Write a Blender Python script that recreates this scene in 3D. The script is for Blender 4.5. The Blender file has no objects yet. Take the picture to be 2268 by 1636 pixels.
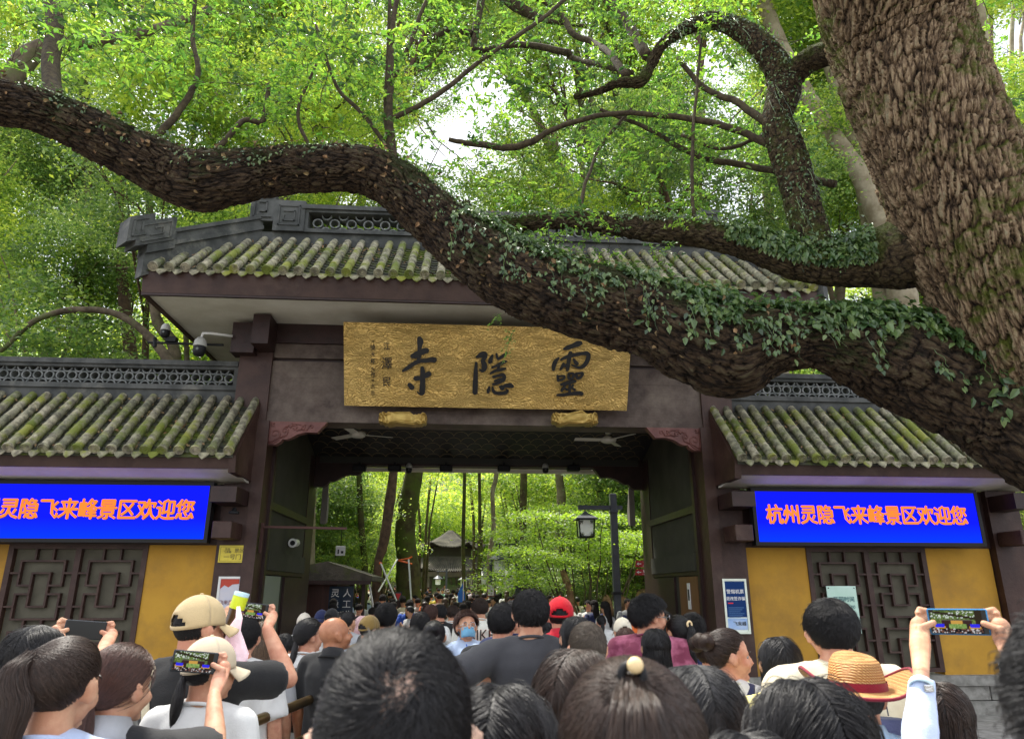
import bpy, math, random
import numpy as np
from mathutils import Matrix, Vector, Euler
random.seed(7); RNG = np.random.default_rng(7)
C = bpy.context.scene.collection
sc = bpy.context.scene
# ---------------- camera
PITCH = math.radians(17.4); YAW = math.radians(4.2); EYE = 1.8
cam_d = bpy.data.cameras.new('camera'); cam = bpy.data.objects.new('camera', cam_d); C.objects.link(cam)
cam.location = (0, 0, EYE); cam.rotation_euler = (math.radians(90) + PITCH, 0, -YAW)
cam_d.sensor_width = 36; cam_d.lens = 36 * 1550 / 2268; cam_d.clip_start = 0.05; cam_d.clip_end = 2000
cam_d.dof.use_dof = True; cam_d.dof.focus_distance = 9.5; cam_d.dof.aperture_fstop = 6.5
sc.camera = cam
# ---------------- sky
SUN_EL = math.radians(62); SUN_AZ = math.radians(-28)      # azimuth measured from +Y towards +X
w = bpy.data.worlds.new('World'); sc.world = w; w.use_nodes = True
wn = w.node_tree; wn.nodes.clear()
def _n(t, k, **kw):
    n = t.nodes.new(k)
    for a, b in kw.items(): setattr(n, a, b)
    return n
out = _n(wn, 'ShaderNodeOutputWorld'); bg = _n(wn, 'ShaderNodeBackground')
sky = _n(wn, 'ShaderNodeTexSky', sky_type='NISHITA', sun_disc=False, sun_elevation=SUN_EL, sun_rotation=SUN_AZ, air_density=1.0, dust_density=3.0, ozone_density=1.0)
tc = _n(wn, 'ShaderNodeTexCoord'); nz = _n(wn, 'ShaderNodeTexNoise'); nz.inputs['Scale'].default_value = 3.0; nz.inputs['Detail'].default_value = 6
rp = _n(wn, 'ShaderNodeValToRGB'); rp.color_ramp.elements[0].position = 0.30; rp.color_ramp.elements[0].color = (0.55, 0.55, 0.55, 1); rp.color_ramp.elements[1].position = 0.55
mx = _n(wn, 'ShaderNodeMix', data_type='RGBA')
mx.inputs[7].default_value = (6.0, 6.2, 6.6, 1)             # thin bright cloud
wn.links.new(tc.outputs['Generated'], nz.inputs['Vector']); wn.links.new(nz.outputs['Fac'], rp.inputs['Fac'])
wn.links.new(rp.outputs['Color'], mx.inputs[0]); wn.links.new(sky.outputs['Color'], mx.inputs[6])
wn.links.new(mx.outputs[2], bg.inputs['Color']); bg.inputs['Strength'].default_value = 0.15
wn.links.new(bg.outputs['Background'], out.inputs['Surface'])
sd = bpy.data.lights.new('sun', 'SUN'); sd.energy = 4.5; sd.angle = math.radians(10); sd.color = (1.0, 0.95, 0.86)
so = bpy.data.objects.new('sun', sd); C.objects.link(so); so.location = (0, 0, 30)
sv = Vector((math.sin(SUN_AZ) * math.cos(SUN_EL), math.cos(SUN_AZ) * math.cos(SUN_EL), math.sin(SUN_EL)))
so.rotation_euler = sv.to_track_quat('Z', 'Y').to_euler()
sc.view_settings.view_transform = 'Standard'; sc.view_settings.look = 'None'
sc.view_settings.gamma = 1; sc.view_settings.exposure = 1.0; sc.view_settings.use_curve_mapping = False
sc.render.engine = 'CYCLES'
cy = sc.cycles; cy.max_bounces = 7; cy.diffuse_bounces = 4; cy.glossy_bounces = 2; cy.transmission_bounces = 4; cy.transparent_max_bounces = 4
cy.use_denoising = True; cy.sample_clamp_indirect = 6; cy.caustics_reflective = False; cy.caustics_refractive = False

# ---------------- pixel to world helper (photo coordinates on a 2268 px wide frame)
FW = np.array([math.sin(YAW) * math.cos(PITCH), math.cos(YAW) * math.cos(PITCH), math.sin(PITCH)])
RT = np.array([math.cos(YAW), -math.sin(YAW), 0.0]); UP = np.cross(RT, FW); EYEP = np.array([0, 0, EYE])
def ray(x, y): return FW * 1550 + RT * (x - 1134) - UP * (y - 818)
def at(x, y, Y):
    d = ray(x, y); return EYEP + d * (Y / d[1])
def onplane(x, y, p0, n):
    d = ray(x, y); t = ((np.array(p0) - EYEP) @ n) / (d @ n); return EYEP + d * t
def pxs(Y, n, y=818):       # size in metres of n pixels at depth Y
    d = ray(1134, y); return n * Y / d[1] 

# ---------------- materials
MATS = {}
def srgb(r, g, b):
    f = lambda c: (c / 255 / 12.92) if c / 255 <= 0.04045 else ((c / 255 + 0.055) / 1.055) ** 2.4
    return (f(r), f(g), f(b))
def mat(name, c1, c2=None, c3=None, scale=4, rough=0.7, bump=0.0, bscale=30, metal=0.0, trans=None, emit=None, coords='pos', detail=5, lo=.38, hi=.62,
        stretch=(1, 1, 1), c3scale=1.3, c3lo=.5, c3hi=.62, island=0.0, objrand=0.0, bstretch=None, spec=0.4, sheen=0, objco=False, coat=0):
    if name in MATS: return MATS[name]
    m = bpy.data.materials.new(name); m.use_nodes = True; t = m.node_tree; t.nodes.clear(); L = t.links.new
    o = _n(t, 'ShaderNodeOutputMaterial'); p = _n(t, 'ShaderNodeBsdfPrincipled')
    p.inputs['Roughness'].default_value = rough; p.inputs['Metallic'].default_value = metal
    p.inputs['Specular IOR Level'].default_value = spec
    if sheen: p.inputs['Sheen Weight'].default_value = sheen
    if coat: p.inputs['Coat Weight'].default_value = coat; p.inputs['Coat Roughness'].default_value = .15
    if coords == 'pos':
        g = _n(t, 'ShaderNodeNewGeometry'); vec = g.outputs['Position']
    else:
        g = _n(t, 'ShaderNodeTexCoord'); vec = g.outputs['Object']
    mp = _n(t, 'ShaderNodeMapping'); mp.inputs['Scale'].default_value = stretch; L(vec, mp.inputs['Vector']); v = mp.outputs['Vector']
    col = None
    if c2 is not None:
        n1 = _n(t, 'ShaderNodeTexNoise'); n1.inputs['Scale'].default_value = scale; n1.inputs['Detail'].default_value = detail; n1.inputs['Roughness'].default_value = .6
        L(v, n1.inputs['Vector'])
        r = _n(t, 'ShaderNodeMapRange'); r.inputs['From Min'].default_value = lo; r.inputs['From Max'].default_value = hi; L(n1.outputs['Fac'], r.inputs['Value'])
        a = _n(t, 'ShaderNodeMix', data_type='RGBA'); a.inputs[6].default_value = (*c1, 1); a.inputs[7].default_value = (*c2, 1); L(r.outputs[0], a.inputs[0]); col = a.outputs[2]
        if c3 is not None:
            n2 = _n(t, 'ShaderNodeTexNoise'); n2.inputs['Scale'].default_value = c3scale; n2.inputs['Detail'].default_value = 7; n2.inputs['Roughness'].default_value = .7; L(v, n2.inputs['Vector'])
            r2 = _n(t, 'ShaderNodeMapRange'); r2.inputs['From Min'].default_value = c3lo; r2.inputs['From Max'].default_value = c3hi; L(n2.outputs['Fac'], r2.inputs['Value'])
            b = _n(t, 'ShaderNodeMix', data_type='RGBA'); b.inputs[7].default_value = (*c3, 1); L(col, b.inputs[6]); L(r2.outputs[0], b.inputs[0]); col = b.outputs[2]
    for amt, src in ((island, 'i'), (objrand, 'o')):
        if amt:
            if src == 'i': gg = _n(t, 'ShaderNodeNewGeometry'); rr = gg.outputs['Random Per Island']
            else: gg = _n(t, 'ShaderNodeObjectInfo'); rr = gg.outputs['Random']
            mr = _n(t, 'ShaderNodeMapRange'); mr.inputs['To Min'].default_value = 1 - amt; mr.inputs['To Max'].default_value = 1 + amt; L(rr, mr.inputs['Value'])
            hs = _n(t, 'ShaderNodeHueSaturation'); L(mr.outputs[0], hs.inputs['Value'])
            mr2 = _n(t, 'ShaderNodeMapRange'); mr2.inputs['To Min'].default_value = .5 + .035 * min(1, amt * 2); mr2.inputs['To Max'].default_value = .5 - .035 * min(1, amt * 2); L(rr, mr2.inputs['Value']); L(mr2.outputs[0], hs.inputs['Hue'])
            if col is None: hs.inputs['Color'].default_value = (*c1, 1)
            else: L(col, hs.inputs['Color'])
            col = hs.outputs['Color']
    if objco:
        oi = _n(t, 'ShaderNodeObjectInfo'); col = oi.outputs['Color']
        if c2 is not None:
            mm = _n(t, 'ShaderNodeMix', data_type='RGBA', blend_type='MULTIPLY'); mm.inputs[0].default_value = 1; L(a.outputs[2], mm.inputs[6]); L(oi.outputs['Color'], mm.inputs[7]); col = mm.outputs[2]
    if col is None: p.inputs['Base Color'].default_value = (*c1, 1)
    else: L(col, p.inputs['Base Color'])
    if bump:
        n3 = _n(t, 'ShaderNodeTexNoise'); n3.inputs['Scale'].default_value = bscale; n3.inputs['Detail'].default_value = 6; n3.inputs['Roughness'].default_value = .65
        if bstretch:
            mp2 = _n(t, 'ShaderNodeMapping'); mp2.inputs['Scale'].default_value = bstretch; L(vec, mp2.inputs['Vector']); L(mp2.outputs['Vector'], n3.inputs['Vector'])
        else: L(v, n3.inputs['Vector'])
        bp = _n(t, 'ShaderNodeBump'); bp.inputs['Strength'].default_value = min(1, bump); bp.inputs['Distance'].default_value = .02 * max(1, bump); L(n3.outputs['Fac'], bp.inputs['Height']); L(bp.outputs['Normal'], p.inputs['Normal'])
    sh = p.outputs['BSDF']
    if trans is not None:
        tr = _n(t, 'ShaderNodeBsdfTranslucent')
        if col is not None:
            mm = _n(t, 'ShaderNodeMix', data_type='RGBA', blend_type='MULTIPLY'); mm.inputs[0].default_value = 1; L(col, mm.inputs[6]); mm.inputs[7].default_value = (*trans, 1); L(mm.outputs[2], tr.inputs['Color'])
        else: tr.inputs['Color'].default_value = (*trans, 1)
        ad = _n(t, 'ShaderNodeAddShader'); L(sh, ad.inputs[0]); L(tr.outputs[0], ad.inputs[1]); sh = ad.outputs[0]
    if emit is not None:
        p.inputs['Emission Color'].default_value = (*emit[0], 1); p.inputs['Emission Strength'].default_value = emit[1]
    L(sh, o.inputs['Surface']); MATS[name] = m; return m

# ---------------- numpy noise
def _h(ix, iy, s=0):
    n = (ix.astype(np.int64) * 374761393 + iy.astype(np.int64) * 668265263 + s * 974634777) & 0xffffffff
    n = ((n ^ (n >> 13)) * 1274126177) & 0xffffffff
    return ((n ^ (n >> 16)) & 0xffff) / 65535.0
def vnoise(x, y, s=0):
    ix = np.floor(x); iy = np.floor(y); fx = x - ix; fy = y - iy; fx = fx * fx * (3 - 2 * fx); fy = fy * fy * (3 - 2 * fy)
    a = _h(ix, iy, s); b = _h(ix + 1, iy, s); c = _h(ix, iy + 1, s); d = _h(ix + 1, iy + 1, s)
    return (a * (1 - fx) + b * fx) * (1 - fy) + (c * (1 - fx) + d * fx) * fy
def fbm(x, y, o=4, s=0):
    r = 0; a = .5
    for k in range(o): r = r + a * vnoise(x * 2 ** k, y * 2 ** k, s + k); a *= .5
    return r
def cell(x, y, s=0):
    ix = np.floor(x); iy = np.floor(y); f1 = np.full(x.shape, 9.); f2 = np.full(x.shape, 9.); idv = np.zeros(x.shape)
    for dx in (-1, 0, 1):
        for dy in (-1, 0, 1):
            cx = ix + dx; cy_ = iy + dy; px = cx + .15 + .7 * _h(cx, cy_, s); py = cy_ + .15 + .7 * _h(cx, cy_, s + 5)
            d = np.hypot(px - x, py - y); nid = _h(cx, cy_, s + 9)
            m = d < f1; f2 = np.where(m, f1, np.minimum(f2, d)); idv = np.where(m, nid, idv); f1 = np.where(m, d, f1)
    return f1, f2, idv

# ---------------- mesh builder
def tag(o, label=None, cat=None, group=None, kind=None):
    if label: o['label'] = label
    if cat: o['category'] = cat
    if group: o['group'] = group
    if kind: o['kind'] = kind
    return o
def empty(name, loc=(0, 0, 0), label=None, cat=None, group=None, rz=0, kind=None):
    o = bpy.data.objects.new(name, None); C.objects.link(o); o.location = loc; o.rotation_euler[2] = rz; o.empty_display_size = .2
    return tag(o, label, cat, group, kind)
def wloc(o):
    p = Vector((0, 0, 0))
    while o is not None: p = p + o.location; o = o.parent
    return np.array(p)
def mesh_np(name, V, faces, smooth=False, mi=None):
    """faces: list of arrays (n,k)"""
    me = bpy.data.meshes.new(name); V = np.asarray(V, dtype=np.float32)
    faces = [np.asarray(f, dtype=np.int32) for f in faces if len(f)]
    me.vertices.add(len(V)); me.vertices.foreach_set('co', V.ravel())
    nl = sum(f.size for f in faces); nf = sum(len(f) for f in faces)
    me.loops.add(nl); me.polygons.add(nf)
    me.loops.foreach_set('vertex_index', np.concatenate([f.ravel() for f in faces]))
    tot = np.concatenate([np.full(len(f), f.shape[1], dtype=np.int32) for f in faces]); st = np.concatenate([[0], np.cumsum(tot)[:-1]]).astype(np.int32)
    me.polygons.foreach_set('loop_start', st); me.polygons.foreach_set('loop_total', tot)
    me.polygons.foreach_set('use_smooth', np.full(nf, bool(smooth)))
    if mi is not None: me.polygons.foreach_set('material_index', np.asarray(mi, dtype=np.int32))
    me.update(calc_edges=True); me.validate(); return me
def link(name, me, mats=None, parent=None, smooth=None, loc=None):
    if mats is not None and len(me.materials) == 0:
        for m in (mats if isinstance(mats, (list, tuple)) else [mats]): me.materials.append(m)
    o = bpy.data.objects.new(name, me); C.objects.link(o)
    if parent is not None: o.parent = parent
    if loc is not None: o.location = loc
    return o
def frames(path):
    path = np.asarray(path, float); T = np.gradient(path, axis=0); T /= np.linalg.norm(T, axis=1)[:, None] + 1e-9
    ref = np.array([0, 0, 1.]) if abs(T[0][2]) < .9 else np.array([0, 1., 0])
    N = np.zeros_like(T); B = np.zeros_like(T); n = np.cross(ref, T[0]); n /= np.linalg.norm(n)
    for i in range(len(T)):
        n = n - T[i] * (n @ T[i]); n /= np.linalg.norm(n) + 1e-9; N[i] = n; B[i] = np.cross(T[i], n)
    return T, N, B
def spline(pts, k=8):
    P = np.asarray(pts, float); Q = np.vstack([2 * P[0] - P[1], P, 2 * P[-1] - P[-2]]); o = []
    for i in range(1, len(Q) - 2):
        for t in np.linspace(0, 1, k, endpoint=False):
            o.append(.5 * ((2 * Q[i]) + (-Q[i - 1] + Q[i + 1]) * t + (2 * Q[i - 1] - 5 * Q[i] + 4 * Q[i + 1] - Q[i + 2]) * t * t + (-Q[i - 1] + 3 * Q[i] - 3 * Q[i + 1] + Q[i + 2]) * t ** 3))
    o.append(P[-1]); return np.array(o)
class MB:
    def __init__(s): s.V = []; s.F3 = []; s.F4 = []; s.n = 0; s.NG = []
    def add(s, V, F4=(), F3=()):
        V = np.asarray(V, float); s.V.append(V)
        if len(F4): s.F4.append(np.asarray(F4, int) + s.n)
        if len(F3): s.F3.append(np.asarray(F3, int) + s.n)
        s.n += len(V); return s
    def box(s, a, b, M=None):
        x0, y0, z0 = [min(p, q) for p, q in zip(a, b)]; x1, y1, z1 = [max(p, q) for p, q in zip(a, b)]
        V = np.array([(x0, y0, z0), (x1, y0, z0), (x1, y1, z0), (x0, y1, z0), (x0, y0, z1), (x1, y0, z1), (x1, y1, z1), (x0, y1, z1)], float)
        if M is not None: V = V @ np.array(M)[:3, :3].T + np.array(M)[:3, 3]
        return s.add(V, [(0, 3, 2, 1), (4, 5, 6, 7), (0, 1, 5, 4), (1, 2, 6, 5), (2, 3, 7, 6), (3, 0, 4, 7)])
    def cbox(s, c, sz, rx=0, ry=0, rz=0, bev=0):
        M = Matrix.Translation(Vector([float(q) for q in c])) @ Euler((rx, ry, rz)).to_matrix().to_4x4(); h = [q / 2 for q in sz]
        return s.box([-q for q in h], h, M) if not bev else s.bbox(h, bev, M)
    def bbox(s, h, b, M=None):   # bevelled box: convex hull of 24 points
        import itertools
        pts = []
        hx, hy, hz = h
        for sx, sy, sz in itertools.product((-1, 1), repeat=3):
            pts += [(sx * hx, sy * (hy - b), sz * (hz - b)), (sx * (hx - b), sy * hy, sz * (hz - b)), (sx * (hx - b), sy * (hy - b), sz * hz)]
        V = np.array(pts); I = {}
        k = 0
        for sx, sy, sz in itertools.product((-1, 1), repeat=3):
            for ax in range(3): I[(sx, sy, sz, ax)] = k; k += 1
        F4 = []; F3 = []
        for sgn in (-1, 1):
            q = [(sgn, -1, -1), (sgn, 1, -1), (sgn, 1, 1), (sgn, -1, 1)]; f = [I[(*a, 0)] for a in q]; F4.append(f if sgn > 0 else f[::-1])
            q = [(-1, sgn, -1), (1, sgn, -1), (1, sgn, 1), (-1, sgn, 1)]; f = [I[(*a, 1)] for a in q]; F4.append(f if sgn < 0 else f[::-1])
            q = [(-1, -1, sgn), (1, -1, sgn), (1, 1, sgn), (-1, 1, sgn)]; f = [I[(*a, 2)] for a in q]; F4.append(f if sgn > 0 else f[::-1])
        for sy in (-1, 1):
            for sz in (-1, 1):
                F4.append([I[(-1, sy, sz, 1)], I[(1, sy, sz, 1)], I[(1, sy, sz, 2)], I[(-1, sy, sz, 2)]][::1 if sy * sz < 0 else -1][::-1])
        for sx in (-1, 1):
            for sz in (-1, 1):
                F4.append([I[(sx, -1, sz, 0)], I[(sx, 1, sz, 0)], I[(sx, 1, sz, 2)], I[(sx, -1, sz, 2)]][::1 if sx * sz > 0 else -1])
            for sy in (-1, 1):
                F4.append([I[(sx, sy, -1, 0)], I[(sx, sy, 1, 0)], I[(sx, sy, 1, 1)], I[(sx, sy, -1, 1)]][::1 if sx * sy < 0 else -1])
        for sx, sy, sz in itertools.product((-1, 1), repeat=3):
            f = [I[(sx, sy, sz, 0)], I[(sx, sy, sz, 1)], I[(sx, sy, sz, 2)]]; F3.append(f if sx * sy * sz > 0 else f[::-1])
        if M is not None: V = V @ np.array(M)[:3, :3].T + np.array(M)[:3, 3]
        return s.add(V, F4, F3)
    def tube(s, path, r, n=8, cap=True, flat=1.0, disp=None):
        path = np.asarray(path, float); m = len(path); r = np.broadcast_to(np.asarray(r, float), (m,))
        T, N, B = frames(path); a = np.linspace(0, 2 * math.pi, n, endpoint=False)
        V = path[:, None] + r[:, None, None] * (np.cos(a)[None, :, None] * N[:, None] + flat * np.sin(a)[None, :, None] * B[:, None])
        i = np.arange(m - 1)[:, None] * n; j = np.arange(n)[None]; j2 = (j + 1) % n
        F = np.stack([i + j, i + j2, i + n + j2, i + n + j], -1).reshape(-1, 4)
        V = V.reshape(-1, 3)
        if cap:
            V = np.vstack([V, path[0], path[-1]]); c0 = m * n; jj = np.arange(n)
            F3 = np.vstack([np.stack([np.full(n, c0), (jj + 1) % n, jj], 1), np.stack([np.full(n, c0 + 1), (m - 1) * n + jj, (m - 1) * n + (jj + 1) % n], 1)])
            return s.add(V, F, F3)
        return s.add(V, F)
    def cyl(s, a, b, r, n=12, r2=None): return s.tube([a, b], [r, r if r2 is None else r2], n)
    def lathe(s, prof, c=(0, 0, 0), n=16, M=None):
        a = np.linspace(0, 2 * math.pi, n, endpoint=False); prof = np.asarray(prof, float); m = len(prof)
        V = np.stack([prof[:, 0][:, None] * np.cos(a), prof[:, 0][:, None] * np.sin(a), np.repeat(prof[:, 1][:, None], n, 1)], -1).reshape(-1, 3)
        if M is not None: V = V @ np.array(M)[:3, :3].T + np.array(M)[:3, 3]
        V = V + np.array(c); i = np.arange(m - 1)[:, None] * n; j = np.arange(n)[None]; j2 = (j + 1) % n
        return s.add(V, np.stack([i + j, i + j2, i + n + j2, i + n + j], -1).reshape(-1, 4))
    def prism(s, poly, f0, f1):
        """poly: list of 2d points (convex or mild), f0/f1 map 2d->3d for the two ends; ngon caps"""
        n = len(poly); A = [f0(*p) for p in poly]; B = [f1(*p) for p in poly]
        b0 = s.n
        s.add(np.array(A + B, float), [(i, (i + 1) % n, n + (i + 1) % n, n + i) for i in range(n)])
        s.NG.append([b0 + i for i in range(n)][::-1]); s.NG.append([b0 + n + i for i in range(n)]); return s
    def torus(s, c, R, r, axis='y', n=20, k=6, a0=0, a1=2 * math.pi, sq=None):
        full = abs(a1 - a0 - 2 * math.pi) < 1e-6; a = np.linspace(a0, a1, n, endpoint=not full)
        if sq is None:
            b = np.linspace(0, 2 * math.pi, k, endpoint=False); pr = np.stack([r * np.cos(b), r * np.sin(b)], 1)
        else: pr = np.array([(-r, -sq), (r, -sq), (r, sq), (-r, sq)]); k = 4
        V = []
        for x in a:
            e = np.array([math.cos(x), 0, math.sin(x)]); V.append(np.array(c) + e * (R + pr[:, 0])[:, None] + np.array([0, 1, 0]) * pr[:, 1][:, None])
        V = np.array(V)
        if axis == 'z': V = V - np.array(c); V = V[..., [0, 2, 1]] * np.array([1, -1, 1]) + np.array(c)
        if axis == 'x': V = V - np.array(c); V = V[..., [1, 0, 2]] * np.array([1, 1, 1]) + np.array(c)
        m = len(a); V = V.reshape(-1, 3); F = []
        for i in range(m if full else m - 1):
            for j in range(k): F.append((i * k + j, i * k + (j + 1) % k, ((i + 1) % m) * k + (j + 1) % k, ((i + 1) % m) * k + j))
        if not full and k == 4: F += [(3, 2, 1, 0), tuple((m - 1) * k + q for q in (0, 1, 2, 3))]
        return s.add(V, F)
    def ball(s, c, r, n=10, m=8, M=None):
        r = np.broadcast_to(np.asarray(r, float), (3,)); th = np.linspace(0, math.pi, m + 1)[1:-1]; a = np.linspace(0, 2 * math.pi, n, endpoint=False)
        V = np.stack([np.sin(th)[:, None] * np.cos(a), np.sin(th)[:, None] * np.sin(a), np.repeat(np.cos(th)[:, None], n, 1)], -1).reshape(-1, 3)
        V = np.vstack([V, (0, 0, 1), (0, 0, -1)]) * r
        if M is not None: V = V @ np.array(M)[:3, :3].T
        k = m - 1; i = np.arange(k - 1)[:, None] * n; j = np.arange(n)[None]; j2 = (j + 1) % n
        F = np.stack([i + j, i + n + j, i + n + j2, i + j2], -1).reshape(-1, 4); jj = np.arange(n)
        F3 = np.vstack([np.stack([np.full(n, k * n), jj, (jj + 1) % n], 1), np.stack([np.full(n, k * n + 1), (k - 1) * n + (jj + 1) % n, (k - 1) * n + jj], 1)])
        return s.add(V + np.array(c), F, F3)
    def mesh(s, name='m', smooth=False, off=None):
        V = np.vstack(s.V)
        if off is not None: V = V - off
        F = []
        if s.F3: F.append(np.vstack(s.F3))
        if s.F4: F.append(np.vstack(s.F4))
        for g in s.NG: F.append(np.array([g]))
        return mesh_np(name, V, F, smooth)
    def build(s, name, mats, parent=None, smooth=False, local=False, **t):
        off = None
        if parent is not None and not local: off = wloc(parent)
        me = s.mesh(name, smooth, off)
        o = link(name, me, mats, parent); tag(o, **t); return o
def sharp(o, deg=35):
    me = o.data; me.set_sharp_from_angle(angle=math.radians(deg)); return o
def grid(name, X, Y, Z, mats, parent=None, smooth=True, wrap=False, **t):
    m, n = X.shape; V = np.stack([X, Y, Z], -1).reshape(-1, 3)
    i = np.arange(m - 1)[:, None] * n; j = np.arange(n if wrap else n - 1)[None]; j2 = (j + 1) % n
    F = np.stack([i + j, i + j2, i + n + j2, i + n + j], -1).reshape(-1, 4)
    if parent is not None: V = V - wloc(parent)
    o = link(name, mesh_np(name, V, [F], smooth), mats, parent); tag(o, **t); return o
FONTCACHE = {}
def text_mesh(body, size=1.0, depth=.01, bold=0.0, align='CENTER', sp=1.0, res=2):
    key = (body, size, depth, bold, align, sp)
    if key in FONTCACHE: return FONTCACHE[key]
    cu = bpy.data.curves.new('t', 'FONT'); cu.body = body; cu.size = size; cu.extrude = depth; cu.offset = bold; cu.align_x = align; cu.align_y = 'CENTER'; cu.space_character = sp; cu.resolution_u = res
    o = bpy.data.objects.new('t', cu); C.objects.link(o); bpy.context.view_layer.update()
    dg = bpy.context.evaluated_depsgraph_get(); me = bpy.data.meshes.new_from_object(o.evaluated_get(dg)); bpy.data.objects.remove(o); me.materials.clear()
    FONTCACHE[key] = me; return me
def text(body, loc, size, m, parent, rot=(math.pi / 2, 0, 0), depth=.004, bold=0, name='lettering', align='CENTER', sp=1.0, sx=1, sy=1):
    me = text_mesh(body, size, depth, bold, align, sp).copy(); o = link(name, me, m, parent)
    o.location = Vector([float(q) for q in loc]) - Vector(wloc(parent)) if parent else loc; o.rotation_euler = rot; o.scale = (sx, sy, 1); return o
# ================= materials for the gate
M_WOOD = mat('maroon_wood', srgb(52, 31, 26), srgb(68, 46, 39), srgb(92, 74, 64), scale=3, rough=.55, bump=.3, bscale=12, c3scale=1.7, c3lo=.55, c3hi=.85, stretch=(1, 1, 1))
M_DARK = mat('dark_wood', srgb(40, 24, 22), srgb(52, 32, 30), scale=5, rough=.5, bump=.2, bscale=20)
M_BEAM = mat('weathered_beam', srgb(58, 43, 38), srgb(76, 61, 54), srgb(116, 103, 93), scale=2.5, rough=.6, bump=.25, bscale=8, c3scale=1.4, c3lo=.42, c3hi=.72, bstretch=(.6, 1, 6))
M_WHITE = mat('white_plaster', srgb(222, 218, 208), srgb(200, 195, 182), scale=1.2, rough=.85, bump=.05, bscale=40)
M_YEL = mat('yellow_plaster', srgb(192, 146, 52), srgb(180, 134, 46), srgb(146, 110, 52), scale=1.3, rough=.8, bump=.06, bscale=60, c3scale=1.4, c3lo=.46, c3hi=.78)
M_SLATE = mat('grey_ridge_plaster', srgb(86, 87, 86), srgb(58, 60, 60), srgb(132, 130, 122), scale=3, rough=.8, bump=.25, bscale=25, c3scale=2.4, c3lo=.55, c3hi=.8)
M_TILE = mat('mossy_roof_tile', srgb(168, 163, 138), srgb(104, 100, 86), srgb(122, 130, 56), scale=11, rough=.88, bump=.8, bscale=55, c3scale=2.0, c3lo=.49, c3hi=.60, objrand=.26)
M_PAN = mat('roof_pan_tile', srgb(84, 84, 74), srgb(52, 52, 46), srgb(88, 100, 32), scale=7, rough=.9, bump=.5, bscale=50, c3scale=2.2, c3lo=.48, c3hi=.6)
M_GOLD = mat('gold_leaf', (.62, .42, .13), (.50, .32, .09), scale=3, rough=.42, metal=.75, bump=.6, bscale=40)
M_BLACK = mat('black_paint', (.012, .012, .014), rough=.45)
M_BLK2 = mat('black_plastic', (.010, .010, .012), rough=.5, spec=.25)
M_WPL = mat('white_plastic', (.7, .7, .68), rough=.35)
M_STEEL = mat('steel', (.6, .6, .6), rough=.18, metal=1.0, bump=.25, bscale=30)
M_IRON = mat('grey_iron', srgb(70, 74, 80), srgb(60, 63, 70), rough=.45, scale=6)
M_GREENW = mat('grey_green_wall', srgb(66, 65, 55), srgb(52, 51, 43), scale=1.5, rough=.85)
M_BACK = mat('lattice_backing', srgb(96, 92, 78), srgb(82, 78, 66), scale=3, rough=.8)
M_STONE = mat('grey_stone', srgb(150, 148, 142), srgb(120, 118, 112), scale=8, rough=.9, bump=.3, bscale=50, objrand=.08)
M_PAVE = mat('paving', srgb(120, 116, 108), srgb(98, 95, 88), srgb(84, 80, 70), scale=2, rough=.9, bump=.3, bscale=30)
XC = .44
def X(u): return XC + u
# ================= ground
g = MB(); g.box((-300, -60, -.3), (300, 300, 0)); g.build('ground', M_PAVE, kind='structure')
mb = MB()
for i in range(-6, 7):
    for j in range(-2, 14):
        mb.box((i * 1.2 + .006 + (j % 2) * .6, j * .8 + .006, 0), (i * 1.2 + 1.194 + (j % 2) * .6, j * .8 + .794, .012 + .004 * ((i * 7 + j * 3) % 3)))
mb.build('paving_slabs', M_STONE, kind='stuff', label='grey stone slabs paving the forecourt')

# ================= shared tile meshes
def tile_meshes():
    t = MB(); t.lathe([(.050, -.004), (.066, 0), (.067, .018), (.0625, .022), (.0595, .262), (.052, .27)], n=12); tube = t.mesh('tile_tube', True)
    t = MB(); t.lathe([(0, .0), (.014, -.004), (.018, 0), (.034, 0), (.038, -.006), (.044, -.006), (.048, 0), (.060, 0), (.064, -.008), (.072, -.006), (.073, .03), (.06, .034)], n=16); cap = t.mesh('tile_cap', True)
    V = []; n = 9
    for k, (zz, wd) in enumerate([(0, 1), (-.035, .95), (-.07, .62), (-.105, .06)]):
        for i in range(n):
            a = -1 + 2 * i / (n - 1); x = a * .085 * wd; y = -.028 * (1 - (a * wd) ** 2) - .02 * k * .33
            V.append((x, y, zz + .035 * (a * a) * wd * wd))
    V = np.array(V); F = [(k * n + i, k * n + i + 1, (k + 1) * n + i + 1, (k + 1) * n + i) for k in range(3) for i in range(n - 1)]
    b = V + np.array([0, .018, .004]); m = len(V)
    t = MB(); t.add(np.vstack([V, b]), F + [tuple(m + q for q in f[::-1]) for f in F] + [(3 * n + i, 3 * n + i + 1, m + 3 * n + i + 1, m + 3 * n + i) for i in range(n - 1)])
    drip = t.mesh('tile_drip', True)
    for me in (tube, cap, drip): me.materials.append(M_TILE)
    return tube, cap, drip
TUBE, CAP, DRIP = tile_meshes()
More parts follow.
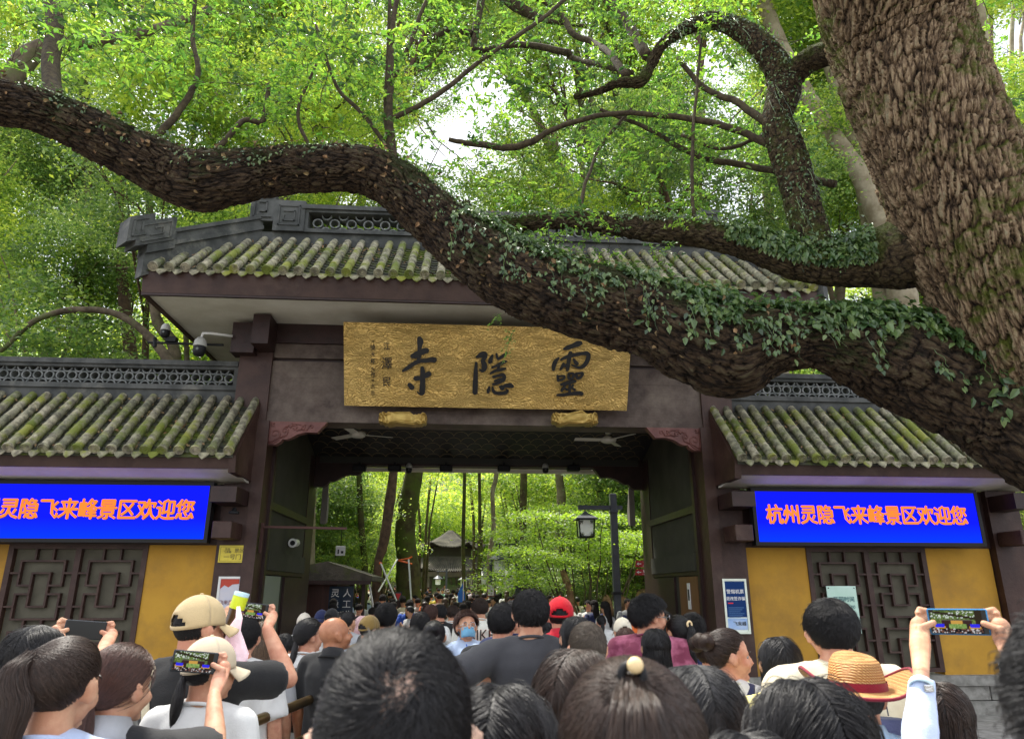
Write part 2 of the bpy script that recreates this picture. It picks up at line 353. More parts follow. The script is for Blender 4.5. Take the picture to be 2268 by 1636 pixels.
def tiled_slope(roof, x0, x1, y0, z0, y1, z1, pitch_w, top_fn=None, base=None, litter=200, flipend=None):
    """straight slope facing -Y, eave at y0,z0"""
    b = wloc(roof); L = math.hypot(y1 - y0, z1 - z0); dy, dz = (y1 - y0) / L, (z1 - z0) / L
    n = int(round((x1 - x0) / pitch_w)) + 1; sp = (x1 - x0) / (n - 1); rot = Euler((-(math.pi / 2 - math.atan2(dz, dy)), 0, 0)).to_matrix().to_4x4()
    nrm = np.array([0, -dz, dy]); pan = MB()
    for i in range(n):
        x = x0 + sp * i; Lx = L if top_fn is None else top_fn(x) * L
        k = 0; s = 0.0
        jx = random.uniform(-.006, .006); jr = random.uniform(-.01, .01)
        while s < Lx - .06:
            o = bpy.data.objects.new('tile', TUBE); C.objects.link(o); o.parent = roof
            ln = min(1.0, (Lx - s + .05) / .27)
            p = np.array([x + jx + random.uniform(-.003, .003), y0 + dy * s, z0 + dz * s]) + nrm * (.055 + random.uniform(-.002, .004)) - b
            o.matrix_local = Matrix.Translation(Vector(p)) @ rot @ Euler((random.uniform(-.012, .012), random.uniform(-.012, .012) + jr, random.uniform(-3, 3))).to_matrix().to_4x4() @ Matrix.Diagonal((random.uniform(.97, 1.03), random.uniform(.97, 1.03), ln, 1))
            s += .252
        o = bpy.data.objects.new('end_tile', CAP); C.objects.link(o); o.parent = roof
        p = np.array([x + jx, y0 - dy * .03, z0 - dz * .03]) + nrm * .055 - b
        o.matrix_local = Matrix.Translation(Vector(p)) @ rot @ Euler((0, 0, random.uniform(-3, 3))).to_matrix().to_4x4()
        if i < n - 1:
            xm = x + sp / 2
            if random.random() < .97:
                o = bpy.data.objects.new('drip_tile', DRIP); C.objects.link(o); o.parent = roof
                o.matrix_local = Matrix.Translation(Vector(np.array([xm, y0 - .02, z0 - .01]) - b)) @ Euler((math.radians(-8), 0, random.uniform(-.05, .05))).to_matrix().to_4x4()
            Lm = L if top_fn is None else top_fn(xm) * L
            q = 0.0; aa = np.linspace(-1, 1, 7)
            while q < Lm:
                q2 = min(q + .15, L); r0 = np.array([xm + aa * .09, np.full(7, y0 + dy * q), z0 + dz * q + .0 * aa]).T; 
                lift = (.03 * aa ** 2 - .02)[:, None] * nrm
                A = np.array([xm, y0 + dy * q, z0 + dz * q]) + np.outer(aa * .09, [1, 0, 0]) + lift + nrm * .022
                B = np.array([xm, y0 + dy * q2, z0 + dz * q2]) + np.outer(aa * .09, [1, 0, 0]) + lift + nrm * .006
                A2 = A - nrm * .014
                V = np.vstack([A2, A, B]); pan.add(V, [(r * 7 + k, r * 7 + k + 1, (r + 1) * 7 + k + 1, (r + 1) * 7 + k) for r in range(2) for k in range(6)])
                q += .13
    pan.build('pan_tiles', M_PAN, roof, smooth=False, kind='stuff')
    lf = MB(); rr = RNG
    for i in range(litter):
        x = x0 + sp * (rr.integers(0, n - 1) + .5) + rr.normal(0, .035); s = rr.random() ** .8 * (L if top_fn is None else top_fn(x) * L)
        p = np.array([x, y0 + dy * s, z0 + dz * s]) + nrm * rr.uniform(.03, .075); leaf_add(lf, p, rr.normal(size=3) * .5 + nrm, rr.normal(size=3), rr.uniform(.035, .08))
    lf.build('fallen_leaves', M_LITTER, roof, kind='stuff')
def leaf_add(mb, p, nrm, dr, s, w=.42):
    nrm = nrm / np.linalg.norm(nrm); dr = dr - nrm * (dr @ nrm); dr /= np.linalg.norm(dr) + 1e-9; sd = np.cross(nrm, dr)
    P = [p, p + dr * s * .35 + sd * s * w * .5 + nrm * s * .06, p + dr * s * .35, p + dr * s * .35 - sd * s * w * .5 + nrm * s * .06, p + dr * s * .72 + sd * s * w * .3, p + dr * s * .72 - sd * s * w * .3, p + dr * s - nrm * s * .08]
    mb.add(P, [(2, 1, 4, 5)][:0], [(0, 1, 2), (0, 2, 3), (2, 1, 4), (2, 4, 6), (3, 2, 5), (2, 6, 5)])
M_LITTER = mat('dry_leaf', srgb(138, 112, 76), srgb(100, 80, 56), scale=30, rough=.8, island=.22)

def ring_grille(part_parent, x0, x1, y, z0, z1, sp, r, dep=.1):
    n = int((x1 - x0) / sp); s = (x1 - x0) / n; zc = (z0 + z1) / 2; hh = (z1 - z0) / 2
    base = wloc(part_parent)
    full = MB(); full.torus((0, 0, 0), r, .011, sq=dep, n=18); F = full.mesh('ring', True)
    t = hh - .004
    lo = MB(); lo.torus((0, 0, 0), r, .011, sq=dep, n=12, a0=math.radians(-12), a1=math.radians(192)); LO = lo.mesh('ring', True)
    up = MB(); up.torus((0, 0, 0), r, .011, sq=dep, n=12, a0=math.radians(168), a1=math.radians(372)); UPm = up.mesh('ring', True)
    for m in (F, LO, UPm): m.materials.append(M_RING); m.set_sharp_from_angle(angle=.6)
    for i in range(n + 1):
        if i < n:
            link('ring', F, None, part_parent, loc=Vector((x0 + s * (i + .5), y, zc)) - Vector(base))
        for me, zz in ((LO, z0), (UPm, z1)):
            for q in (0, .5) if r < .06 else (0,):
                xx = x0 + s * (i + q)
                if x0 + r < xx < x1 - r: link('ring', me, None, part_parent, loc=Vector((xx, y + .001 * (i % 2), zz)) - Vector(base))
M_RING = mat('grey_grille_tile', srgb(126, 128, 128), srgb(86, 90, 90), scale=10, rough=.85, bump=.2, bscale=40)

# ================= one wing building (left and right are mirror images)
def lattice(parent, xa, xb, za, zb, y):
    """lattice door: frame, mullion, bars in the photographed key pattern"""
    fw = .075
    f = MB(); f.box((xa, y - .05, za), (xa + fw, y + .04, zb)); f.box((xb - fw, y - .05, za), (xb, y + .04, zb)); f.box((xa + fw, y - .048, zb - .06), (xb - fw, y + .038, zb)); f.box((xa + fw, y - .048, za), (xb - fw, y + .038, za + .06))
    xm = (xa + xb) / 2; f.box((xm - .04, y - .046, za + .06), (xm + .04, y + .036, zb - .06)); fo = f.build('frame', M_WOOD, parent)
    MB().box((xa + fw, y + .045, za + .06), (xb - fw, y + .07, zb - .06)).build('backing_board', M_BACK, parent)
    H = zb - za - .12; z0 = zb - .06
    # pattern in unit cell coords (0..1 across a leaf, 0..1 down the door)
    bars = [((.15, .10), (.85, .10)), ((.15, .10), (.15, .30)), ((.85, .10), (.85, .30)), ((.0, .20), (.15, .20)), ((.85, .20), (1, .20)), ((.15, .30), (.36, .30)), ((.64, .30), (.85, .30)),
            ((.36, .20), (.64, .20)), ((.36, .20), (.36, .47)), ((.64, .20), (.64, .47)), ((.36, .47), (.64, .47)), ((.15, .37), (.36, .37)), ((.64, .37), (.85, .37)), ((.15, .37), (.15, .57)), ((.85, .37), (.85, .57)),
            ((.15, .57), (.85, .57)), ((0, .47), (.15, .47)), ((.85, .47), (1, .47)), ((.36, .57), (.36, .67)), ((.64, .57), (.64, .67)), ((.15, .67), (.85, .67)), ((.15, .67), (.15, .87)), ((.85, .67), (.85, .87)),
            ((.36, .76), (.64, .76)), ((.36, .76), (.36, 1)), ((.64, .76), (.64, 1)), ((0, .77), (.15, .77)), ((.85, .77), (1, .77)), ((.15, .87), (.36, .87)), ((.64, .87), (.85, .87)), ((.36, 0), (.36, .10)), ((.64, 0), (.64, .10))]
    for lx0, lx1 in ((xa + fw, xm - .04), (xm + .04, xb - fw)):
        W = lx1 - lx0
        for (u0, v0), (u1, v1) in bars:
            t = .014 if u0 == u1 else .0128; q = MB(); e = .0 if u0 == u1 else .005
            q.box((lx0 + u0 * W - (t if 0 < u0 else 0), y - .035 - e, z0 - v1 * H - t), (lx0 + u1 * W + (t if u1 < 1 else 0), y + .03 + e, z0 - v0 * H + t)); q.build('lattice_bar', M_WOOD, parent)
def wing(side, has_frontless=False):
    nm = 'gatehouse_wing'
    lab = 'yellow walled wing with mossy tiled roof on the left of the gate' if side < 0 else 'yellow walled wing with mossy tiled roof on the right of the gate'
    ua, ub = 4.02, 8.05; outer = 8.75
    E = empty(nm, (X(side * 6), 11, 0), lab, 'building', 'tiled wings flanking the gate')
    def xs(a, b): return (X(side * a), X(side * b)) if side > 0 else (X(side * b), X(side * a))
    x0, x1 = xs(ua, ub)
    wl = MB(); d0, d1 = xs(5.0, 6.96)
    wl.box((x0, 11, .5), (d0, 11.25, 2.55)); wl.build('wall', M_YEL, E); wl = MB(); wl.box((d1, 11, .5), (x1, 11.25, 2.55)); wl.build('wall', M_YEL, E)
    MB().box((x0 - .1, 10.98, 2.42), (x1 + .1, 11.27, 3.32)).build('upper_wall', M_DARK, E)
    lattice(E, d0, d1, .6, 2.42, 11.03)
    # stone plinth made of blocks
    MB().box((x0 - .6, 10.86, .42), (x1 + .6, 11.3, .56)).build('sill_course', M_STONE, E)
    for r in range(2):
        for k in range(6):
            a = x0 - .5 + k * .9 + (r % 2) * .45; MB().cbox((a + .44, 11.02, .105 + r * .21), (.88, .24, .2), bev=.008).build('stone_block', M_STONE, E)
    # outer pillar + bracket blocks
    for (a, b_) in ((8.07, 8.6),):
        p0, p1 = xs(a, b_); MB().box((p0, 10.87, 0), (p1, 11.3, 3.32)).build('pillar', M_WOOD, E)
        q0, q1 = xs(a + .02, b_ - .2); 
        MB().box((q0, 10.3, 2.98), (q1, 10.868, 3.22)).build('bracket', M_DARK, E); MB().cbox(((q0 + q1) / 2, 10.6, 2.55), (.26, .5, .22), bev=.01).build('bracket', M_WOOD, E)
    # soffit, fascia, end board, roof
    r0, r1 = xs(3.64, outer)
    V = MB(); V.prism([(10.131, 3.425), (10.74, 3.325), (10.98, 3.325), (10.98, 3.355), (10.75, 3.355), (10.131, 3.455)], lambda a, b: (r0, a, b), lambda a, b: (r1, a, b)); V.build('soffit', M_WHITE, E)
    V = MB(); V.prism([(10.04, 3.62), (10.09, 3.415), (10.13, 3.415), (10.13, 3.62)], lambda a, b: (r0, a, b), lambda a, b: (r1, a, b)); V.build('fascia', M_WOOD, E)
    i0, i1 = xs(3.60, 3.70)
    V = MB(); V.prism([(10.02, 3.60), (10.07, 3.36), (10.98, 3.36), (11.0, 4.62), (10.92, 4.62)], lambda a, b: (i0, a, b), lambda a, b: (i1, a, b)); V.build('end_board', M_WOOD, E)
    V = MB(); V.prism([(10.0, 3.56), (10.02, 3.64), (11.05, 4.62), (11.3, 4.62), (12.2, 3.8), (12.2, 3.6)], lambda a, b: (r0 + .003, a, b), lambda a, b: (r1 - .003, a, b)); roof = V.build('roof', M_PAN, E)
    c0, c1 = xs(3.68, outer - .1)
    tiled_slope(roof, c0, c1, 9.98, 3.62, 10.98, 4.60, .2265, litter=260)
    # ridge with ring grille
    g0, g1 = xs(4.02, outer)
    V = MB(); V.box((g0 - .38 if side > 0 else g0, 11.0, 4.56), (g1 if side > 0 else g1 + .38, 11.28, 4.80)); V.box((g0, 10.96, 4.80), (g1, 11.32, 4.88)); V.box((g0, 10.97, 5.14), (g1, 11.31, 5.19)); V.box((g0, 10.93, 5.19), (g1, 11.35, 5.27))
    e0, e1 = xs(4.02, 4.08); V.box((e0, 10.965, 4.88), (e1, 11.315, 5.14)); rd = V.build('ridge', M_SLATE, E)
    h0, h1 = xs(4.08, outer - .02)
    ring_grille(rd, h0, h1, 11.12, 4.88, 5.14, .172, .066)
    return E
WL = wing(-1); WR = wing(1)

# ================= main gate
G = empty('temple_gate', (XC, 11, 0), 'dark maroon temple gate with mossy tiled roof over the crowded entrance', 'gate')
for s in (-1, 1):
    def xs(a, b, s=s): return (X(s * a), X(s * b)) if s > 0 else (X(s * b), X(s * a))
    a, b = xs(3.49, 4.0); MB().box((a, 10.9, 0), (b, 11.5, 5.6)).build('pillar', M_WOOD, G)
    a, b = xs(3.42, 3.60); MB().box((a, 10.86, 0), (b, 10.898, 4.3)).build('corner_post', M_WOOD, G)
    # blocks sticking out of the pillar
    a, b = xs(3.66, 3.92); MB().cbox(((a + b) / 2, 10.62, 2.60), (.27, .5, .24), bev=.01).build('bracket', M_WOOD, G)
    a, b = xs(3.62, 3.98); MB().box((a, 10.3, 2.98), (b, 10.898, 3.2)).build('bracket', M_DARK, G)
    # passage side walls: posts, rails, panels
    a, b = xs(3.50, 3.62)
    MB().box((a, 11.5, 0), (b, 15.0, 5.0)).build('passage_wall', M_GREENW, G)
    r = MB()
    ia, ib = xs(3.44, 3.498)
    r.box((ia, 11.5, 0), (ib, 11.62, 4.4)); ja, jb = xs(3.484, 3.498); r.box((ja, 14.45, 0), (jb, 14.88, 4.4))
    ia, ib = xs(3.45, 3.498)
    for z0, z1 in ((3.02, 3.14), (2.02, 2.08)): r.box((ia, 11.62, z0), (ib, 14.45, z1))
    ia, ib = xs(3.455, 3.498)
    r.box((ia, 13.0, 0), (ib, 14.44, 2.0)); r.build('wall_framing', M_DARK, G)
    ia, ib = xs(3.43, 3.498); MB().box((ia, 11.7, 2.085), (ib, 14.4, 2.38)).build('lintel_board', M_GREENW, G)
    ia, ib = xs(3.46, 3.498); MB().box((ia, 11.7, .1), (ib, 12.7, 2.0)).build('door_leaf', mat('brown_door', srgb(120, 82, 52), srgb(104, 68, 42), scale=4, rough=.5, stretch=(6, 6, .5)) if s > 0 else mat('grey_panel', srgb(128, 136, 124), rough=.6), G)
    # rear post
    ia, ib = xs(3.49, 3.74); MB().box((ia, 14.9, 0), (ib, 15.2, 5.0)).build('rear_post', M_DARK, G)
    # roof corner bracket at the top of the pillar
    a, b = xs(3.46, 3.72); MB().box((a, 10.45, 5.42), (b, 10.898, 5.9)).build('bracket', M_DARK, G)
    a, b = xs(3.74, 4.1); MB().box((a, 10.7, 5.35), (b, 11.0, 5.85)).build('bracket', M_DARK, G)
    # carved corner brackets (profile + relief scrolls)
    prof = [(0, 0), (.94, 0), (.80, -.17), (.62, -.165), (.50, -.20), (.40, -.26), (.33, -.285), (.28, -.28), (.24, -.33), (.17, -.37), (0, -.37)]
    for (yy0, yy1, zt, mm) in ((10.93, 11.06, 4.30, mat('carved_wood', srgb(116, 72, 66), srgb(92, 54, 50), scale=4, rough=.5, bump=.15)), (14.9, 15.05, 4.30, M_DARK)):
        V = MB(); sc2 = 1.0 if yy0 < 12 else 1.0
        pf = prof if yy0 < 12 else [(p[0] * 1.15, p[1] * 1.25) for p in prof]
        u0 = 3.49
        if s > 0: pf = pf[::-1]
        V.prism(pf, lambda p, q: (X(s * (u0 - p)), yy0, zt + q), lambda p, q: (X(s * (u0 - p)), yy1, zt + q)); cb = V.build('carved_bracket', mm, G)
        if yy0 < 12:
            R = MB()
            def scroll(cx, cz, r0, turns, dirn, th0, lead=None):
                th = np.linspace(0, turns * 2 * math.pi, 26); rr = r0 * (1 - .8 * th / th[-1]); pts = [(cx + rr_ * math.cos(th0 + dirn * t), cz + rr_ * math.sin(th0 + dirn * t)) for t, rr_ in zip(th, rr)]
                if lead: pts = lead + pts
                return pts
            curves = [scroll(.16, -.20, .085, 1.2, 1, -1.5, [(.05, -.33), (.12, -.32)]), scroll(.30, -.15, .05, 1.0, 1, 0, [(.24, -.26), (.33, -.22)]), scroll(.44, -.10, .055, 1.1, -1, 3.1, [(.30, -.10), (.36, -.06)]),
                      scroll(.58, -.08, .035, 1.0, 1, 3.6, [(.48, -.14), (.54, -.125)]), scroll(.70, -.08, .035, 1.0, -1, 3.0, [(.56, -.13), (.64, -.13)]), scroll(.12, -.06, .03, 1, 1, 1), [(.03, -.34), (.14, -.35), (.20, -.31), (.24, -.25), (.30, -.24)],
                      [(.40, -.04), (.52, -.04), (.56, -.06), (.62, -.05)]]
            for c in curves:
                P = np.array([(X(s * (3.49 - p)), 10.925, 4.30 + q) for p, q in c]); R.tube(P, np.linspace(.013, .008, len(P)), 6)
            R.build('carved_scroll', mm, cb, smooth=True)
XL, XR = X(-3.49), X(3.49)
MB().box((XL, 10.95, 4.46), (XR, 11.35, 5.02)).build('beam', M_BEAM, G)
MB().box((XL, 10.93, 4.30), (XR, 11.37, 4.457)).build('beam', M_BEAM, G)
MB().box((XL, 10.955, 5.024), (XR, 11.35, 5.30)).build('beam', M_BEAM, G)
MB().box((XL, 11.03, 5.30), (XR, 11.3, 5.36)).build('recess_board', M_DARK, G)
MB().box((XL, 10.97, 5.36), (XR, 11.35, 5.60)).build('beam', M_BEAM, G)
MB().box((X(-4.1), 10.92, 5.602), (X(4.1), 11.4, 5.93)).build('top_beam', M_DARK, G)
# soffit + fascia
UE = 5.14; YF = 9.76; YB = 13.3
s_ = MB(); s_.box((X(-UE) + .04, YF + .05, 5.93), (X(UE) - .04, YB - .05, 5.97)); s_.build('soffit', M_WHITE, G)
f = MB()
f.prism([(YF - .05, 6.26), (YF, 5.92), (YF + .05, 5.92), (YF + .05, 6.26)], lambda a, b: (X(-UE), a, b), lambda a, b: (X(UE), a, b))
f.build('fascia', M_WOOD, G); MB().box((X(-UE), YF + .004, 5.885), (X(UE), YF + .05, 5.918)).build('fascia_trim', M_DARK, G)
for s in (-1, 1):
    a, b = sorted((X(s * UE), X(s * (UE - .05)))); MB().box((a, YF + .051, 5.885), (b, YB, 6.26)).build('side_fascia', M_WOOD, G)
# roof body with hips
YR, ZR, ZE = 10.98, 7.36, 6.24; UR = 3.98
V = MB(); e = UE + .04
P = [(X(-e), YF - .08, ZE), (X(e), YF - .08, ZE), (X(e), YB, ZE), (X(-e), YB, ZE), (X(-UR), YR, ZR), (X(UR), YR, ZR), (X(UR), YR + .9, ZR), (X(-UR), YR + .9, ZR)]
V.add(P, [(0, 1, 5, 4), (1, 2, 6, 5), (2, 3, 7, 6), (3, 0, 4, 7), (4, 5, 6, 7), (3, 2, 1, 0)]); roof = V.build('roof', M_PAN, G)
def topf(x):
    u = abs(x - XC); return 1.0 if u < UR else max(.1, (UE + .1 - u) / (UE + .1 - UR))
tiled_slope(roof, X(-4.98), X(4.98), YF - .06, 6.26, 10.92, 7.36, .232, top_fn=topf, litter=420)
# ridge
V = MB(); V.box((X(-UR) - .05, 10.95, 7.30), (X(UR) + .05, 11.25, 7.60)); V.box((X(-3.2), 10.90, 7.60), (X(3.2), 11.30, 7.67)); V.box((X(-3.2), 10.90, 7.98), (X(3.2), 11.30, 8.03)); V.box((X(-3.25), 10.86, 8.03), (X(3.25), 11.34, 8.11))
for k in range(4):
    xx = X(-3.2 + 6.4 / 3 * k); V.box((xx - .06, 10.905, 7.67), (xx + .06, 11.295, 7.98))
ridge = V.build('ridge', M_SLATE, G)
for k in range(3): ring_grille(ridge, X(-3.2 + 6.4 / 3 * k) + .06, X(-3.2 + 6.4 / 3 * (k + 1)) - .06, 11.1, 7.67, 7.98, .285, .078)
for s in (-1, 1):
    def xs(a, b, s=s): return (X(s * a), X(s * b)) if s > 0 else (X(s * b), X(s * a))
    V = MB(); a, b = xs(3.2, 3.72); V.box((a, 10.88, 7.60), (b, 11.32, 8.18)); a, b = xs(3.72, 4.12); V.box((a, 10.89, 7.78), (b, 11.31, 8.32))
    for (u0, u1, z0, z1) in ((3.28, 3.64, 7.70, 7.72), (3.28, 3.64, 8.06, 8.08), (3.28, 3.30, 7.70, 8.08), (3.62, 3.64, 7.70, 8.08), (3.36, 3.56, 7.78, 7.80), (3.36, 3.56, 7.96, 7.98), (3.36, 3.38, 7.78, 7.98), (3.54, 3.56, 7.78, 7.9),
                             (3.76, 4.06, 7.84, 7.86), (3.76, 4.06, 8.22, 8.24), (4.04, 4.06, 7.84, 8.24), (3.84, 3.96, 7.94, 7.96), (3.84, 3.86, 7.94, 8.14), (3.84, 3.98, 8.12, 8.14)):
        a, b = xs(u0, u1); V.box((a, 10.862, z0), (b, 10.89, z1))
    V.build('ridge_ornament', M_SLATE, G)
    # hip ridge: from ridge end down to the eave corner, a tall thin wall with stepped end scroll
    A = np.array([X(s * 4.0), 11.0, 7.36]); Bq = np.array([X(s * 5.2), YF - .05, 6.28]); d = Bq - A; hl = np.hypot(d[0], d[1]); ex = np.array([d[0] / hl, d[1] / hl, 0]); nx = np.array([-ex[1], ex[0], 0])
    def hp(t, h, o): return tuple(A + ex * (t * hl) + np.array([0, 0, d[2] * t + h]) + nx * o)
    V = MB()
    def slab(t0, t1, h0, h1, w, tail=0):
        P = [hp(t0, h0, -w), hp(t1, h0, -w), hp(t1, h0, w), hp(t0, h0, w), hp(t0, h1, -w), hp(t1, h1 + tail, -w), hp(t1, h1 + tail, w), hp(t0, h1, w)]
        V.add(P, [(0, 3, 2, 1), (4, 5, 6, 7), (0, 1, 5, 4), (1, 2, 6, 5), (2, 3, 7, 6), (3, 0, 4, 7)])
    slab(-.02, 1.0, -.15, .26, .10); slab(-.02, .84, .26, .33, .14); slab(-.02, .84, .33, .47, .11); slab(-.02, .84, .47, .54, .15)
    hipm = V.build('hip_ridge', M_SLATE, G)
    V = MB(); slab(.78, 1.00, .20, .46, .15, .04); slab(.80, 1.10, .34, .72, .17, .02); slab(.98, 1.17, .44, .84, .172, .0)
    for (t0, t1, h0, h1) in ((.83, 1.06, .39, .41), (.83, 1.06, .65, .67), (.83, .845, .39, .66), (.89, 1.0, .47, .49), (.89, .905, .47, .6), (.89, .97, .58, .60), (1.03, 1.14, .50, .52), (1.03, 1.14, .76, .78), (1.125, 1.14, .5, .78), (1.06, 1.075, .58, .72)):
        slab(t0, t1, h0, h1, .19)
    V.build('hip_end_scroll', M_SLATE, hipm)

# passage roof, ceiling with scale pattern, rear beam
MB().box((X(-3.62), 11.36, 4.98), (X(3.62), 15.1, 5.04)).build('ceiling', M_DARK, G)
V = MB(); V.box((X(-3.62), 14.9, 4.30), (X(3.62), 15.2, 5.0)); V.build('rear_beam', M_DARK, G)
MB().box((X(-3.4), 14.86, 4.335), (X(3.4), 14.898, 4.56)).build('rear_beam_board', mat('dark_board', srgb(52, 52, 48), rough=.6), G)
MB().box((X(-2.7), 15.21, 4.235), (X(2.7), 15.4, 4.30)).build('rear_soffit_edge', M_WHITE, G)
V = MB(); V.add([(X(-3.49), 13.2, 4.95), (X(3.49), 13.2, 4.95), (X(3.49), 14.8, 4.46), (X(-3.49), 14.8, 4.46), (X(-3.49), 13.2, 4.97), (X(3.49), 13.2, 4.97), (X(3.49), 14.8, 4.48), (X(-3.49), 14.8, 4.48)], [(0, 1, 2, 3), (7, 6, 5, 4), (0, 4, 5, 1), (2, 6, 7, 3)]); V.build('ceiling_panel', M_BLACK, G)
V = MB(); dn = np.array([0, 1.6, -.49]); dn /= np.linalg.norm(dn); m = 0
for r in range(7):
    for c in range(24):
        cx = X(-3.3) + c * .285 + (r % 2) * .1425; o = np.array([cx, 13.25, 4.925]) + dn * r * .235 + np.array([0, -.002, -.008])
        if cx > X(3.3): continue
        th = np.linspace(math.radians(8), math.radians(172), 9); P = o + np.outer(np.cos(th) * .1425, [1, 0, 0]) - np.outer(np.sin(th) * .20, dn) + dn * .2
        V.tube(P, .0035, 3, cap=False)
V.build('scale_pattern', mat('old_gilt_line', srgb(150, 132, 96), rough=.5), G, kind='stuff')

# ================= ceiling fans
def fan(x, y, z, rot, lab):
    E = empty('ceiling_fan', (x, y, 4.98), lab, 'fan', 'ceiling fans in the gateway')
    MB().lathe([(.0, 0), (.05, 0), (.05, -.02), (.045, z - 4.98 + .18), (.06, z - 4.98 + .17), (.05, z - 4.98 + .1), (0, z - 4.98 + .1)], (x, y, 4.98), 12).build('rod', M_WPL2, E, smooth=True)
    MB().lathe([(0, .07), (.06, .07), (.13, .03), (.14, 0), (.13, -.03), (.09, -.05), (0, -.055)], (x, y, z), 20).build('motor', M_WPL2, E, smooth=True)
    for k in range(3):
        a = rot + k * 2 * math.pi / 3; b = MB(); b.cbox((.37, 0, 0), (.48, .12, .008), rx=.2); b.cbox((.14, 0, 0), (.1, .04, .01)); me = b.mesh('blade'); me.materials.append(M_WPL2)
        o = link('blade', me, None, E); o.location = (0, 0, z - 4.98); o.rotation_euler = (0, 0, a)
M_WPL2 = mat('off_white_enamel', srgb(200, 196, 186), rough=.4)
p = at(792, 962, 12.0); fan(p[0], 12.0, p[2], math.radians(20), 'white three bladed ceiling fan under the gate, left of the two')
p = at(1348, 974, 12.0); fan(p[0], 12.0, p[2], math.radians(62), 'white three bladed ceiling fan under the gate, right of the two')

# ================= LED screens
def lin(c, k=1): return tuple(q * k for q in c)
def led(side):
    u0, u1 = 4.05, 7.73; x0, x1 = (X(u0), X(u1)) if side > 0 else (X(-u1), X(-u0)); z0, z1 = 2.43, 3.31
    z1 = 3.30; E = empty('led_display', ((x0 + x1) / 2, 10.6, z0), 'blue LED display with orange Chinese welcome text, %s' % ('above the right lattice door' if side > 0 else 'above the left lattice door'), 'display', 'LED displays under the wing eaves')
    f = MB(); t = .055
    f.box((x0, 10.605, z0), (x0 + t, 10.75, z1)); f.box((x1 - t, 10.605, z0), (x1, 10.75, z1)); f.box((x0 + t, 10.606, z0), (x1 - t, 10.75, z0 + t)); f.box((x0 + t, 10.606, z1 - t), (x1 - t, 10.75, z1)); f.box((x0 + t, 10.65, z0 + t), (x1 - t, 10.74, z1 - t)); f.box((x0 + .5, 10.751, z0 + .3), (x1 - .5, 10.97, z0 + .5)); f.build('frame', M_BLK2, E)
    m = bpy.data.materials.new('led_blue'); m.use_nodes = True; tt = m.node_tree; tt.nodes.clear(); o = _n(tt, 'ShaderNodeOutputMaterial'); em = _n(tt, 'ShaderNodeEmission'); ge = _n(tt, 'ShaderNodeNewGeometry'); sx = _n(tt, 'ShaderNodeSeparateXYZ'); mr = _n(tt, 'ShaderNodeMapRange'); mr.inputs['From Min'].default_value = z0 + .05; mr.inputs['From Max'].default_value = z0 + .35
    mxx = _n(tt, 'ShaderNodeMix', data_type='RGBA'); mxx.inputs[6].default_value = (.003, .045, 1.6, 1); mxx.inputs[7].default_value = (.006, .012, 1.25, 1)
    tt.links.new(ge.outputs['Position'], sx.inputs[0]); tt.links.new(sx.outputs['Z'], mr.inputs['Value']); tt.links.new(mr.outputs[0], mxx.inputs[0]); tt.links.new(mxx.outputs[2], em.inputs['Color']); em.inputs['Strength'].default_value = LEDK; tt.links.new(em.outputs[0], o.inputs['Surface'])
    MB().box((x0 + t, 10.62, z0 + t), (x1 - t, 10.648, z1 - t)).build('screen', m, E)
    mo = mat('led_orange', (.0, 0, 0), emit=(srgb(255, 128, 18), LEDK * 1.15), rough=.5); mh = mat('led_shadow', (0, 0, 0), emit=(srgb(4, 20, 120), LEDK), rough=.5)
    W = x1 - x0 - 2 * t; s = '杭州灵隐飞来峰景区欢迎您'
    for i, ch in enumerate(s):
        cx = x0 + t + W * (.0795 + .0758 * i); cz = z1 - t - .37
        text(ch, (cx + .014, 10.616, cz - .014), .285, mh, E, depth=.001, bold=0, sy=1.1, name='letter_shadow'); [text(ch, (cx + ox, 10.611 - .0006 * q, cz + oz), .28, mo, E, depth=.002, bold=0, sy=1.1) for q, (ox, oz) in enumerate(((-.009, 0), (.009, 0), (0, .007), (0, -.007), (0, 0)))]
    return E
LEDK = .56
led(-1); led(1)

# ================= name board
brd_n = np.array([0, -1.17, -.6]); brd_n /= np.linalg.norm(brd_n)     # face normal (towards the viewer and down)
BP0 = at(768, 898, 10.72); up_b = np.array([0, -.60, 1.17]); up_b /= np.linalg.norm(up_b)
BE = empty('name_board', tuple(BP0), 'gilded name board with three black Chinese characters leaning from the beam', 'sign')
Wb, Hb = 4.42, 1.30
def bp(x, h, o=0): return np.array([BP0[0] + x, BP0[1], BP0[2]]) + up_b * h + brd_n * o
V = MB(); V.add([bp(-.04, 0, 0), bp(Wb, 0, 0), bp(Wb, Hb, 0), bp(-.04, Hb, 0), bp(-.04, 0, -.07), bp(Wb, 0, -.07), bp(Wb, Hb, -.07), bp(-.04, Hb, -.07)], [(0, 1, 2, 3), (7, 6, 5, 4), (0, 4, 5, 1), (1, 5, 6, 2), (2, 6, 7, 3), (3, 7, 4, 0)])
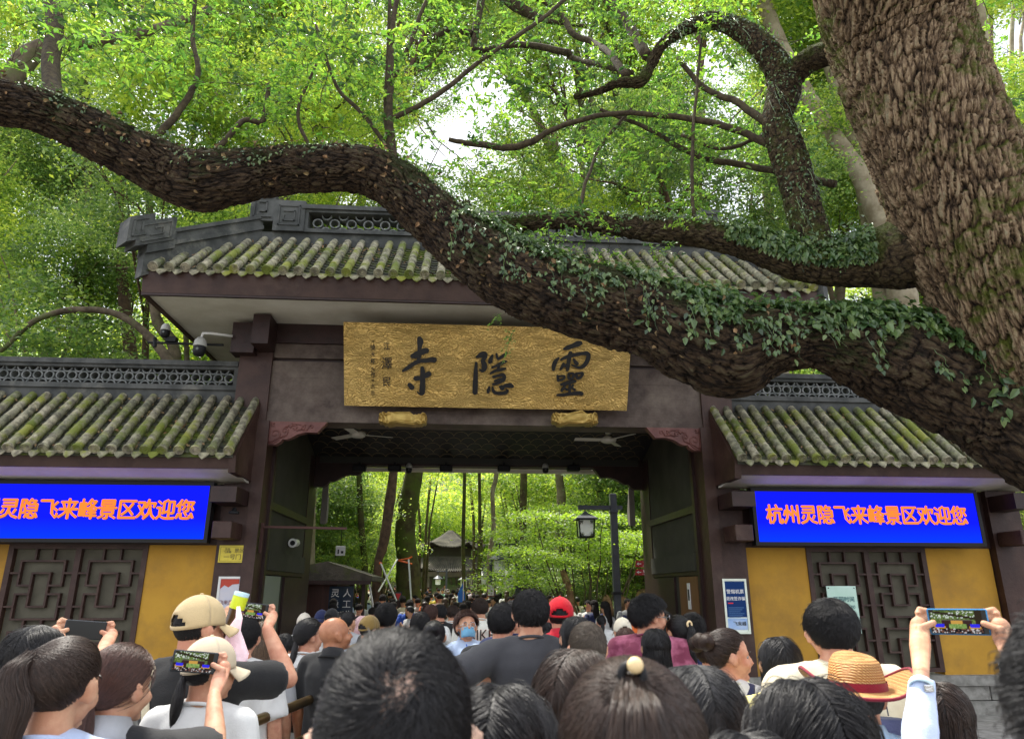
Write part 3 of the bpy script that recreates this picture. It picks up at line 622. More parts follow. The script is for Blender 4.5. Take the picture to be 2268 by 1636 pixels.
def gold_relief():
    m = bpy.data.materials.new('gold_relief'); m.use_nodes = True; t = m.node_tree; L = t.links.new; p = t.nodes['Principled BSDF']; p.inputs['Metallic'].default_value = .40; p.inputs['Roughness'].default_value = .46
    ge = _n(t, 'ShaderNodeNewGeometry'); mp = _n(t, 'ShaderNodeMapping'); mp.inputs['Scale'].default_value = (1, 1, 1.9); L(ge.outputs['Position'], mp.inputs[0])
    n0 = _n(t, 'ShaderNodeTexNoise'); n0.inputs['Scale'].default_value = 1.6; n0.inputs['Detail'].default_value = 2; L(mp.outputs[0], n0.inputs['Vector'])
    va = _n(t, 'ShaderNodeVectorMath', operation='MULTIPLY_ADD'); va.inputs[1].default_value = (1.4, 1.4, 1.4); L(n0.outputs['Color'], va.inputs[0]); L(mp.outputs[0], va.inputs[2])
    wv = _n(t, 'ShaderNodeTexWave', wave_type='RINGS'); wv.inputs['Scale'].default_value = 5.5; wv.inputs['Distortion'].default_value = 6; wv.inputs['Detail'].default_value = 3; wv.inputs['Detail Scale'].default_value = 2.5; L(va.outputs[0], wv.inputs['Vector'])
    vo = _n(t, 'ShaderNodeTexVoronoi', feature='DISTANCE_TO_EDGE'); vo.inputs['Scale'].default_value = 11; L(va.outputs[0], vo.inputs['Vector'])
    n1 = _n(t, 'ShaderNodeTexNoise'); n1.inputs['Scale'].default_value = 1.8; L(ge.outputs['Position'], n1.inputs['Vector'])
    mr = _n(t, 'ShaderNodeMapRange'); mr.inputs['From Min'].default_value = .45; mr.inputs['From Max'].default_value = .55; L(n1.outputs['Fac'], mr.inputs['Value'])
    vm = _n(t, 'ShaderNodeMath', operation='MULTIPLY'); vm.inputs[1].default_value = 3; L(vo.outputs['Distance'], vm.inputs[0]); vmn = _n(t, 'ShaderNodeMath', operation='MINIMUM'); vmn.inputs[1].default_value = .6; L(vm.outputs[0], vmn.inputs[0])
    mx = _n(t, 'ShaderNodeMix'); L(mr.outputs[0], mx.inputs[0]); L(wv.outputs['Fac'], mx.inputs[2]); L(vmn.outputs[0], mx.inputs[3])
    b = _n(t, 'ShaderNodeBump'); b.inputs['Strength'].default_value = 1; b.inputs['Distance'].default_value = .034; L(mx.outputs[0], b.inputs['Height']); L(b.outputs[0], p.inputs['Normal'])
    n2 = _n(t, 'ShaderNodeTexNoise'); n2.inputs['Scale'].default_value = 2; n2.inputs['Detail'].default_value = 8; L(ge.outputs['Position'], n2.inputs['Vector'])
    c = _n(t, 'ShaderNodeMix', data_type='RGBA'); c.inputs[6].default_value = (.60, .36, .09, 1); c.inputs[7].default_value = (.85, .58, .20, 1); L(n2.outputs['Fac'], c.inputs[0]); L(c.outputs[2], p.inputs['Base Color']); return m
V.build('board', gold_relief(), BE)
def zA(x, y): return (758.5 + x * .14862, 700.6 + y * .14862)
def zB(x, y): return (1013.3 + x * .17870, 700.6 + y * .17870)
CH_A = [[(1150, 330, 32), (1160, 375, 42), (1155, 425, 35), (1148, 485, 27), (1150, 560, 25), (1130, 665, 25)], [(1045, 590, 30), (1090, 575, 42), (1150, 545, 38), (1215, 515, 38), (1248, 507, 38)],
        [(905, 808, 16), (970, 765, 26), (1060, 705, 28), (1150, 665, 28), (1250, 655, 30), (1330, 643, 36), (1368, 645, 36)], [(1095, 920, 34), (1150, 915, 28), (1210, 890, 30), (1260, 868, 35), (1285, 855, 36)],
        [(1190, 772, 27), (1195, 815, 32), (1195, 900, 34), (1195, 1000, 36), (1190, 1090, 40), (1182, 1140, 34), (1145, 1145, 14), (1115, 1120, 5)], [(1000, 1015, 28), (1035, 1055, 35)]]
CH_B = [[(232, 578, 15), (225, 700, 24), (220, 850, 30), (218, 935, 30)], [(240, 500, 13), (290, 478, 33), (335, 470, 32), (345, 500, 22), (312, 545, 22), (330, 590, 30), (330, 640, 30), (305, 672, 18), (275, 655, 7)],
        [(432, 482, 13), (412, 530, 24), (400, 568, 18), (428, 558, 8)], [(482, 462, 11), (490, 500, 14), (505, 525, 13), (560, 490, 18), (612, 448, 10)], [(430, 630, 13), (500, 600, 16), (560, 570, 20), (600, 556, 14)], [(520, 605, 12), (495, 655, 13)],
        [(410, 702, 12), (470, 670, 16), (540, 656, 18), (590, 645, 13)], [(445, 745, 15), (500, 730, 14), (555, 720, 20), (578, 745, 22), (568, 785, 20), (545, 800, 16)], [(460, 797, 11), (520, 776, 14), (558, 766, 9)], [(442, 840, 13), (490, 826, 16), (538, 808, 14)],
        [(395, 870, 9), (385, 905, 20), (378, 932, 17)], [(435, 872, 9), (440, 910, 17), (470, 942, 19), (540, 950, 20), (598, 938, 20), (622, 915, 12), (600, 898, 6)], [(522, 868, 10), (552, 880, 30)], [(555, 868, 14), (605, 855, 22), (650, 852, 27), (676, 862, 20)],
        [(1322, 400, 14), (1362, 388, 26), (1430, 362, 26), (1490, 338, 32), (1518, 330, 26)], [(1252, 515, 12), (1212, 560, 24), (1192, 615, 24), (1188, 655, 18)], [(1398, 452, 22), (1386, 500, 24), (1376, 560, 22), (1366, 620, 22), (1360, 660, 18)],
        [(1282, 535, 12), (1350, 500, 20), (1450, 475, 20), (1550, 457, 20), (1605, 460, 26), (1622, 492, 24), (1602, 560, 24), (1558, 612, 22), (1500, 632, 15), (1412, 600, 6)], [(1312, 590, 18), (1297, 620, 17), (1275, 655, 12)], [(1440, 530, 12), (1458, 560, 20), (1478, 582, 22)], [(1330, 615, 12), (1352, 590, 12)],
        [(1240, 735, 14), (1246, 790, 15)], [(1246, 790, 13), (1290, 783, 13), (1322, 758, 12), (1318, 735, 11), (1242, 740, 11)], [(1375, 712, 14), (1378, 765, 15), (1420, 763, 15), (1438, 722, 15), (1428, 702, 12), (1376, 708, 11)], [(1470, 712, 16), (1482, 760, 16), (1520, 753, 15), (1548, 702, 16), (1470, 704, 11)],
        [(1285, 840, 14), (1350, 822, 19), (1430, 803, 20), (1458, 800, 14)], [(1390, 842, 14), (1386, 955, 16)], [(1332, 850, 12), (1310, 888, 15), (1286, 920, 12)], [(1322, 882, 8), (1355, 905, 13)], [(1430, 850, 12), (1412, 878, 13), (1390, 895, 9)], [(1402, 872, 10), (1450, 905, 15)],
        [(1236, 972, 12), (1300, 970, 18), (1400, 957, 19), (1500, 947, 23), (1536, 955, 22)]]
def strokes(lst, zf, k, nm):
    V = MB()
    for si, st in enumerate(lst):
        h = .018 + .0009 * (si % 14); pts = []
        for (x, y, r) in st:
            q = onplane(*zf(x, y), BP0, brd_n); pts.append((q[0], (q - BP0) @ up_b, r * k * pxm * 1.10))
        S = spline(pts, 6) if len(pts) > 2 else np.array([np.array(pts[0]) * (1 - t) + np.array(pts[1]) * t for t in np.linspace(0, 1, 6)])
        n = 14; a = np.linspace(0, 2 * math.pi, n, endpoint=False)
        # sweep: ribbon + round caps, all at height h, with bevelled rim
        T = np.gradient(S[:, :2], axis=0); T /= np.linalg.norm(T, axis=1)[:, None] + 1e-9; Nn = np.stack([-T[:, 1], T[:, 0]], 1); r = np.maximum(S[:, 2], .004)[:, None]
        L1 = S[:, :2] + Nn * r; R1 = S[:, :2] - Nn * r; capa = np.linspace(math.pi / 2, 3 * math.pi / 2, 7)[1:-1]
        def arc(i, sg): 
            th0 = math.atan2(T[i, 1], T[i, 0]); return [S[i, :2] + r[i] * np.array([math.cos(th0 + sg * c), math.sin(th0 + sg * c)]) for c in capa]
        m = len(S)
        def w3(p2, o): return bp(p2[0] - BP0[0], p2[1], o)
        for off0, off1, kk in ((h, h, 1.0),):
            top = [w3(L1[i], h) for i in range(m)] + [w3(R1[i], h) for i in range(m)] + [w3(L1[i], -.01) for i in range(m)] + [w3(R1[i], -.01) for i in range(m)]
            F = [(i, m + i, m + i + 1, i + 1) for i in range(m - 1)] + [(i, i + 1, 2 * m + i + 1, 2 * m + i) for i in range(m - 1)] + [(m + i + 1, m + i, 3 * m + i, 3 * m + i + 1) for i in range(m - 1)]
            V.add(top, F)
        for i in (0, m - 1):
            V.lathe([(0, .0), (float(r[i][0]), 0), (float(r[i][0]), -.03)], M=Matrix.Identity(4), n=14); 
            vv = V.V[-1]; c = S[i]; V.V[-1] = np.array([w3((c[0] + q[0], c[1] + q[1]), h + .0003 + q[2]) for q in vv])
    V.build(nm, M_BLACK, BE)
pxm = 1.0 / 1550 * 10.5 * 1.04 / math.cos(math.radians(5))
strokes(CH_A, zA, .14862, 'brush_character'); strokes([q for q in CH_B if q[0][0] < 1000], zB, .17870, 'brush_character'); strokes([q for q in CH_B if q[0][0] > 1000], zB, .17870, 'brush_character')
rb = (math.atan2(up_b[2], up_b[1]), 0, 0)
def btext(ch, zx, zy, size):
    q = onplane(*zA(zx, zy), BP0, brd_n) + brd_n * .004; text(ch, q, size, M_BLACK, BE, rot=rb, depth=.004, bold=0.0, name='small_character', sx=.85)
for ch, y, s in (('江', 450, .125), ('澤', 712, .20), ('民', 978, .16)): btext(ch, 662, y, s)
for ch, y, s in (('十', 372, .05), ('癸', 468, .09), ('未', 565, .085), ('年', 672, .10), ('九', 790, .075), ('月', 872, .085), ('十', 958, .05), ('九', 1040, .075), ('日', 1145, .07)): btext(ch, 455, y, s)
# gilded dragon supports
def dragon(px, lab, mir):
    E_ = at(px, 930, 10.75); E = empty('dragon_support', tuple(E_), lab, 'carving', 'gilded dragon supports under the board')
    n, m = 90, 46; th = np.linspace(0, 2 * math.pi, n); ph = np.linspace(0, math.pi, m); TH, PH = np.meshgrid(th, ph, indexing='ij')
    e = .38; f = lambda v: np.sign(v) * np.abs(v) ** e
    x = .37 * f(np.cos(PH)); ring = f(np.sin(PH)); y = -.11 * f(np.cos(TH)) * ring; z = .095 * f(np.sin(TH)) * ring
    u = x * mir; hump = .06 * np.exp(-((u + .02) / .12) ** 2) * (z > 0); z = z + hump
    a = fbm(x * 9 + 3, z * 12 + TH * 0 + 5, 3, 3); f1, f2, idv = cell(x * 24, z * 26, 4); sc_ = np.exp(-((u - .17) / .1) ** 2)
    curl = np.abs(np.sin((fbm(x * 5, z * 7 + 9, 3, 8) * 26))); d = .08 * (a - .45) + .038 * curl * (1 - sc_) + .06 * (.5 - f1) * sc_
    y = y - d * (np.cos(TH) > 0) * 1.6 ; z = z + .5 * d
    grid('carving', x + E_[0], y + E_[1], z + E_[2] - .01, mat('gold_carving', (.52, .36, .11), (.40, .26, .07), rough=.38, metal=.6, scale=9), E, smooth=True)
    for k in range(7):
        a0 = random.uniform(-.3, .3); P = [(E_[0] + mir * (-.25 + .07 * k + .05 * math.cos(t) * (1 - t / 9)), E_[1] - .13, E_[2] + .03 + .03 * math.sin(t * 1.2 + a0)) for t in np.linspace(0, 5, 12)]
    return E
dragon(893, 'gilded carved dragon support under the left end of the board', 1); dragon(1272, 'gilded carved dragon support under the right part of the board', -1)
# ================= great camphor tree in front of the gate
def prad(px, p): return px * float((np.array(p) - EYEP) @ FW) / 1550
def pathp(lst, smooth=6):
    P = [];R = []
    for (x, y, r, Y) in lst:
        p = at(x, y, Y); P.append(p); R.append(prad(r, p))
    S = spline(np.hstack([np.array(P), np.array(R)[:, None]]), smooth); return S[:, :3], np.maximum(S[:, 3], .003)
def bark_mat(name, cs, moss, rough=.85, mossamt=.0):
    m = bpy.data.materials.new(name); m.use_nodes = True; t = m.node_tree; L = t.links.new; p = t.nodes['Principled BSDF']; p.inputs['Roughness'].default_value = rough; p.inputs['Specular IOR Level'].default_value = .25
    at_ = _n(t, 'ShaderNodeAttribute', attribute_name='plate'); r = _n(t, 'ShaderNodeValToRGB'); e = r.color_ramp.elements; e[0].color = (*cs[0], 1); e[1].color = (*cs[-1], 1)
    for i, c in enumerate(cs[1:-1]): q = e.new((i + 1) / (len(cs) - 1)); q.color = (*c, 1)
    ge = _n(t, 'ShaderNodeNewGeometry'); n = _n(t, 'ShaderNodeTexNoise'); n.inputs['Scale'].default_value = 14; n.inputs['Detail'].default_value = 8; n.inputs['Roughness'].default_value = .7; L(ge.outputs['Position'], n.inputs['Vector'])
    ad = _n(t, 'ShaderNodeMath', operation='MULTIPLY_ADD'); ad.inputs[1].default_value = .55; L(at_.outputs['Fac'], ad.inputs[0]); 
    ml = _n(t, 'ShaderNodeMath', operation='MULTIPLY'); ml.inputs[1].default_value = .5; L(n.outputs['Fac'], ml.inputs[0]); L(ml.outputs[0], ad.inputs[2]); L(ad.outputs[0], r.inputs['Fac'])
    n2 = _n(t, 'ShaderNodeTexNoise'); n2.inputs['Scale'].default_value = 2.2; n2.inputs['Detail'].default_value = 7; n2.inputs['Roughness'].default_value = .7; L(ge.outputs['Position'], n2.inputs['Vector'])
    sx = _n(t, 'ShaderNodeSeparateXYZ'); L(ge.outputs['Normal'], sx.inputs[0]); ma = _n(t, 'ShaderNodeMath', operation='MULTIPLY_ADD'); ma.inputs[1].default_value = .16; L(sx.outputs['Z'], ma.inputs[0]); L(n2.outputs['Fac'], ma.inputs[2])
    mr = _n(t, 'ShaderNodeMapRange'); mr.inputs['From Min'].default_value = .60 - mossamt; mr.inputs['From Max'].default_value = .72 - mossamt; L(ma.outputs[0], mr.inputs['Value'])
    mx = _n(t, 'ShaderNodeMix', data_type='RGBA'); mx.inputs[7].default_value = (*moss, 1); L(r.outputs[0], mx.inputs[6]); L(mr.outputs[0], mx.inputs[0]); L(mx.outputs[2], p.inputs['Base Color'])
    n3 = _n(t, 'ShaderNodeTexNoise'); n3.inputs['Scale'].default_value = 45; n3.inputs['Detail'].default_value = 6; n3.inputs['Roughness'].default_value = .75; L(ge.outputs['Position'], n3.inputs['Vector'])
    b = _n(t, 'ShaderNodeBump'); b.inputs['Strength'].default_value = 1; b.inputs['Distance'].default_value = .03
    uv = _n(t, 'ShaderNodeAttribute', attribute_name='buv'); nd = _n(t, 'ShaderNodeTexNoise'); nd.inputs['Scale'].default_value = 2.6; nd.inputs['Detail'].default_value = 5; nd.inputs['Roughness'].default_value = .7; L(uv.outputs['Vector'], nd.inputs['Vector'])
    va = _n(t, 'ShaderNodeVectorMath', operation='MULTIPLY_ADD'); va.inputs[1].default_value = (.55, .55, 0); L(nd.outputs['Color'], va.inputs[0]); L(uv.outputs['Vector'], va.inputs[2])
    vs = []
    for sc_ in (1.0, 2.3):
        vo = _n(t, 'ShaderNodeTexVoronoi', feature='DISTANCE_TO_EDGE'); vo.inputs['Scale'].default_value = sc_; L(va.outputs[0], vo.inputs['Vector']); q = _n(t, 'ShaderNodeMapRange'); q.inputs['From Max'].default_value = .13; L(vo.outputs['Distance'], q.inputs['Value']); vs.append(q)
    s1 = _n(t, 'ShaderNodeMath', operation='MULTIPLY_ADD'); s1.inputs[1].default_value = .45; L(vs[1].outputs[0], s1.inputs[0]); L(vs[0].outputs[0], s1.inputs[2])
    s2 = _n(t, 'ShaderNodeMath', operation='MULTIPLY_ADD'); s2.inputs[1].default_value = 1.3; L(n3.outputs['Fac'], s2.inputs[0]); L(s1.outputs[0], s2.inputs[2]); L(s2.outputs[0], b.inputs['Height']); L(b.outputs[0], p.inputs['Normal'])
    s3 = _n(t, 'ShaderNodeMath', operation='MULTIPLY_ADD'); s3.inputs[1].default_value = .34; s3.inputs[2].default_value = -.34; L(s1.outputs[0], s3.inputs[0]); s4 = _n(t, 'ShaderNodeMath', operation='ADD'); L(ad.outputs[0], s4.inputs[0]); L(s3.outputs[0], s4.inputs[1]); L(s4.outputs[0], r.inputs['Fac']); return m  # cracks darkened in the bark colour too, as shade between plates
M_BARK = bark_mat('camphor_bark', [srgb(30, 23, 19), srgb(80, 64, 49), srgb(134, 110, 85), srgb(184, 158, 126), srgb(130, 132, 106)], srgb(96, 104, 36), mossamt=.10)
M_BARKM = bark_mat('mossy_bough_bark', [srgb(26, 21, 16), srgb(62, 51, 38), srgb(98, 82, 60), srgb(112, 106, 76)], srgb(80, 88, 34), mossamt=.13)
M_BARKD = bark_mat('bough_bark', [srgb(20, 16, 13), srgb(46, 36, 28), srgb(86, 69, 52), srgb(102, 96, 72)], srgb(56, 62, 28), mossamt=.09)
def bark_tube(name, path, rad, mt, parent, res=.014, pu=.055, pv=.12, depth=.022, lump=.05, seed=0, twist=0.0, **t):
    # resample path by arc length
    d = np.r_[0, np.cumsum(np.linalg.norm(np.diff(path, axis=0), axis=1))]; m = max(8, int(d[-1] / (res * 1.3))); s = np.linspace(0, d[-1], m)
    P = np.stack([np.interp(s, d, path[:, k]) for k in range(3)], 1); R = np.interp(s, d, rad); n = int(np.clip(2 * math.pi * R.mean() / res, 10, 320))
    for _ in range(3): P[1:-1] = .25 * P[:-2] + .5 * P[1:-1] + .25 * P[2:]
    T, N, B = frames(P); a = np.linspace(0, 2 * math.pi, n, endpoint=False)
    S, A = np.meshgrid(s, a, indexing='ij'); Rm = R.mean(); U = A * Rm; U2 = np.minimum(A, 2 * math.pi - A) * Rm
    tw = S * twist
    wx = fbm(U2 * 5 + 3, S * 3, 3, seed) * .16 + fbm(U2 * 38, S * 30, 2, seed + 7) * .016; wy = fbm(U2 * 5 + 9, S * 4, 3, seed + 3) * .22 + fbm(U2 * 30 + 5, S * 38, 2, seed + 8) * .045
    f1, f2, idv = cell((U2 + tw + wx) / pu, (S + wy) / pv, seed)
    pl = np.clip((f2 - f1 - .03) / .13, 0, 1); g1, g2, gid = cell((U2 + tw + wx * 1.2) / (pu * .6), (S + wy) / (pv * .33), seed + 40); sm = np.clip((g2 - g1) / .2, 0, 1)
    fine = fbm(U2 * 40, S * 28, 3, seed + 11) - .45
    big = fbm(U2 / max(.12, Rm) * 1.2 + 7, S / max(.2, Rm * 1.6), 3, seed + 21) - .45
    H = depth * (pl * (.45 + .8 * idv) - .6 + .50 * (gid * sm - .3) * pl) + depth * .42 * fine + lump * Rm * 4 * big
    RR = np.maximum(R[:, None] + H, .002)
    V = P[:, None] + RR[..., None] * (np.cos(A)[..., None] * N[:, None] + np.sin(A)[..., None] * B[:, None])
    V[-1] = P[-1] + (V[-1] - P[-1]) * .4
    o = grid(name, V[..., 0], V[..., 1], V[..., 2], mt, parent, True, True, **t)
    at_ = o.data.attributes.new('plate', 'FLOAT', 'POINT'); at_.data.foreach_set('value', np.clip(.30 * pl + .40 * idv * pl + .30 * gid * sm * pl + .3 * fine, 0, 1).ravel().astype(np.float32))  # tone per plate, with shade put in along the cracks
    uvw = np.stack([(U2 + tw) / pu, S / pv, 0 * S], -1).reshape(-1, 3).astype(np.float32); a2 = o.data.attributes.new('buv', 'FLOAT_VECTOR', 'POINT'); a2.data.foreach_set('vector', uvw.ravel())
    return o, (P, R, T, N, B)
TR = empty('camphor_tree', tuple(at(2700, 1400, 4.7) * np.array([1, 1, 0])), 'huge old camphor tree with cracked bark reaching its boughs across the gate', 'tree')
Yt = 4.6
tp, tr_ = pathp([(1945, -190, 155, Yt - .3), (1962, -60, 150, Yt - .2), (2000, 110, 142, Yt), (2062, 280, 140, Yt), (2135, 450, 144, Yt), (2236, 640, 150, Yt), (2375, 830, 168, Yt), (2530, 1050, 185, Yt), (2660, 1350, 215, Yt)])
tp = np.vstack([tp, tp[-1] * [1, 1, 0] + np.array([.1, 0, -.1])]); tr_ = np.r_[tr_, tr_[-1] * 1.25]
trunk, TG = bark_tube('trunk', tp, tr_, M_BARK, TR, res=.011, pu=.056, pv=.24, depth=.034, lump=.03, seed=3, twist=.30)
bough_pts = [(2400, 1010, 130, 4.7), (2290, 955, 118, 4.8), (2200, 900, 112, 4.9), (2100, 855, 104, 5.0), (2000, 805, 104, 5.1), (1900, 770, 88, 5.2), (1800, 750, 62, 5.3), (1700, 757, 74, 5.4), (1625, 775, 104, 5.5), (1540, 752, 96, 5.55), (1450, 712, 84, 5.6),
             (1350, 682, 82, 5.7), (1250, 655, 80, 5.8), (1150, 618, 76, 5.9), (1070, 570, 68, 6.0), (1000, 518, 60, 6.1), (930, 455, 55, 6.15), (870, 405, 52, 6.2), (800, 375, 50, 6.2), (700, 374, 50, 6.2), (600, 380, 53, 6.2), (500, 395, 60, 6.1), (440, 400, 66, 6.1), (380, 383, 60, 6.1),
             (300, 343, 54, 6.0), (200, 293, 50, 5.9), (100, 250, 46, 5.8), (0, 226, 46, 5.7), (-120, 205, 44, 5.6), (-300, 160, 38, 5.5)]
bp_, br_ = pathp(bough_pts); bough, BG = bark_tube('bough', bp_, br_, M_BARKD, TR, res=.013, pu=.050, pv=.20, depth=.030, lump=.035, seed=17)
b2 = [(2100, 545, 80, 4.8), (2010, 560, 78, 4.95), (1930, 575, 62, 5.1), (1850, 588, 46, 5.2), (1750, 575, 38, 5.3), (1650, 540, 33, 5.4), (1550, 517, 30, 5.5), (1450, 508, 27, 5.6), (1350, 496, 22, 5.8), (1250, 487, 18, 5.9), (1150, 497, 19, 6.0), (1085, 512, 22, 6.05), (1040, 540, 24, 6.1)]
b2p, b2r = pathp(b2); _, B2G = bark_tube('bough', b2p, b2r, M_BARKM, TR, res=.012, pu=.035, pv=.09, depth=.016, seed=29)
b3 = [(1815, 600, 44, 5.2), (1800, 540, 40, 5.25), (1772, 430, 37, 5.3), (1745, 335, 37, 5.3), (1722, 265, 31, 5.3), (1738, 195, 35, 5.3), (1720, 145, 29, 5.3), (1685, 100, 26, 5.3), (1640, 66, 22, 5.4), (1580, 46, 18, 5.5), (1518, 64, 14, 5.6), (1468, 98, 11, 5.7), (1441, 142, 12, 5.8), (1420, 180, 11, 5.8), (1370, 184, 9, 5.9), (1320, 205, 6, 6.0), (1270, 215, 5, 6.1)]
b3p, b3r = pathp(b3); _, B3G = bark_tube('bough', b3p, b3r, M_BARKM, TR, res=.012, pu=.035, pv=.07, depth=.014, seed=31)
b4p, b4r = pathp([(1745, 180, 28, 5.3), (1790, 135, 26, 5.15), (1850, 112, 27, 4.95), (1920, 90, 34, 4.8)]); bark_tube('bough', b4p, b4r, M_BARKM, TR, res=.012, pu=.03, pv=.06, depth=.012, seed=37)
b5p, b5r = pathp([(1048, 520, 17, 6.05), (1040, 485, 15, 6.1), (1026, 447, 13, 6.1)]); bark_tube('stub', b5p, b5r, M_BARKD, TR, res=.012, pu=.03, pv=.06, depth=.01, seed=41)
THIN = [[(878, 380, 9, 6.2), (868, 300, 8, 6.2), (864, 180, 7, 6.2), (870, 60, 6, 6.2), (890, -40, 5, 6.2)], [(868, 262, 6, 6.2), (950, 222, 6, 6.2), (1060, 142, 5, 6.3), (1180, 60, 4.5, 6.3), (1290, -30, 4, 6.4)], [(866, 340, 5, 6.25), (853, 250, 5, 6.3), (858, 120, 4, 6.3), (862, -10, 4, 6.3)],
        [(862, 330, 5, 6.3), (800, 250, 5, 6.4), (745, 190, 4, 6.5), (700, 60, 3.5, 6.6)], [(872, 180, 4, 6.4), (905, 100, 5, 6.4), (945, 0, 4, 6.4)], [(994, 310, 5, 6.6), (1060, 318, 7, 6.6), (1120, 323, 8, 6.5), (1175, 312, 8, 6.4), (1225, 285, 6, 6.3), (1300, 262, 6, 6.1), (1400, 250, 6, 5.9), (1520, 262, 7, 5.7), (1640, 290, 8, 5.5), (1735, 335, 10, 5.35)],
        [(1850, 408, 9, 5.3), (1740, 388, 8, 5.6), (1640, 372, 7.5, 5.9), (1540, 350, 7, 6.1), (1430, 288, 5, 6.3), (1330, 250, 4, 6.4)], [(1712, 278, 10, 5.3), (1640, 230, 8, 5.5), (1560, 195, 6.5, 5.7), (1500, 130, 5, 5.9)],
        [(1080, -40, 15, 7.2), (1150, 18, 14, 7.2), (1211, 46, 6, 7.2), (1300, 60, 4, 7.2)], [(1170, -20, 7, 7.2), (1235, 30, 7, 7.2), (1265, 73, 7, 7.0), (1311, 96, 7, 6.8), (1348, 126, 8, 6.4), (1385, 175, 9, 6.0)], [(1330, -20, 11, 6.4), (1384, 43, 11, 6.2), (1436, 125, 12, 5.8)], [(1072, -30, 9, 7.4), (1052, 76, 8, 7.4), (1058, 106, 7, 7.4), (1152, 93, 7, 7.4), (1251, 113, 8, 7.2), (1271, 130, 6, 7.2), (1400, 165, 6, 6.2)], [(949, 92, 7, 7.4), (1002, 66, 7, 7.4), (1045, 80, 8, 7.4)],
        [(320, 330, 9, 6.1), (400, 245, 8, 6.2), (440, 170, 6, 6.3), (425, 80, 5, 6.4), (430, -10, 4, 6.5)], [(470, 340, 7, 6.1), (540, 262, 6, 6.2), (585, 262, 6, 6.3), (600, 180, 5, 6.4)], [(1690, 300, 5, 5.6), (1600, 330, 4, 5.7), (1500, 300, 4, 5.8)], [(1535, 490, 4, 5.6), (1530, 330, 4, 5.6), (1545, 150, 3, 5.7), (1560, -20, 3, 5.8)],
        [(1280, 480, 5, 5.9), (1300, 400, 4, 6), (1330, 330, 3.5, 6.2), (1400, 240, 3, 6.3)], [(120, 235, 20, 6.0), (112, 150, 19, 6.3), (120, 60, 18, 6.6), (105, -40, 17, 6.9)], [(700, 350, 4, 6.2), (660, 260, 4, 6.3), (700, 150, 3, 6.4)]]
TWP = []
for l in THIN:
    q, r = pathp(l, 7); q = q + np.cumsum(RNG.normal(0, .004, q.shape), axis=0); mb = MB(); mb.tube(q, r, 7); mb.build('branch', M_TWIG if 'M_TWIG' in globals() else globals().setdefault('M_TWIG', mat('dark_twig', srgb(52, 42, 32), srgb(78, 68, 48), scale=20, rough=.9, bump=.4, bscale=60)), TR, smooth=True); TWP.append((q, r))
# leaves
M_LF = mat('camphor_leaf', (.075, .13, .022), (.04, .085, .02), scale=2.2, rough=.38, trans=(2.7, 2.7, 1.3), island=.42, lo=.4, hi=.6)
M_IVY = mat('ivy_leaf', (.05, .092, .03), (.07, .115, .036), scale=4, rough=.36, trans=(.9, 1.0, .6), island=.6, spec=.5)
M_IVYO = mat('ivy_single_leaf', (.048, .088, .032), (.062, .112, .036), scale=4, rough=.36, trans=(.9, 1.0, .6), objrand=.42, spec=.5)
def leaf_batch(P, Nn, D, S, w=.46, fold=.10):
    """vectorised 6-point leaves -> V, F3"""
    Nn = Nn / np.linalg.norm(Nn, axis=1)[:, None]; D = D - Nn * (D * Nn).sum(1)[:, None]; D /= np.linalg.norm(D, axis=1)[:, None] + 1e-9; K = np.cross(Nn, D); S = S[:, None]
    pts = [P, P + D * S * .3 + K * S * w * .46 + Nn * S * fold, P + D * S * .45 - Nn * S * .02, P + D * S * .3 - K * S * w * .46 + Nn * S * fold, P + D * S * .68 + K * S * w * .32 + Nn * S * fold * .5, P + D * S * .68 - K * S * w * .32 + Nn * S * fold * .5, P + D * S - Nn * S * fold * 1.2]
    V = np.stack(pts, 1).reshape(-1, 3); n = len(P); b = np.arange(n)[:, None] * 7
    F = np.concatenate([b + np.array(f)[None] for f in ((0, 1, 2), (0, 2, 3), (2, 1, 4), (2, 4, 6), (3, 2, 5), (2, 6, 5))], 0); return V, F
def twig_mesh(seed, L=.85, nl=90, ls=.085):
    r = np.random.default_rng(seed); mb = MB(); stems = []
    main = [np.zeros(3)]; d = np.array([1., 0, .25])
    for i in range(9): d = d + r.normal(0, .18, 3) + np.array([0, 0, -.05]); d /= np.linalg.norm(d); main.append(main[-1] + d * L / 9)
    main = np.array(main); stems.append(main)
    for k in range(7):
        i = r.integers(2, 9); d = r.normal(0, 1, 3) * [.6, 1, .5] + [.6, 0, .1]; d /= np.linalg.norm(d); q = [main[i]]
        for j in range(5): d = d + r.normal(0, .2, 3) + np.array([0, 0, -.06]); d /= np.linalg.norm(d); q.append(q[-1] + d * L * .09)
        stems.append(np.array(q))
    for k, s_ in enumerate(stems): mb.tube(s_, np.linspace(.005 if k == 0 else .003, .0012, len(s_)), 4, cap=False)
    P = [];D = [];N = []
    for j in range(nl):
        s_ = stems[r.integers(0, len(stems))] if r.random() > .25 else stems[0]; t = (1 - r.random() ** 1.6 * .8) * (len(s_) - 1); i = min(int(t), len(s_) - 2); p = s_[i] + (s_[i + 1] - s_[i]) * (t - i); ax = s_[i + 1] - s_[i]; ax /= np.linalg.norm(ax)
        P.append(p + r.normal(0, .008, 3)); D.append(ax * .7 + r.normal(0, .6, 3) + [0, 0, -.25]); N.append(r.normal(0, .45, 3) + [0, 0, 1])
    V, F = leaf_batch(np.array(P), np.array(N), np.array(D), r.uniform(.6, 1.15, nl) * ls)
    nt = sum(len(f) for f in mb.F4); mb.add(V, F3=F); me = mb.mesh('twig'); me.materials.append(M_LF); me.materials.append(M_TWIG)
    mi = np.zeros(len(me.polygons), int); mi[len(F):] = 1 ; me.polygons.foreach_set('material_index', mi.astype(np.int32)); return me
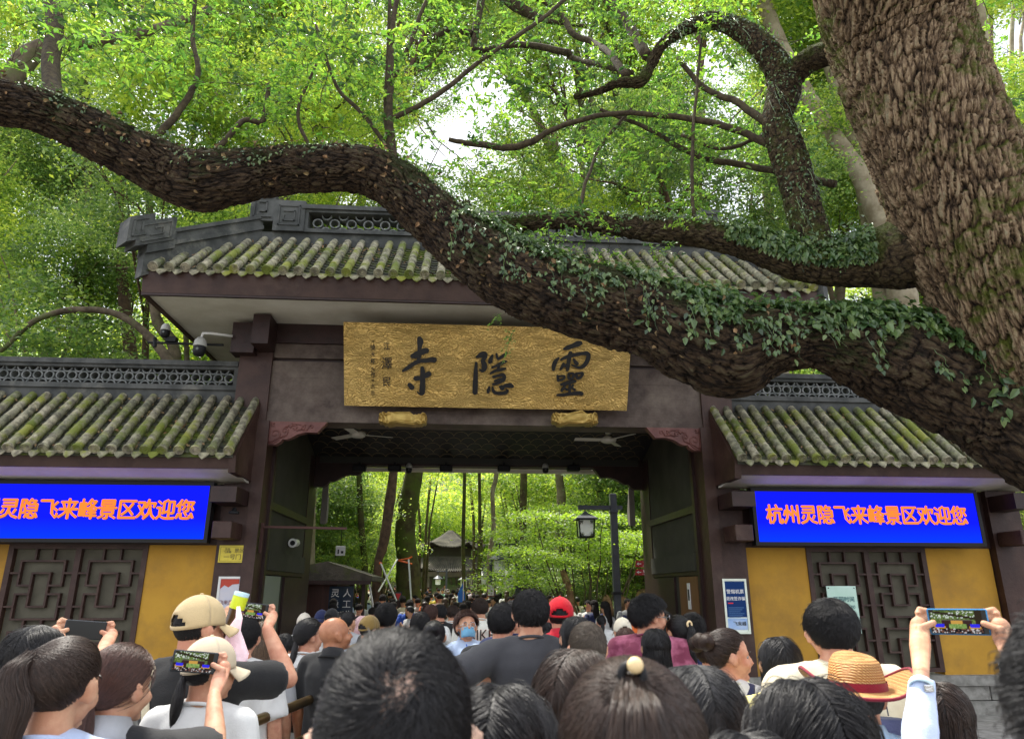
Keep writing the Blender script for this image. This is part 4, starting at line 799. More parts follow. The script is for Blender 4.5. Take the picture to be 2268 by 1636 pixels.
TW = [twig_mesh(100 + i) for i in range(7)]
M_LFD = mat('deep_green_leaf', (.035, .07, .022), (.05, .09, .024), scale=2, rough=.32, trans=(1.1, 1.3, .8), island=.4)  # darker leaf colour on some twigs, for contrast
for i in (1, 4):
    q = twig_mesh(120 + i, nl=50, ls=.10); q.materials[0] = M_LFD; TW.append(q)
def put_twig(p, dr, s, parent=None):
    q = Vector(dr).to_track_quat('X', 'Z'); o = link('leafy_twig', TW[random.choices(range(9), [3] * 7 + [3.4] * 2)[0]], None, parent or TR); o.rotation_mode = 'QUATERNION'; o.rotation_quaternion = q; o.scale = (s, s, s); o.location = Vector([float(v) for v in p]) - Vector(wloc(parent or TR)); return o
NT = 0
def twig_region(x0, x1, y0, y1, Y0, Y1, n, s0=.7, s1=1.2, excl=None, updir=.4):
    for k in range(n):
        for _ in range(20):
            x, y = random.uniform(x0, x1), random.uniform(y0, y1)
            if excl is None or not excl(x, y): break
        Y = random.uniform(Y0, Y1); p = at(x, y, Y); put_twig(p, (random.uniform(-1, 1), random.uniform(-.5, .5), random.uniform(-.3, .5) + updir * .3), random.uniform(s0, s1))
twig_region(-40, 900, -60, 300, 5.6, 8.2, 120, excl=lambda x, y: y > 170 + x * .16)
twig_region(420, 860, 120, 330, 5.8, 7.2, 16, .6, .9)
twig_region(900, 1800, -60, 330, 5.8, 8.6, 74, .7, 1.1, excl=lambda x, y: 1000 < x < 1170 and 150 < y < 330)
twig_region(960, 1750, 280, 470, 6.6, 9.0, 44, .6, .95)
twig_region(1150, 1500, 400, 560, 5.3, 5.9, 13, .45, .7)
twig_region(1280, 1500, 500, 590, 5.2, 5.5, 5, .35, .5)
twig_region(1500, 1700, 250, 470, 5.6, 6.4, 9, .5, .8)
twig_region(2080, 2300, -60, 260, 6, 8, 10, .8, 1.2)
for (x, y) in ((1100, 715), (1130, 740), (1120, 760)): put_twig(at(x + 20, y - 20, 5.6), (-.6 + random.uniform(-.2, .6), 0, -.5), .26)
for q, r in TWP:
    for k in range(5): i = random.randrange(len(q) // 3, len(q)); put_twig(q[i], (random.uniform(-1, 1), random.uniform(-1, 1), random.uniform(-.2, .8)), random.uniform(.4, .75))

# ================= ivy on the boughs
def surf_pts(Gm, n, s0, s1, amin, amax, rng, seed=0, dens=None):
    """points on a bough between path fractions; angle measured from straight up, positive towards the viewer"""
    P, R, T, N, B = Gm; m = len(P); out = []
    while len(out) < n:
        f = rng.uniform(s0, s1); i = min(int(f * (m - 1)), m - 2); a = rng.uniform(amin, amax)
        if dens is not None and rng.random() > dens(f, a): continue
        if dens is not None and a > .2 and float(fbm(np.array([f * 34.]), np.array([a * 2.2 + 3]), 3, 77)[0]) < .31 + .08 * a: continue
        t = T[i]; u = np.array([0, 0, 1.]) - t * t[2]; u /= np.linalg.norm(u); v = np.cross(t, u); 
        if v[1] > 0: v = -v
        n_ = u * math.cos(a) + v * math.sin(a); out.append((P[i] + (P[i + 1] - P[i]) * rng.random() + n_ * (R[i] * rng.uniform(1.0, 1.12) + rng.exponential(.03) * max(.15, math.cos(a))), n_, t))
    return out
LV, LFc = leaf_batch(np.array([[0, 0, 0.]]), np.array([[0, 0, 1.]]), np.array([[1., 0, 0]]), np.array([1.]), w=.6)
LEAF1 = mesh_np('leaf', LV, [LFc]); LEAF1.materials.append(M_IVYO)
def ivy(name_lab, Gm, n, s0, s1, nsingle, size=.075, amin=-1.6, amax=2.4, dens=None, seed=5, group='ivy on the boughs', lo=.35):
    rng = np.random.default_rng(seed); E = empty('ivy', tuple(Gm[0][int(s0 * (len(Gm[0]) - 1))]), name_lab, 'ivy', group)
    pts = surf_pts(Gm, n, s0, s1, amin, amax, rng, dens=dens); P = np.array([q[0] for q in pts]); Nn = np.array([q[1] for q in pts])
    hang = np.array([0, 0, -1.]); D = hang[None] * .9 + rng.normal(0, .45, P.shape) + Nn * .25; NN = Nn * .8 + rng.normal(0, .38, P.shape) + np.array([0, -.25, .25]); S = rng.uniform(lo, 1.25, len(P)) * size
    V, F = leaf_batch(P, NN, D, S, w=.62, fold=.08); o = link('leaves', mesh_np('leaves', V - wloc(E), [F]), M_IVY, E); tag(o, kind='stuff')
    if amax > 1.95:
        vm = MB()
        for p, n_, t in surf_pts(Gm, 46, s0, s1, .6, 1.7, rng):
            L_ = rng.uniform(.08, .34); vm.tube([p + n_ * .015 + np.array([rng.normal(0, .012), -.02 * k, -L_ * k / 5]) for k in range(6)], np.linspace(.003, .0012, 6), 4)
            for k in range(5): leaf_add(vm, p + np.array([rng.normal(0, .02), -.03, -L_ * rng.random()]), np.array([rng.normal(0, .4), -1, .3]), np.array([rng.normal(0, .5), 0, -1]), size * rng.uniform(.5, .9), .6)
        vm.build('runner', M_IVY, E, kind='stuff')
    pts = surf_pts(Gm, nsingle, s0, s1, (max(amin, -.4) if amax > 0 else amin), min(amax, 1.7), rng, dens=dens)
    for p, n_, t in pts:
        nn = Vector(n_ * .8 + rng.normal(0, .35, 3) + np.array([0, -.3, .2])).normalized(); d = Vector(np.array([0, 0, -1.]) + rng.normal(0, .45, 3)); d = (d - nn * d.dot(nn)).normalized(); k = nn.cross(d); M = Matrix((d, k, nn)).transposed().to_4x4(); s = rng.uniform(.9, 1.35) * size
        o = link('leaf', LEAF1, None, E); o.matrix_local = Matrix.Translation(Vector(p + n_ * .03) - E.location) @ M @ Matrix.Scale(s, 4)
    return E
def fr(px): # fraction along main bough for a photo x
    P = BG[0]; v = P - EYEP; xs_ = 1134 + 1550 * (v @ RT) / (v @ FW); return int(np.argmin(np.abs(xs_ - px))) / (len(P) - 1)
f_a, f_b, f_c = fr(2240), fr(1480), fr(1000)
ivy('thick dark green ivy along the top of the main bough beside the trunk', BG, 9500, f_a, f_b, 260, .078, dens=lambda f, a: 1.0 if a < .95 else (.5 if a < 1.35 else .07), amax=2.0)
ivy('ivy trailing over the middle of the main bough above the name board', BG, 4800, f_b, f_c, 160, .064, seed=8, dens=lambda f, a: (1.0 if a < .8 else (.5 if a < 1.3 else .08)), amax=2.0)
ivy('small creeping ferns along the upper side of the thin left part of the bough', BG, 4200, f_c, fr(40), 0, .042, seed=9, amin=-1.4, amax=1.7, dens=lambda f, a: .9 if a < .5 else .25, lo=.4)
ivy('leafy ivy collar where the second bough leaves the trunk', B2G, 3600, .12, .42, 90, .064, seed=11, amax=1.9)
ivy('small ferns on the thinner end of the second bough', B2G, 1500, .42, .98, 0, .04, seed=12, amax=1.2, lo=.4)
ivy('fern tufts and moss on the upright bough beside the trunk', B3G, 1500, .02, .75, 0, .034, seed=13, amin=-3.1, amax=3.1, lo=.4)
ivy('ivy and small ferns climbing the left side of the great trunk', TG, 1300, .30, .62, 30, .055, seed=14, amin=-1.6, amax=-.9, lo=.5)
# hanging fern fringe and dead leaves on bough
rng = np.random.default_rng(21); pts = surf_pts(BG, 420, fr(1750), .96, -1.2, 2.6, rng); P = np.array([q[0] for q in pts]); Nn = np.array([q[1] for q in pts])
V, F = leaf_batch(P, Nn + rng.normal(0, .7, P.shape), rng.normal(0, 1, P.shape), rng.uniform(.03, .07, len(P)), w=.7, fold=.15); o = link('fallen_leaves', mesh_np('fl', V - wloc(TR), [F]), M_LITTER, TR); tag(o, kind='stuff')
# ================= woodland behind the gate
M_BK1 = mat('grey_brown_bark', srgb(104, 92, 74), srgb(72, 62, 48), srgb(88, 96, 54), scale=6, rough=.9, bump=.8, bscale=14, bstretch=(1, 1, .25), c3scale=.9, c3lo=.5, c3hi=.65)
M_BK2 = mat('pale_bark', srgb(150, 140, 118), srgb(120, 108, 86), srgb(104, 108, 70), scale=4, rough=.85, bump=.3, bscale=10, c3scale=.8, c3lo=.52, c3hi=.7)
M_BK3 = mat('reddish_bark', srgb(106, 84, 68), srgb(74, 58, 48), scale=7, rough=.9, bump=.8, bscale=16, bstretch=(1, 1, .3))
M_BK4 = mat('mossy_bark', srgb(86, 84, 50), srgb(62, 54, 38), srgb(78, 92, 34), scale=4, rough=.95, bump=.8, bscale=14, c3scale=1.1, c3lo=.45, c3hi=.6)
M_BG = [mat('leaf_mid', (.085, .135, .030), (.055, .095, .026), scale=.5, rough=.5, trans=(3.6, 3.1, 1.8), island=.5), mat('leaf_dark', (.055, .095, .030), (.04, .07, .024), scale=.5, rough=.42, trans=(3.5, 3.1, 1.9), island=.5),
        mat('leaf_bright', (.115, .16, .028), (.08, .13, .026), scale=.5, rough=.5, trans=(3.4, 3.0, 1.7), island=.45)]
def crown_mesh(seed, R=(3.6, 3.6, 2.6), ncl=70, nl=190, ls=.19, clr=.60, flat=.55):
    r = np.random.default_rng(seed); d = r.normal(size=(ncl, 3)); d /= np.linalg.norm(d, axis=1)[:, None]; rad = r.random(ncl) ** .4; Cc = d * rad[:, None] * R
    P = []; 
    for c in Cc:
        k = int(nl * r.uniform(.5, 1.4)); s = clr * r.uniform(.6, 1.3); q = r.normal(size=(k, 3)) * [s, s, s * flat * .7]; P.append(c + q)
    P = np.vstack(P); n = len(P); N = r.normal(0, .6, (n, 3)) + [0, 0, 1]; N /= np.linalg.norm(N, axis=1)[:, None]; D = r.normal(size=(n, 3)) + [0, 0, -.3]; D -= N * (D * N).sum(1)[:, None]; D /= np.linalg.norm(D, axis=1)[:, None]; K = np.cross(N, D); S = (r.uniform(.6, 1.2, n) * ls)[:, None]
    V = np.stack([P - D * S * .5, P + K * S * .27 + N * S * .06, P + D * S * .5, P - K * S * .27 + N * S * .06], 1).reshape(-1, 3); return mesh_np('crown', V, [np.arange(4 * n).reshape(-1, 4)]), Cc
def trunk_mesh(seed, H=11, r0=.24, clumps=None, lean=.08):
    r = np.random.default_rng(seed); mb = MB(); z = np.linspace(0, H, 14); off = np.cumsum(r.normal(0, lean, (14, 2)), axis=0); P = np.stack([off[:, 0], off[:, 1], z], 1); P[0, :2] = 0; mb.tube(P, np.linspace(r0 * 1.15, r0 * .35, 14) * (1 + .25 * np.exp(-z * 1.5)), 10)
    top = P[-1]
    for k in range(9):
        i = r.integers(6, 13); c = np.array([r.normal(0, 2.0), r.normal(0, 2.0), r.uniform(1.5, 4.5)]) if clumps is None else (clumps[r.integers(0, len(clumps))] + top - P[i] + [0, 0, 0])
        s = [P[i] + c * t + np.array([0, 0, .5 * math.sin(t * 3)]) * .3 + r.normal(0, .05, 3) for t in np.linspace(0, 1, 7)]; mb.tube(s, np.linspace(r0 * .34, r0 * .07, 7), 6)
    return mb.mesh('trunk', True), top
KIND = []
for i in range(6):
    cm, cl = crown_mesh(300 + i, R=[(3.6, 3.6, 2.8), (3.0, 3.0, 3.4), (4.2, 4.2, 2.4), (2.6, 2.6, 3.0), (3.8, 3.4, 3.0), (3.2, 3.2, 2.2)][i], ncl=[70, 64, 80, 50, 74, 56][i]); tm, top = trunk_mesh(400 + i, H=[10, 12, 9.5, 11, 13, 8][i], r0=[.24, .2, .3, .16, .26, .2][i], clumps=cl)
    KIND.append((cm, tm, top))
variants = {}
def linkm(nm, me, m, parent):
    if len(me.materials) == 0: me.materials.append(m)
    o = link(nm, me, None, parent); o.material_slots[0].link = 'OBJECT'; o.material_slots[0].material = m; return o
TREEN = 0
def tree(x, y, s, k, bm, lm, lab, rot=None, zs=1.0, z=0, group='trees behind the gate', low=False, tz=None, cs=1.0):
    cm, tm, top = KIND[k]; E = empty('broadleaf_tree', (x, y, z), lab, 'tree', group, rz=random.uniform(0, 6.28) if rot is None else rot)
    if tz is not None: zs = tz / (top[2] * s)
    for nm, me, mm in (('trunk', tm, bm), ('crown', cm, lm)) + ((('crown', KIND[(k + 2) % 6][0], lm),) if low else ()):
        key = (nm, me.name, mm.name)
        o = linkm(nm, me, mm, E); o.scale = (s * cs, s * cs, s * (zs if nm == 'trunk' else cs))
        if nm == 'crown': o.location = (top[0] * s, top[1] * s, (top[2] + .3) * s * zs)
        if nm == 'trunk': o.scale = (s, s, s * zs)
        if nm == 'crown' and me is not cm: o.location = (top[0] * s * .5, top[1] * s * .5, top[2] * s * zs * .55); o.rotation_euler[2] = 2; o.scale = (s * .8,) * 3
    return E
rt_ = random.Random(11)
adj = ['mid green', 'dark green', 'lime green']; bk = [M_BK1, M_BK2, M_BK3, M_BK4]; bkn = ['grey brown', 'pale', 'reddish', 'mossy']; shp = ['round', 'tall', 'broad', 'narrow', 'full', 'low']
spots = []; usedt = set()
def free(x, y, d=2.4): return all((x - a) ** 2 + (y - b) ** 2 > d * d for a, b in spots)
def mk(x, y, s, k=None, **kw):
    u = (x - XC) / y; side = 'left of the gate' if u < -.28 else ('right of the gate' if u > .3 else 'behind the gate roof'); dist = 'close behind' if y < 20 else ('deeper in' if y < 34 else 'far back')
    for _ in range(200):
        kk = rt_.randrange(6) if k is None else k; m = rt_.choice([0, 0, 1, 1, 2]); b = rt_.randrange(4); key = (kk, m, b, side, dist)
        if key not in usedt: break
    usedt.add(key); spots.append((x, y)); return tree(x, y, s, kk, bk[b], M_BG[m], '%s %s crowned tree with %s trunk, %s, %s' % (shp[kk], adj[m], bkn[b], dist, side), **kw)
def scatter(n, fx, y0, y1, s0, s1, low=True):
    c = 0; t = 0
    while c < n and t < n * 60:
        t += 1; y = rt_.uniform(y0, y1); x = rt_.uniform(*fx(y))
        if not free(x, y): continue
        mk(x, y, rt_.uniform(s0, s1), zs=rt_.uniform(.85, 1.1), z=max(0, (y - 48) * .28), low=low); c += 1
scatter(6, lambda y: (-y * .85 - 1, -6.5), 16, 22, .6, .75)
scatter(6, lambda y: (7.5, y * .85 + 2), 16, 22, .6, .8)
scatter(12, lambda y: (-y * .85, -y * .24), 24, 36, .7, .95)
scatter(12, lambda y: (y * .28, y * .85), 24, 36, .7, .95)
scatter(14, lambda y: (-y * .8, -y * .32), 40, 58, .9, 1.2)
scatter(12, lambda y: (y * .34, y * .8), 40, 58, .9, 1.2)
scatter(8, lambda y: (-y * .7, y * .7), 58, 74, 1.3, 1.6)
# tall canopy trees whose crowns close the view above the roofs
gaps = [(1090, 250, 40), (985, 380, 60), (1700, 50, 60), (2230, 110, 50), (330, 130, 45), (760, 60, 45), (420, 240, 30), (1500, 130, 30)]
def tall(pxb, Y, crowns, lab, bm, leaf):
    """one tall tree: trunk rising to its lowest crown, limbs to the others; crowns given in photo coordinates at their own depths"""
    cs = [(at(x, y, Y + dy), s_, k_) for (x, y, dy, s_, k_) in crowns]; cs.sort(key=lambda c: c[0][2]); base = np.array([at(pxb, 1303, Y)[0], Y, 0.]); E = empty('broadleaf_tree', tuple(base), lab, 'tree', 'tall trees closing the sky')
    r = RNG; top = np.mean([c[0] for c in cs], axis=0); n = 12; t = np.linspace(0, 1, n); P = base + (top - base) * t[:, None] + np.stack([np.sin(t * 5 + pxb) * .35, np.cos(t * 4) * .3, 0 * t], 1) * np.minimum(1, t * 3)[:, None]; mb = MB(); mb.tube(P, np.linspace(.24, .07, n) * (1 + .3 * np.exp(-t * 12)), 10)
    for c, s_, k_ in cs:
        i = int(np.clip((c[2] * .72 / max(.1, top[2])) * (n - 1), 3, n - 2)); s0 = P[i]; q = [s0 * (1 - u) + c * u + np.array([0, 0, .6 * math.sin(u * 3.14)]) + r.normal(0, .10, 3) * (0 < u < 1) for u in np.linspace(0, 1, 8)]; mb.tube(q, np.linspace(.10, .03, 8), 7)
        for _ in range(6): e = c + r.normal(0, 1.3, 3); m_ = q[r.integers(3, 7)]; mb.tube([m_ * (1 - u) + e * u + r.normal(0, .08, 3) for u in np.linspace(0, 1, 5)], np.linspace(.035, .010, 5), 5)
    mb.build('trunk', bm, E, smooth=True)
    for c, s_, k_ in cs:
        me = KIND[k_][0]; pass
        o = linkm('crown', me, M_BG[leaf], E); o.location = Vector(c - base); o.scale = (s_,) * 3; o.rotation_euler[2] = rt_.uniform(0, 6.28)
ci = 0
for gx in range(-120, 2420, 150):
    Y = rt_.uniform(14.5, 18.5) if 500 < gx < 1700 else rt_.uniform(15, 26); cr_ = []
    for row in (-190, -60, 70, 200, 330, 450, 570):
        x = gx + rt_.uniform(-80, 80); y = row + rt_.uniform(-40, 40)
        if any(math.hypot(x - a, y - b) < c + 40 for a, b, c in gaps) or rt_.random() < .04: continue
        if 1900 > x > 620 and row > 500: continue
        cr_.append((x, y, rt_.uniform(-3, 3), rt_.uniform(.54, .72) * (Y / 22), rt_.randrange(6)))
    m = (ci * 2 + ci // 3) % 3; side = 'over the left wing' if gx < 500 else ('over the gate roof' if gx < 1700 else 'beyond the great trunk')
    if cr_: tall(gx + rt_.uniform(-40, 40) if not 640 < gx < 1450 else (rt_.uniform(480, 640) if gx < 1040 else rt_.uniform(1450, 1620)), Y, cr_, 'tall %s tree with %s bark %s, %s' % (adj[m], bkn[(ci * 3 + 1) % 4], side, ('first', 'second', 'third', 'fourth', 'fifth', 'sixth', 'seventh', 'eighth', 'ninth', 'tenth')[ci % 10] + ' from left' if ci < 9 else ('eighth', 'seventh', 'sixth', 'fifth', 'fourth', 'third', 'second', 'first')[ci - 10 if ci < 18 else 7] + ' from right'), bk[(ci * 3 + 1) % 4], m)
    ci += 1
tall(2110, 17, [(2050, 650, 0, .42, 0), (1950, 590, 1, .42, 2), (2140, 720, 1, .4, 5)], 'low bright tree between the great trunk and the right wing ridge', M_BK2, 2)
# evergreen shrubs and low trees framing the path seen through the gate
def shrub(x, y, Y, s_, k_, leaf, lab):
    p = at(x, y, Y); E = empty('evergreen_shrub', (p[0], Y, 0), lab, 'shrub', 'evergreens along the path'); me = KIND[k_][0]; pass
    o = linkm('foliage', me, M_BG[leaf], E); o.location = (0, 0, p[2]); o.scale = (s_,) * 3; mb = MB()
    for k in range(5): mb.tube([(p[0] + .12 * math.cos(k * 1.3), Y + .12 * math.sin(k * 1.3), 0), (p[0] + .5 * s_ * math.cos(k * 1.3), Y + .5 * s_ * math.sin(k * 1.3), p[2] * .6), (p[0] + 1.4 * s_ * math.cos(k * 1.3), Y + 1.4 * s_ * math.sin(k * 1.3), p[2])], [.08, .05, .02], 6)
    mb.build('stem', M_BK1, E, smooth=True)
for a in ((700, 1120, 23, .55, 0, 1, 'glossy dark evergreen above the kiosk, left of the hanging sign'), (770, 1160, 24, .55, 1, 0, 'glossy evergreen above the kiosk roof ridge'), (730, 1230, 22, .42, 5, 0, 'low evergreen just over the kiosk roof'), (800, 1210, 25, .45, 2, 0, 'evergreen between the kiosk and the prop poles'),
          (850, 1050, 30, .62, 2, 2, 'lime green foliage high between the reddish and mossy trunks'), (945, 1020, 34, .5, 4, 2, 'lime green crown above the pavilion, left'), (1060, 1010, 36, .5, 0, 0, 'mid green crown above the pavilion, right'), (1140, 1050, 33, .66, 2, 2, 'lime crown above the maple, left part'),
          (1010, 1150, 57, 1.1, 2, 2, 'bright foliage directly behind the pavilion roof'), (1180, 1080, 30, .75, 4, 0, 'dark green crown behind the maple'), (1280, 1080, 30, .8, 0, 2, 'mid green crown behind the lantern'), (1390, 1110, 26, .7, 1, 1, 'dark evergreen behind the lantern post top'), (1410, 1200, 24, .5, 2, 1, 'dark evergreen beside the red arrow signs'),
          (1200, 1290, 27, .45, 5, 1, 'dark shrub under the maple, left'), (1290, 1290, 25, .42, 5, 1, 'dark shrub under the maple, right'), (1380, 1290, 24, .42, 5, 0, 'shrub behind the tan rocks'), (1130, 1290, 32, .45, 5, 0, 'shrub right of the exit sign'), (850, 1262, 33, .3, 2, 2, 'bright shrub behind the mossy trunk'), (810, 1170, 36, .6, 0, 2, 'mid green low tree behind the prop poles'), (930, 1180, 60, 1.2, 0, 0, 'mid green low tree left behind the pavilion'), (1075, 1190, 60, 1.2, 3, 0, 'mid green low tree right behind the pavilion'), (1075, 1316, 40, .18, 5, 2, 'clipped bright bush before the pavilion')):
    shrub(*a)
# trunks that show through the gate, traced at their own distances
def named_trunk(nm, pts, m, lab, crown=None, leaf=0, sc_=1.0, cat='tree', taper=None, grp='trees seen through the gate'):
    P, R = pathp(pts, 6); base = P[0] * [1, 1, 0]; E = empty(nm, tuple(base), lab, cat, grp)
    if P[0][2] > 0: P = np.vstack([base + [0, 0, -.1], P]); R = np.r_[R[0] * 1.15, R]
    mb = MB(); mb.tube(P, R * (1 + RNG.normal(0, .04, len(R))), 12); mb.build('trunk', m, E, smooth=True)
    if crown is not None:
        me = KIND[crown][0]; pass
        o = linkm('crown', me, M_BG[leaf], E); o.location = Vector(P[-1] - base) + Vector((0, 0, 1.0)); o.scale = (sc_ * (.5 if 640 < pts[-1][0] < 1450 else 1),) * 3
    return E
named_trunk('mossy_tree', [(905, 1345, 30, 24), (903, 1250, 25, 24), (897, 1180, 21, 24), (905, 1110, 22, 24), (918, 1040, 20, 24), (925, 930, 16, 24), (930, 700, 12, 24)], M_BK4, 'thick mossy trunk leaning right beside the white props', 1, 0, 1.0)
named_trunk('reddish_tree', [(838, 1240, 9, 21), (850, 1200, 11, 21), (862, 1120, 12, 21), (872, 1040, 10, 21), (885, 900, 8, 21), (890, 650, 6, 21)], M_BK3, 'leaning reddish brown trunk left of the mossy trunk', 3, 2, .8)
named_trunk('slender_tree', [(1028, 1320, 4.5, 26), (1026, 1200, 4.2, 26), (1029, 1050, 3.6, 26), (1030, 850, 3, 26)], M_BK4, 'slender straight mossy trunk in front of the pavilion', 3, 0, .7)
named_trunk('crooked_tree', [(1090, 1340, 7, 23), (1084, 1240, 5.5, 23), (1093, 1170, 5, 23), (1091, 1090, 5, 23), (1100, 1040, 5, 23), (1105, 850, 3, 23)], M_BK2, 'pale crooked trunk right of the pavilion', 3, 0, .7)
named_trunk('straight_tree', [(1060, 1340, 5.5, 25), (1062, 1250, 4.5, 25), (1063, 1180, 3.8, 25), (1060, 900, 3, 25)], M_BK4, 'straight mossy trunk by the right edge of the pavilion', 3, 1, .7)
named_trunk('pale_tree', [(1235, 1330, 14, 26), (1240, 1200, 12, 26), (1243, 1100, 10, 26), (1238, 1035, 9, 26), (1240, 850, 7, 26)], M_BK2, 'smooth pale trunk behind the bright maple', 0, 0, .9)
named_trunk('grey_tree', [(1345, 1330, 12, 27), (1340, 1200, 9, 27), (1332, 1110, 8.5, 27), (1322, 1035, 7.5, 27), (1318, 850, 6, 27)], M_BK1, 'grey brown trunk between the lantern and its post', 4, 1, .9)
named_trunk('dark_tree', [(1165, 1330, 10, 28), (1158, 1180, 8, 28), (1160, 1060, 8, 28), (1160, 850, 6, 28)], M_BK1, 'dark trunk left of the bright maple', 0, 1, .9)
named_trunk('stout_tree', [(676, 1300, 20, 20), (684, 1245, 14, 20), (690, 1150, 9, 20), (700, 1000, 7, 20)], M_BK2, 'stout pale trunk behind the kiosk', 5, 1, .8)
named_trunk('ivy_clad_tree', [(806, 1330, 8, 22), (808, 1250, 7, 22), (800, 1160, 7, 22), (795, 1040, 6, 22), (790, 850, 5, 22)], M_BK4, 'dark trunk wrapped in creeper behind the kiosk', 3, 1, .8)
named_trunk('leaning_tree', [(1425, 1330, 10, 26), (1428, 1200, 8, 26), (1415, 1075, 9, 26), (1395, 950, 8, 26)], M_BK2, 'pale leaning trunk at the right edge of the opening', 4, 0, .8)
# trees close behind the wings with visible limbs
named_trunk('pale_forked_tree', [(2030, 800, 34, 14), (2010, 720, 32, 14), (1990, 620, 28, 14), (1950, 500, 23, 14), (1905, 390, 20, 14), (1860, 320, 18, 14), (1790, 215, 17, 14), (1720, 80, 17, 14), (1680, -30, 16, 14)], M_BK2, 'smooth pale grey trunk behind the upright bough', 4, 2, .8, grp='trees above the wings')
named_trunk('grey_fork_tree', [(1915, 420, 18, 14.5), (1898, 340, 18, 14.5), (1870, 250, 16, 14.5), (1838, 140, 14, 14.5), (1820, 0, 12, 14.5)], M_BK2, 'greenish grey limb rising left of the great trunk', 4, 0, .8, grp='trees above the wings')
named_trunk('arched_tree', [(378, 820, 16, 14), (368, 790, 12, 14), (330, 745, 9, 14), (290, 712, 8, 14), (240, 690, 7.5, 14), (160, 686, 7, 14), (100, 700, 6.5, 14), (60, 722, 6, 14), (10, 770, 5, 14), (-60, 820, 4, 14)], M_BK1, 'low branch arching left over the wing roof', None, 0, 1, grp='trees above the wings')
named_trunk('upright_tree', [(384, 830, 15, 15), (382, 760, 13, 15), (345, 700, 11, 15), (338, 560, 9, 15), (330, 450, 8, 15), (322, 300, 6, 15)], M_BK1, 'grey brown upright trunk behind the left roof corner', 3, 2, .8, grp='trees above the wings')
named_trunk('brown_tree', [(-40, 260, 30, 10.5), (30, 165, 26, 10.5), (90, 108, 20, 10.5), (200, 92, 15, 10.5), (330, 70, 11, 10.5), (470, 20, 9, 10.5)], M_BK1, 'thick brown limb rising behind the bough at the top left', None, 2, .8, grp='trees above the wings')
named_trunk('thin_tree', [(415, 820, 6, 16), (408, 600, 5, 16), (420, 400, 4.5, 16), (440, 200, 4, 16)], M_BK1, 'thin straight trunk left of the gate roof', 3, 0, .8, grp='trees above the wings')
named_trunk('far_right_tree', [(2300, 620, 14, 11), (2250, 430, 12, 11), (2195, 200, 9, 11), (2170, 0, 8, 11)], M_BK2, 'slim pale stem right of the great trunk', 5, 2, .6, grp='trees above the wings')
# undergrowth seen through the gate (masses), hill
def bank(name, x0, x1, y0, y1, z0, z1, n, ls, m, lab, seed, clump=60):
    r = np.random.default_rng(seed); Cc = np.stack([r.uniform(x0, x1, clump), r.uniform(y0, y1, clump), r.uniform(z0, z1, clump)], 1); P = Cc[r.integers(0, clump, n)] + r.normal(size=(n, 3)) * [.8, .8, .5] * ((x1 - x0) / 12 + .3)
    P = P[(P[:, 2] > .02) & (P[:, 1] > y0 - 1.5)]
    n = len(P); N = r.normal(0, .6, (n, 3)) + [0, 0, 1]; N /= np.linalg.norm(N, axis=1)[:, None]; D = r.normal(size=(n, 3)); D -= N * (D * N).sum(1)[:, None]; D /= np.linalg.norm(D, axis=1)[:, None]; K = np.cross(N, D); S = (r.uniform(.6, 1.2, n) * ls)[:, None]
    V = np.stack([P - D * S * .5, P + K * S * .27, P + D * S * .5, P - K * S * .27], 1).reshape(-1, 3); o = link(name, mesh_np(name, V, [np.arange(4 * n).reshape(-1, 4)]), m); tag(o, label=lab, kind='stuff'); return o
rp_ = MB(); rp_.add([(-9, 22, .006), (11, 22, .006), (11, 58, .44), (-9, 58, .44), (-9, 58, -.2), (11, 58, -.2)], [(0, 1, 2, 3), (3, 2, 5, 4)]); rp_.build('path', M_PAVE, kind='structure')
h = MB(); n = 40; XX, YY = np.meshgrid(np.linspace(-160, 160, n), np.linspace(46, 250, n), indexing='ij'); ZZ = (YY - 48) * .28 - .4 + 2.5 * (fbm(XX * .05 + 9, YY * .05, 3, 2) - .45); ZZ = np.minimum(ZZ, 34)
grid('hill', XX, YY, ZZ, mat('forest_floor', srgb(70, 64, 44), srgb(60, 74, 34), scale=.6, rough=.95), kind='structure')
bank('undergrowth', -30, -6.5, 30, 44, .5, 6, 26000, .20, M_BG[1], 'dark leafy undergrowth left of the path beyond the gate', 51, 90)
bank('undergrowth', 7.5, 34, 29, 44, .3, 6, 26000, .20, M_BG[0], 'leafy undergrowth right of the path beyond the gate', 52, 90)
bank('undergrowth', -8, -3.4, 19, 27, 2.0, 5.5, 9000, .12, M_BG[1], 'glossy evergreen foliage hanging over the kiosk', 53, 26)
bank('undergrowth', -16, 16, 58, 66, 3, 12, 26000, .30, M_BG[2], 'bright leafy thicket beyond the pavilion', 57, 90)
bank('far_wood', -60, 60, 56, 80, 2, 22, 46000, .55, M_BG[0], 'far wood climbing the hillside', 54, 260)
bank('far_wood', -60, 60, 80, 110, 8, 34, 22000, .9, M_BG[2], 'highest woodland on the hill', 55, 200)
